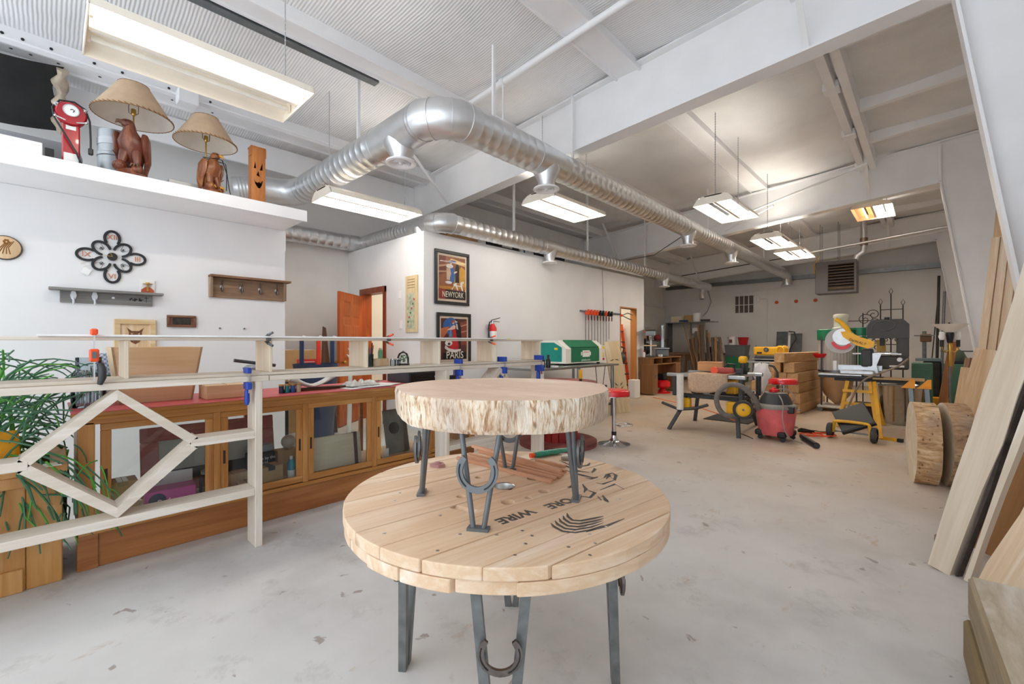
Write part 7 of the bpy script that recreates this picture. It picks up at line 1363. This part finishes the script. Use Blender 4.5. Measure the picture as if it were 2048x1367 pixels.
# ---------------- far right: cabinets, lathe, lamp ----------------
GRC = paint('dull green cabinet', '4d7a62', .5, 0, .08, 6)
g1 = thing('green_cabinet', 'dull green steel cabinet behind the floor lamp', 'cabinet', (.34, 10.9, 0)); B().bev(-.16, .2, -.25, .25, 0, .92, .01).build('cabinet_body', GRC, g1); B().bev(-.14, .18, -.262, -.25, .03, .88, .004).build('door', GRC, g1); B().bev(.14, .155, -.275, -.262, .4, .52, .003).build('door_pull', STEEL, g1)
lt_ = thing('metal_lathe', 'green and black machine vise standing on the dull green cabinet', 'machine', (.34, 10.9, .921)); B().bev(-.14, .16, -.12, .12, 0, .05, .01).build('base', BLACK, lt_); b = B(); b.prof((0, 0, .05), (0, 0, 1), [(0, .12), (.06, .13), (.16, .09), (.2, .04)], 20); b.build('casting', paint('dark olive casting', '4a5a48', .5, 0, .15, 10), lt_); B().cyl((-.2, -.02, .22), (.2, -.02, .22), .012, n=8).build('bar_handle', IRON, lt_)
g2 = thing('green_stand', 'green machine base column right of the band saw', 'cabinet', (-.1, 10.1, 0)); B().bev(-.12, .14, -.2, .2, 0, .95, .015).build('stand_body', GRC, g2); B().bev(-.1, .12, -.21, -.2, .1, .85, .004).build('access_panel', GRC, g2)
la = thing('drill_machine', 'dark upright machine with a blue grey table right of the green stand', 'machine', (.03, 11.2, 0)); B().bev(-.12, .13, -.2, .2, .1, .95, .03).build('machine_body', paint('dark oily iron', '37342f', .5, .3, .2, 8), la); B().bev(-.22, .13, -.22, .22, .95, 1.0, .006).build('table', paint('blue grey casting', '6f7d87', .4), la); B().cyl((-.1, 0, 1.0), (-.1, 0, 1.5), .03, n=12).build('column', IRON, la); B().bev(-.16, .0, -.06, .06, 1.3, 1.45, .02).build('head', paint('brown head', '6a4a30', .5), la); B().cyl((-.24, -.08, 1.42), (.04, -.08, 1.42), .01, n=8).build('handle', IRON, la); B().bev(-.15, .13, -.22, .22, 0, .1, .01).build('foot', BLACK, la)
o = B().prof((.12, 10.55, 0), (0, 0, 1), [(0, .11), (.33, .14), (.34, .15), (.33, .13), (.03, .1)], 18, caps=False).build('yellow_bucket', YEL); tag(o, 'yellow bucket on the floor behind the reddish leaning board', 'bucket')
fl_ = thing('floor_lamp', 'torchiere floor lamp with a white glass bowl and two bare side sockets', 'floor lamp', (.215, 9.0, 0))
B().prof((0, 0, 0), (0, 0, 1), [(0, .14), (.015, .14), (.03, .05), (.05, .02)], 24).build('base', DKGREY, fl_); B().cyl((0, 0, .04), (0, 0, .95), .016, n=10).build('pole', IRON, fl_); B().prof((0, 0, .95), (0, 0, 1), [(0, .018), (.03, .026), (.2, .02), (.3, .03), (.34, .018)], 14).build('brass_pole', BRASS, fl_)
B().prof((0, 0, 1.29), (0, 0, 1), [(0, .03), (.1, .045), (.14, .045), (.17, .03)], 16).build('socket', BLACK, fl_); B().prof((0, 0, 1.44), (0, 0, 1), [(0, .05), (.03, .08), (.07, .14), (.11, .19), (.12, .2), (.115, .19), (.07, .12), (.02, .04)], 32, caps=False).build('glass_bowl', paint('frosted white bowl', 'f3efe8', .35), fl_)
for s in (-1, 1):
    e = RT * s; b = B(); b.tube([V((0, 0, 1.18)) + e * .01, V((0, 0, 1.15)) + e * .06, V((0, 0, 1.18)) + e * .11, V((0, 0, 1.24)) + e * .12], .009, 8); b.build('lamp_arm', BRASS, fl_)
    p = e * .12; B().cyl((p.x, p.y, 1.23), (p.x, p.y, 1.33), .022, n=12).build('arm_socket', BLACK, fl_); B().prof((p.x, p.y, 1.33), (0, 0, 1), [(0, .022), (.03, .034), (.06, .036), (.075, .03), (.11, .03), (.12, .015)], 14).build('bulb', PAPER, fl_)
# leaning poles and boards, workshop corner
for k, (xb, yb_, xt, yt_, h, r, m, lb) in enumerate(((.12, 15.0, .17, 15.3, 2.95, .03, BLACK, 'tallest black pole leaning in the far right corner'), (-.02, 15.0, .16, 15.32, 2.5, .012, BLACK, 'thin black rod leaning left of the tallest pole'), (.2, 15.0, .27, 15.3, 2.55, .028, IRON, 'grey steel tube leaning right of the tallest pole'), (.3, 14.0, .33, 14.4, 1.75, .018, BLACK, 'short black rod leaning behind the floor lamp'))):
    o = B().cyl((xb, yb_, 0.005), (xt, yt_, h), r, n=10).build('steel_pole', m); tag(o, lb, 'pole', 'poles in the far right corner')
RDB = wood('reddish fir board', 'b5783f', '945a2a', 'c68c52', 2, 7, .6, 0, .1)
tag(plank('leaning_board', (.10, 9.45, .004), (.27, 9.75, 1.3), .10, .035, (0, -1, .1), RDB), 'reddish brown board leaning beside the floor lamp', 'board')
LB = [wood('lumber %d' % k, *c, 2, 8, .6, kn, .06) for k, (c, kn) in enumerate(((('e2c9a8', 'ccab82', 'ebd7bc'), 1.6), (('ecdac2', 'dcc3a2', 'f2e5d3'), 1.4), (('b08a64', '8f6c4a', 'c09b76'), 0), (('8f7258', '6e5542', 'a3866a'), 0)))]
for k, (px, py, pt, qt, m, wd, lb) in enumerate(((1912, 835, 1928, 735, 0, .085, 'short reddish offcut standing left in the offcut row'), (1925, 838, 1936, 752, 1, .085, 'short pale offcut standing second in the offcut row'), (1938, 820, 1950, 765, 0, .08, 'short knotty offcut at the right of the offcut row'), (1924, 770, 1933, 716, 2, .055, 'thin brown strip behind the offcut row, left'), (1933, 768, 1942, 716, 3, .055, 'thin dark strip behind the offcut row, middle'), (1943, 768, 1950, 718, 2, .055, 'thin brown strip behind the offcut row, right'), (1897, 838, 1899, 788, 0, .16, 'low offcut block lying before the green cabinet'))):
    Y = 8.2 if k < 3 else 8.9; a = at(px, py, Y=Y); c = at(pt, qt, Y=Y); f = .004 if k != 6 else .004; d = c - a; s = (a.z - f) / max(.05, d.z); a0 = a - d * s; a0.z = f; c = c + V((.02, .12, 0)); a0.y = Y - (.05 if k == 6 else 0)
    tag(plank('offcut_board', a0, c if k != 6 else a0 + V((.02, .1, .25)), wd, .03, (-.35, -1, .05), LB[m], None, 0, k), lb, 'board', 'short offcuts by the right wall')
# tall boards against the right wall
def wallboard(name, lb, Y, kx, x0, h, wd, m, th=.04, live=0, face=(-.5, -1, 0), sd=0, dy=0.0, grp='tall boards against the right wall', tp=1.0):
    o = plank(name, (x0, Y, .004), (x0 + kx * h, Y + dy, h), wd, th, face, m, None, live, sd, tp); return tag(o, lb, 'board', grp)
wallboard('tall_board', 'tallest knotty board by the second column, left of its twin', 8.25, .066, .455, 3.72, .075, LB[0])
wallboard('tall_board', 'second tall knotty board by the second column, right of its twin', 8.2, .066, .535, 3.4, .075, LB[0], sd=2)
for k, (Y, h, x0) in enumerate(((7.0, 2.42, .315), (6.99, 2.46, .385), (6.98, 2.43, .455), (6.97, 2.4, .525))):
    wallboard('pale_stud', ('first', 'second', 'third', 'fourth')[k] + ' pale stud from the left in the row right of the second column', Y, .085, x0, h, .062, LB[1], sd=k, face=(-.35, -1, 0))
for k, (a, c, wd, lb) in enumerate((((.36, 6.7, .004), (.84, 6.6, 2.2), .05, 'thin brown batten slanting across the pale studs'), ((.48, 6.55, .004), (.92, 6.45, 2.0), .08, 'grey brown batten behind the slanting thin one'))): tag(plank('slanting_batten', a, c, wd, .03, (-.6, -1, 0), LB[2 + k % 2]), lb, 'board')
tag(plank('leaning_board', (.2, 6.2, .004), (.45, 6.25, 1.22), .26, .04, (-.5, -1, .2), LB[0], None, 0, 3), 'wide tan board leaning at a low slant behind the log rounds', 'board')
for k in range(3): tag(plank('thin_strip', (.27 + .035 * k, 5.98 - .06 * k, .004), (.55 + .035 * k, 6.0 - .06 * k, 1.15 - .1 * k), .05, .015, (-.6, -1, .2), LB[k % 2]), ('upper', 'middle', 'lower')[k] + ' thin strip in the fan of strips behind the pale slab', 'stick', 'thin strips behind the pale slab')
# log rounds standing on edge
BK2 = bark_mat('log round edge', ('7a5538', 'bb9468', 'd8b488', 'e8d2b0'), 0, 30, .3, .7); BK3 = bark_mat('barked log edge', ('57402f', 'a08060', 'bf9c76', 'd2b492'), 0, 26, .35, .9)
SAWN = wood('sawn log face', 'e4d8c6', 'cfc0a8', 'efe6d8', 0, 4, .6, 0, .05, .6)
def log_round(lb, c, r, th, rz, bark, seed, grp='log rounds standing on edge'):
    t = thing('log_round', lb, 'log slice', c, rz, grp); rd = random.Random(seed); ol = slab_outline(r, seed, 80, .03); m = 6; rg = []
    for k in range(m + 1):
        f = 1 - .02 * (1 if k in (0, m) else 0); rg.append([V((th * (k / m - .5), x * (f + (rd.random() - .5) * .025), max(0, (y + r * .93)) )) for x, y in ol])
    b = B(); b.rings(rg, caps=False); b.build('bark_edge', bark, t); n = len(ol); b = B(); b.add(rg[0], [list(range(n))], False); b.add(rg[-1], [list(range(n))[::-1]], False); b.build('sawn_face', SAWN, t)
log_round('left thick log round standing on edge, pale trimmed rim', (-.045, 5.66, 0), .385, .165, .13, BK2, 4)
log_round('right thick log round standing on edge, brown barky rim', (.155, 5.74, 0), .385, .15, .2, BK3, 7)
# slabs in front
PALE = wood('bleached slab', 'e9dfd0', 'd3c3ad', 'f2ebe0', 2, 4, .65, 0, .12); BRN = wood('brown spalted slab', 'b98a55', '96693c', 'c99d69', 2, 4, .6, 1.6, .08); CHAR = paint('charred bark', '463c36', .9, 0, .25, 15, .8)
wallboard('live_edge_slab', 'widest bleached live edge slab leaning in front of the others', 3.5, .23, .048, 3.6, .115, PALE, .045, .014, (-.4, -.9, .2), 5, 0, 'slabs against the right wall', 2.2)
wallboard('bark_strip', 'narrow dark bark strip between the bleached slab and its pale offcut', 3.475, .23, .118, 3.6, .022, CHAR, .045, .012, (-.4, -.9, .2), 6, 0, 'slabs against the right wall')
wallboard('slab_offcut', 'narrow pale splintered offcut right of the dark bark strip', 3.44, .23, .15, 3.5, .04, PALE, .04, .012, (-.4, -.9, .2), 7, 0, 'slabs against the right wall')
wallboard('spalted_slab', 'wide warm brown slab with a grey streak behind the bleached one', 3.86, .235, .345, 3.0, .36, BRN, .05, .012, (-.4, -.9, .2), 8, 0, 'slabs against the right wall')
wallboard('pale_slab', 'pale knotty slab leaning low behind the sawn cant', 3.25, .36, .24, 2.0, .19, LB[1], .05, .016, (-.7, -.9, .3), 9, 0, 'slabs against the right wall')
wallboard('charred_slab', 'black charred slab at the right edge behind the sawn cant', 3.05, .36, .38, 1.7, .16, CHAR, .06, .016, (-.7, -.9, .3), 10, 0, 'slabs against the right wall')
wallboard('edge_board', 'reddish board at the lower right edge behind the charred slab', 2.98, .36, .56, 1.4, .10, RDB, .04, 0, (-.7, -.9, .3), 11, 0, 'slabs against the right wall')
b = B(); b.bev(.02, .10, 3.56, 3.64, 0, .16, .008); tag(b.build('wood_block', LB[3]), 'small wood block on the floor behind the foot of the bleached slab', 'block')
CANT = wood('weathered sawn cant', 'b5a890', '8f7d62', 'c7bca8', 1, 6, .8, 0, .35); CANTT = wood('pale sawn cant top', 'd8d0c4', 'b3a58f', 'e6dfd4', 1, 5, .85, 0, .4, .2); CANT2 = wood('greenish timber side', 'a08a62', '7d6a48', 'b39d76', 1, 6, .8, 0, .3)
for lb, z, h, x, y, m, sd in (('upper weathered cant at the lower right corner, its sawn top a paler grey', .166, .165, .115, 2.63, CANT, 1), ('lower weathered cant at the lower right corner, under the other', 0, .165, .10, 2.6, CANT2, 2)):
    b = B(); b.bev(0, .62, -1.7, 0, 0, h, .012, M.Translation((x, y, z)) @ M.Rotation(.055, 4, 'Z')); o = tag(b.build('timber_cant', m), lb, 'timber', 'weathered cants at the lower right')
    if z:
        b = B(); b.add([M.Translation((x, y, z)) @ M.Rotation(.055, 4, 'Z') @ V((u, v, h + .0025 + .0012 * sin(9 * u) * sin(4 * v))) for v in [-1.69 + 1.68 * j / 16 for j in range(17)] for u in [.012 + .6 * i / 12 for i in range(13)]], [(j * 13 + i, j * 13 + i + 1, j * 13 + i + 14, j * 13 + i + 13) for j in range(16) for i in range(12)], True); b.w('sawn_top', CANTT, o)  # paler grey sheet laid over the top of the upper cant
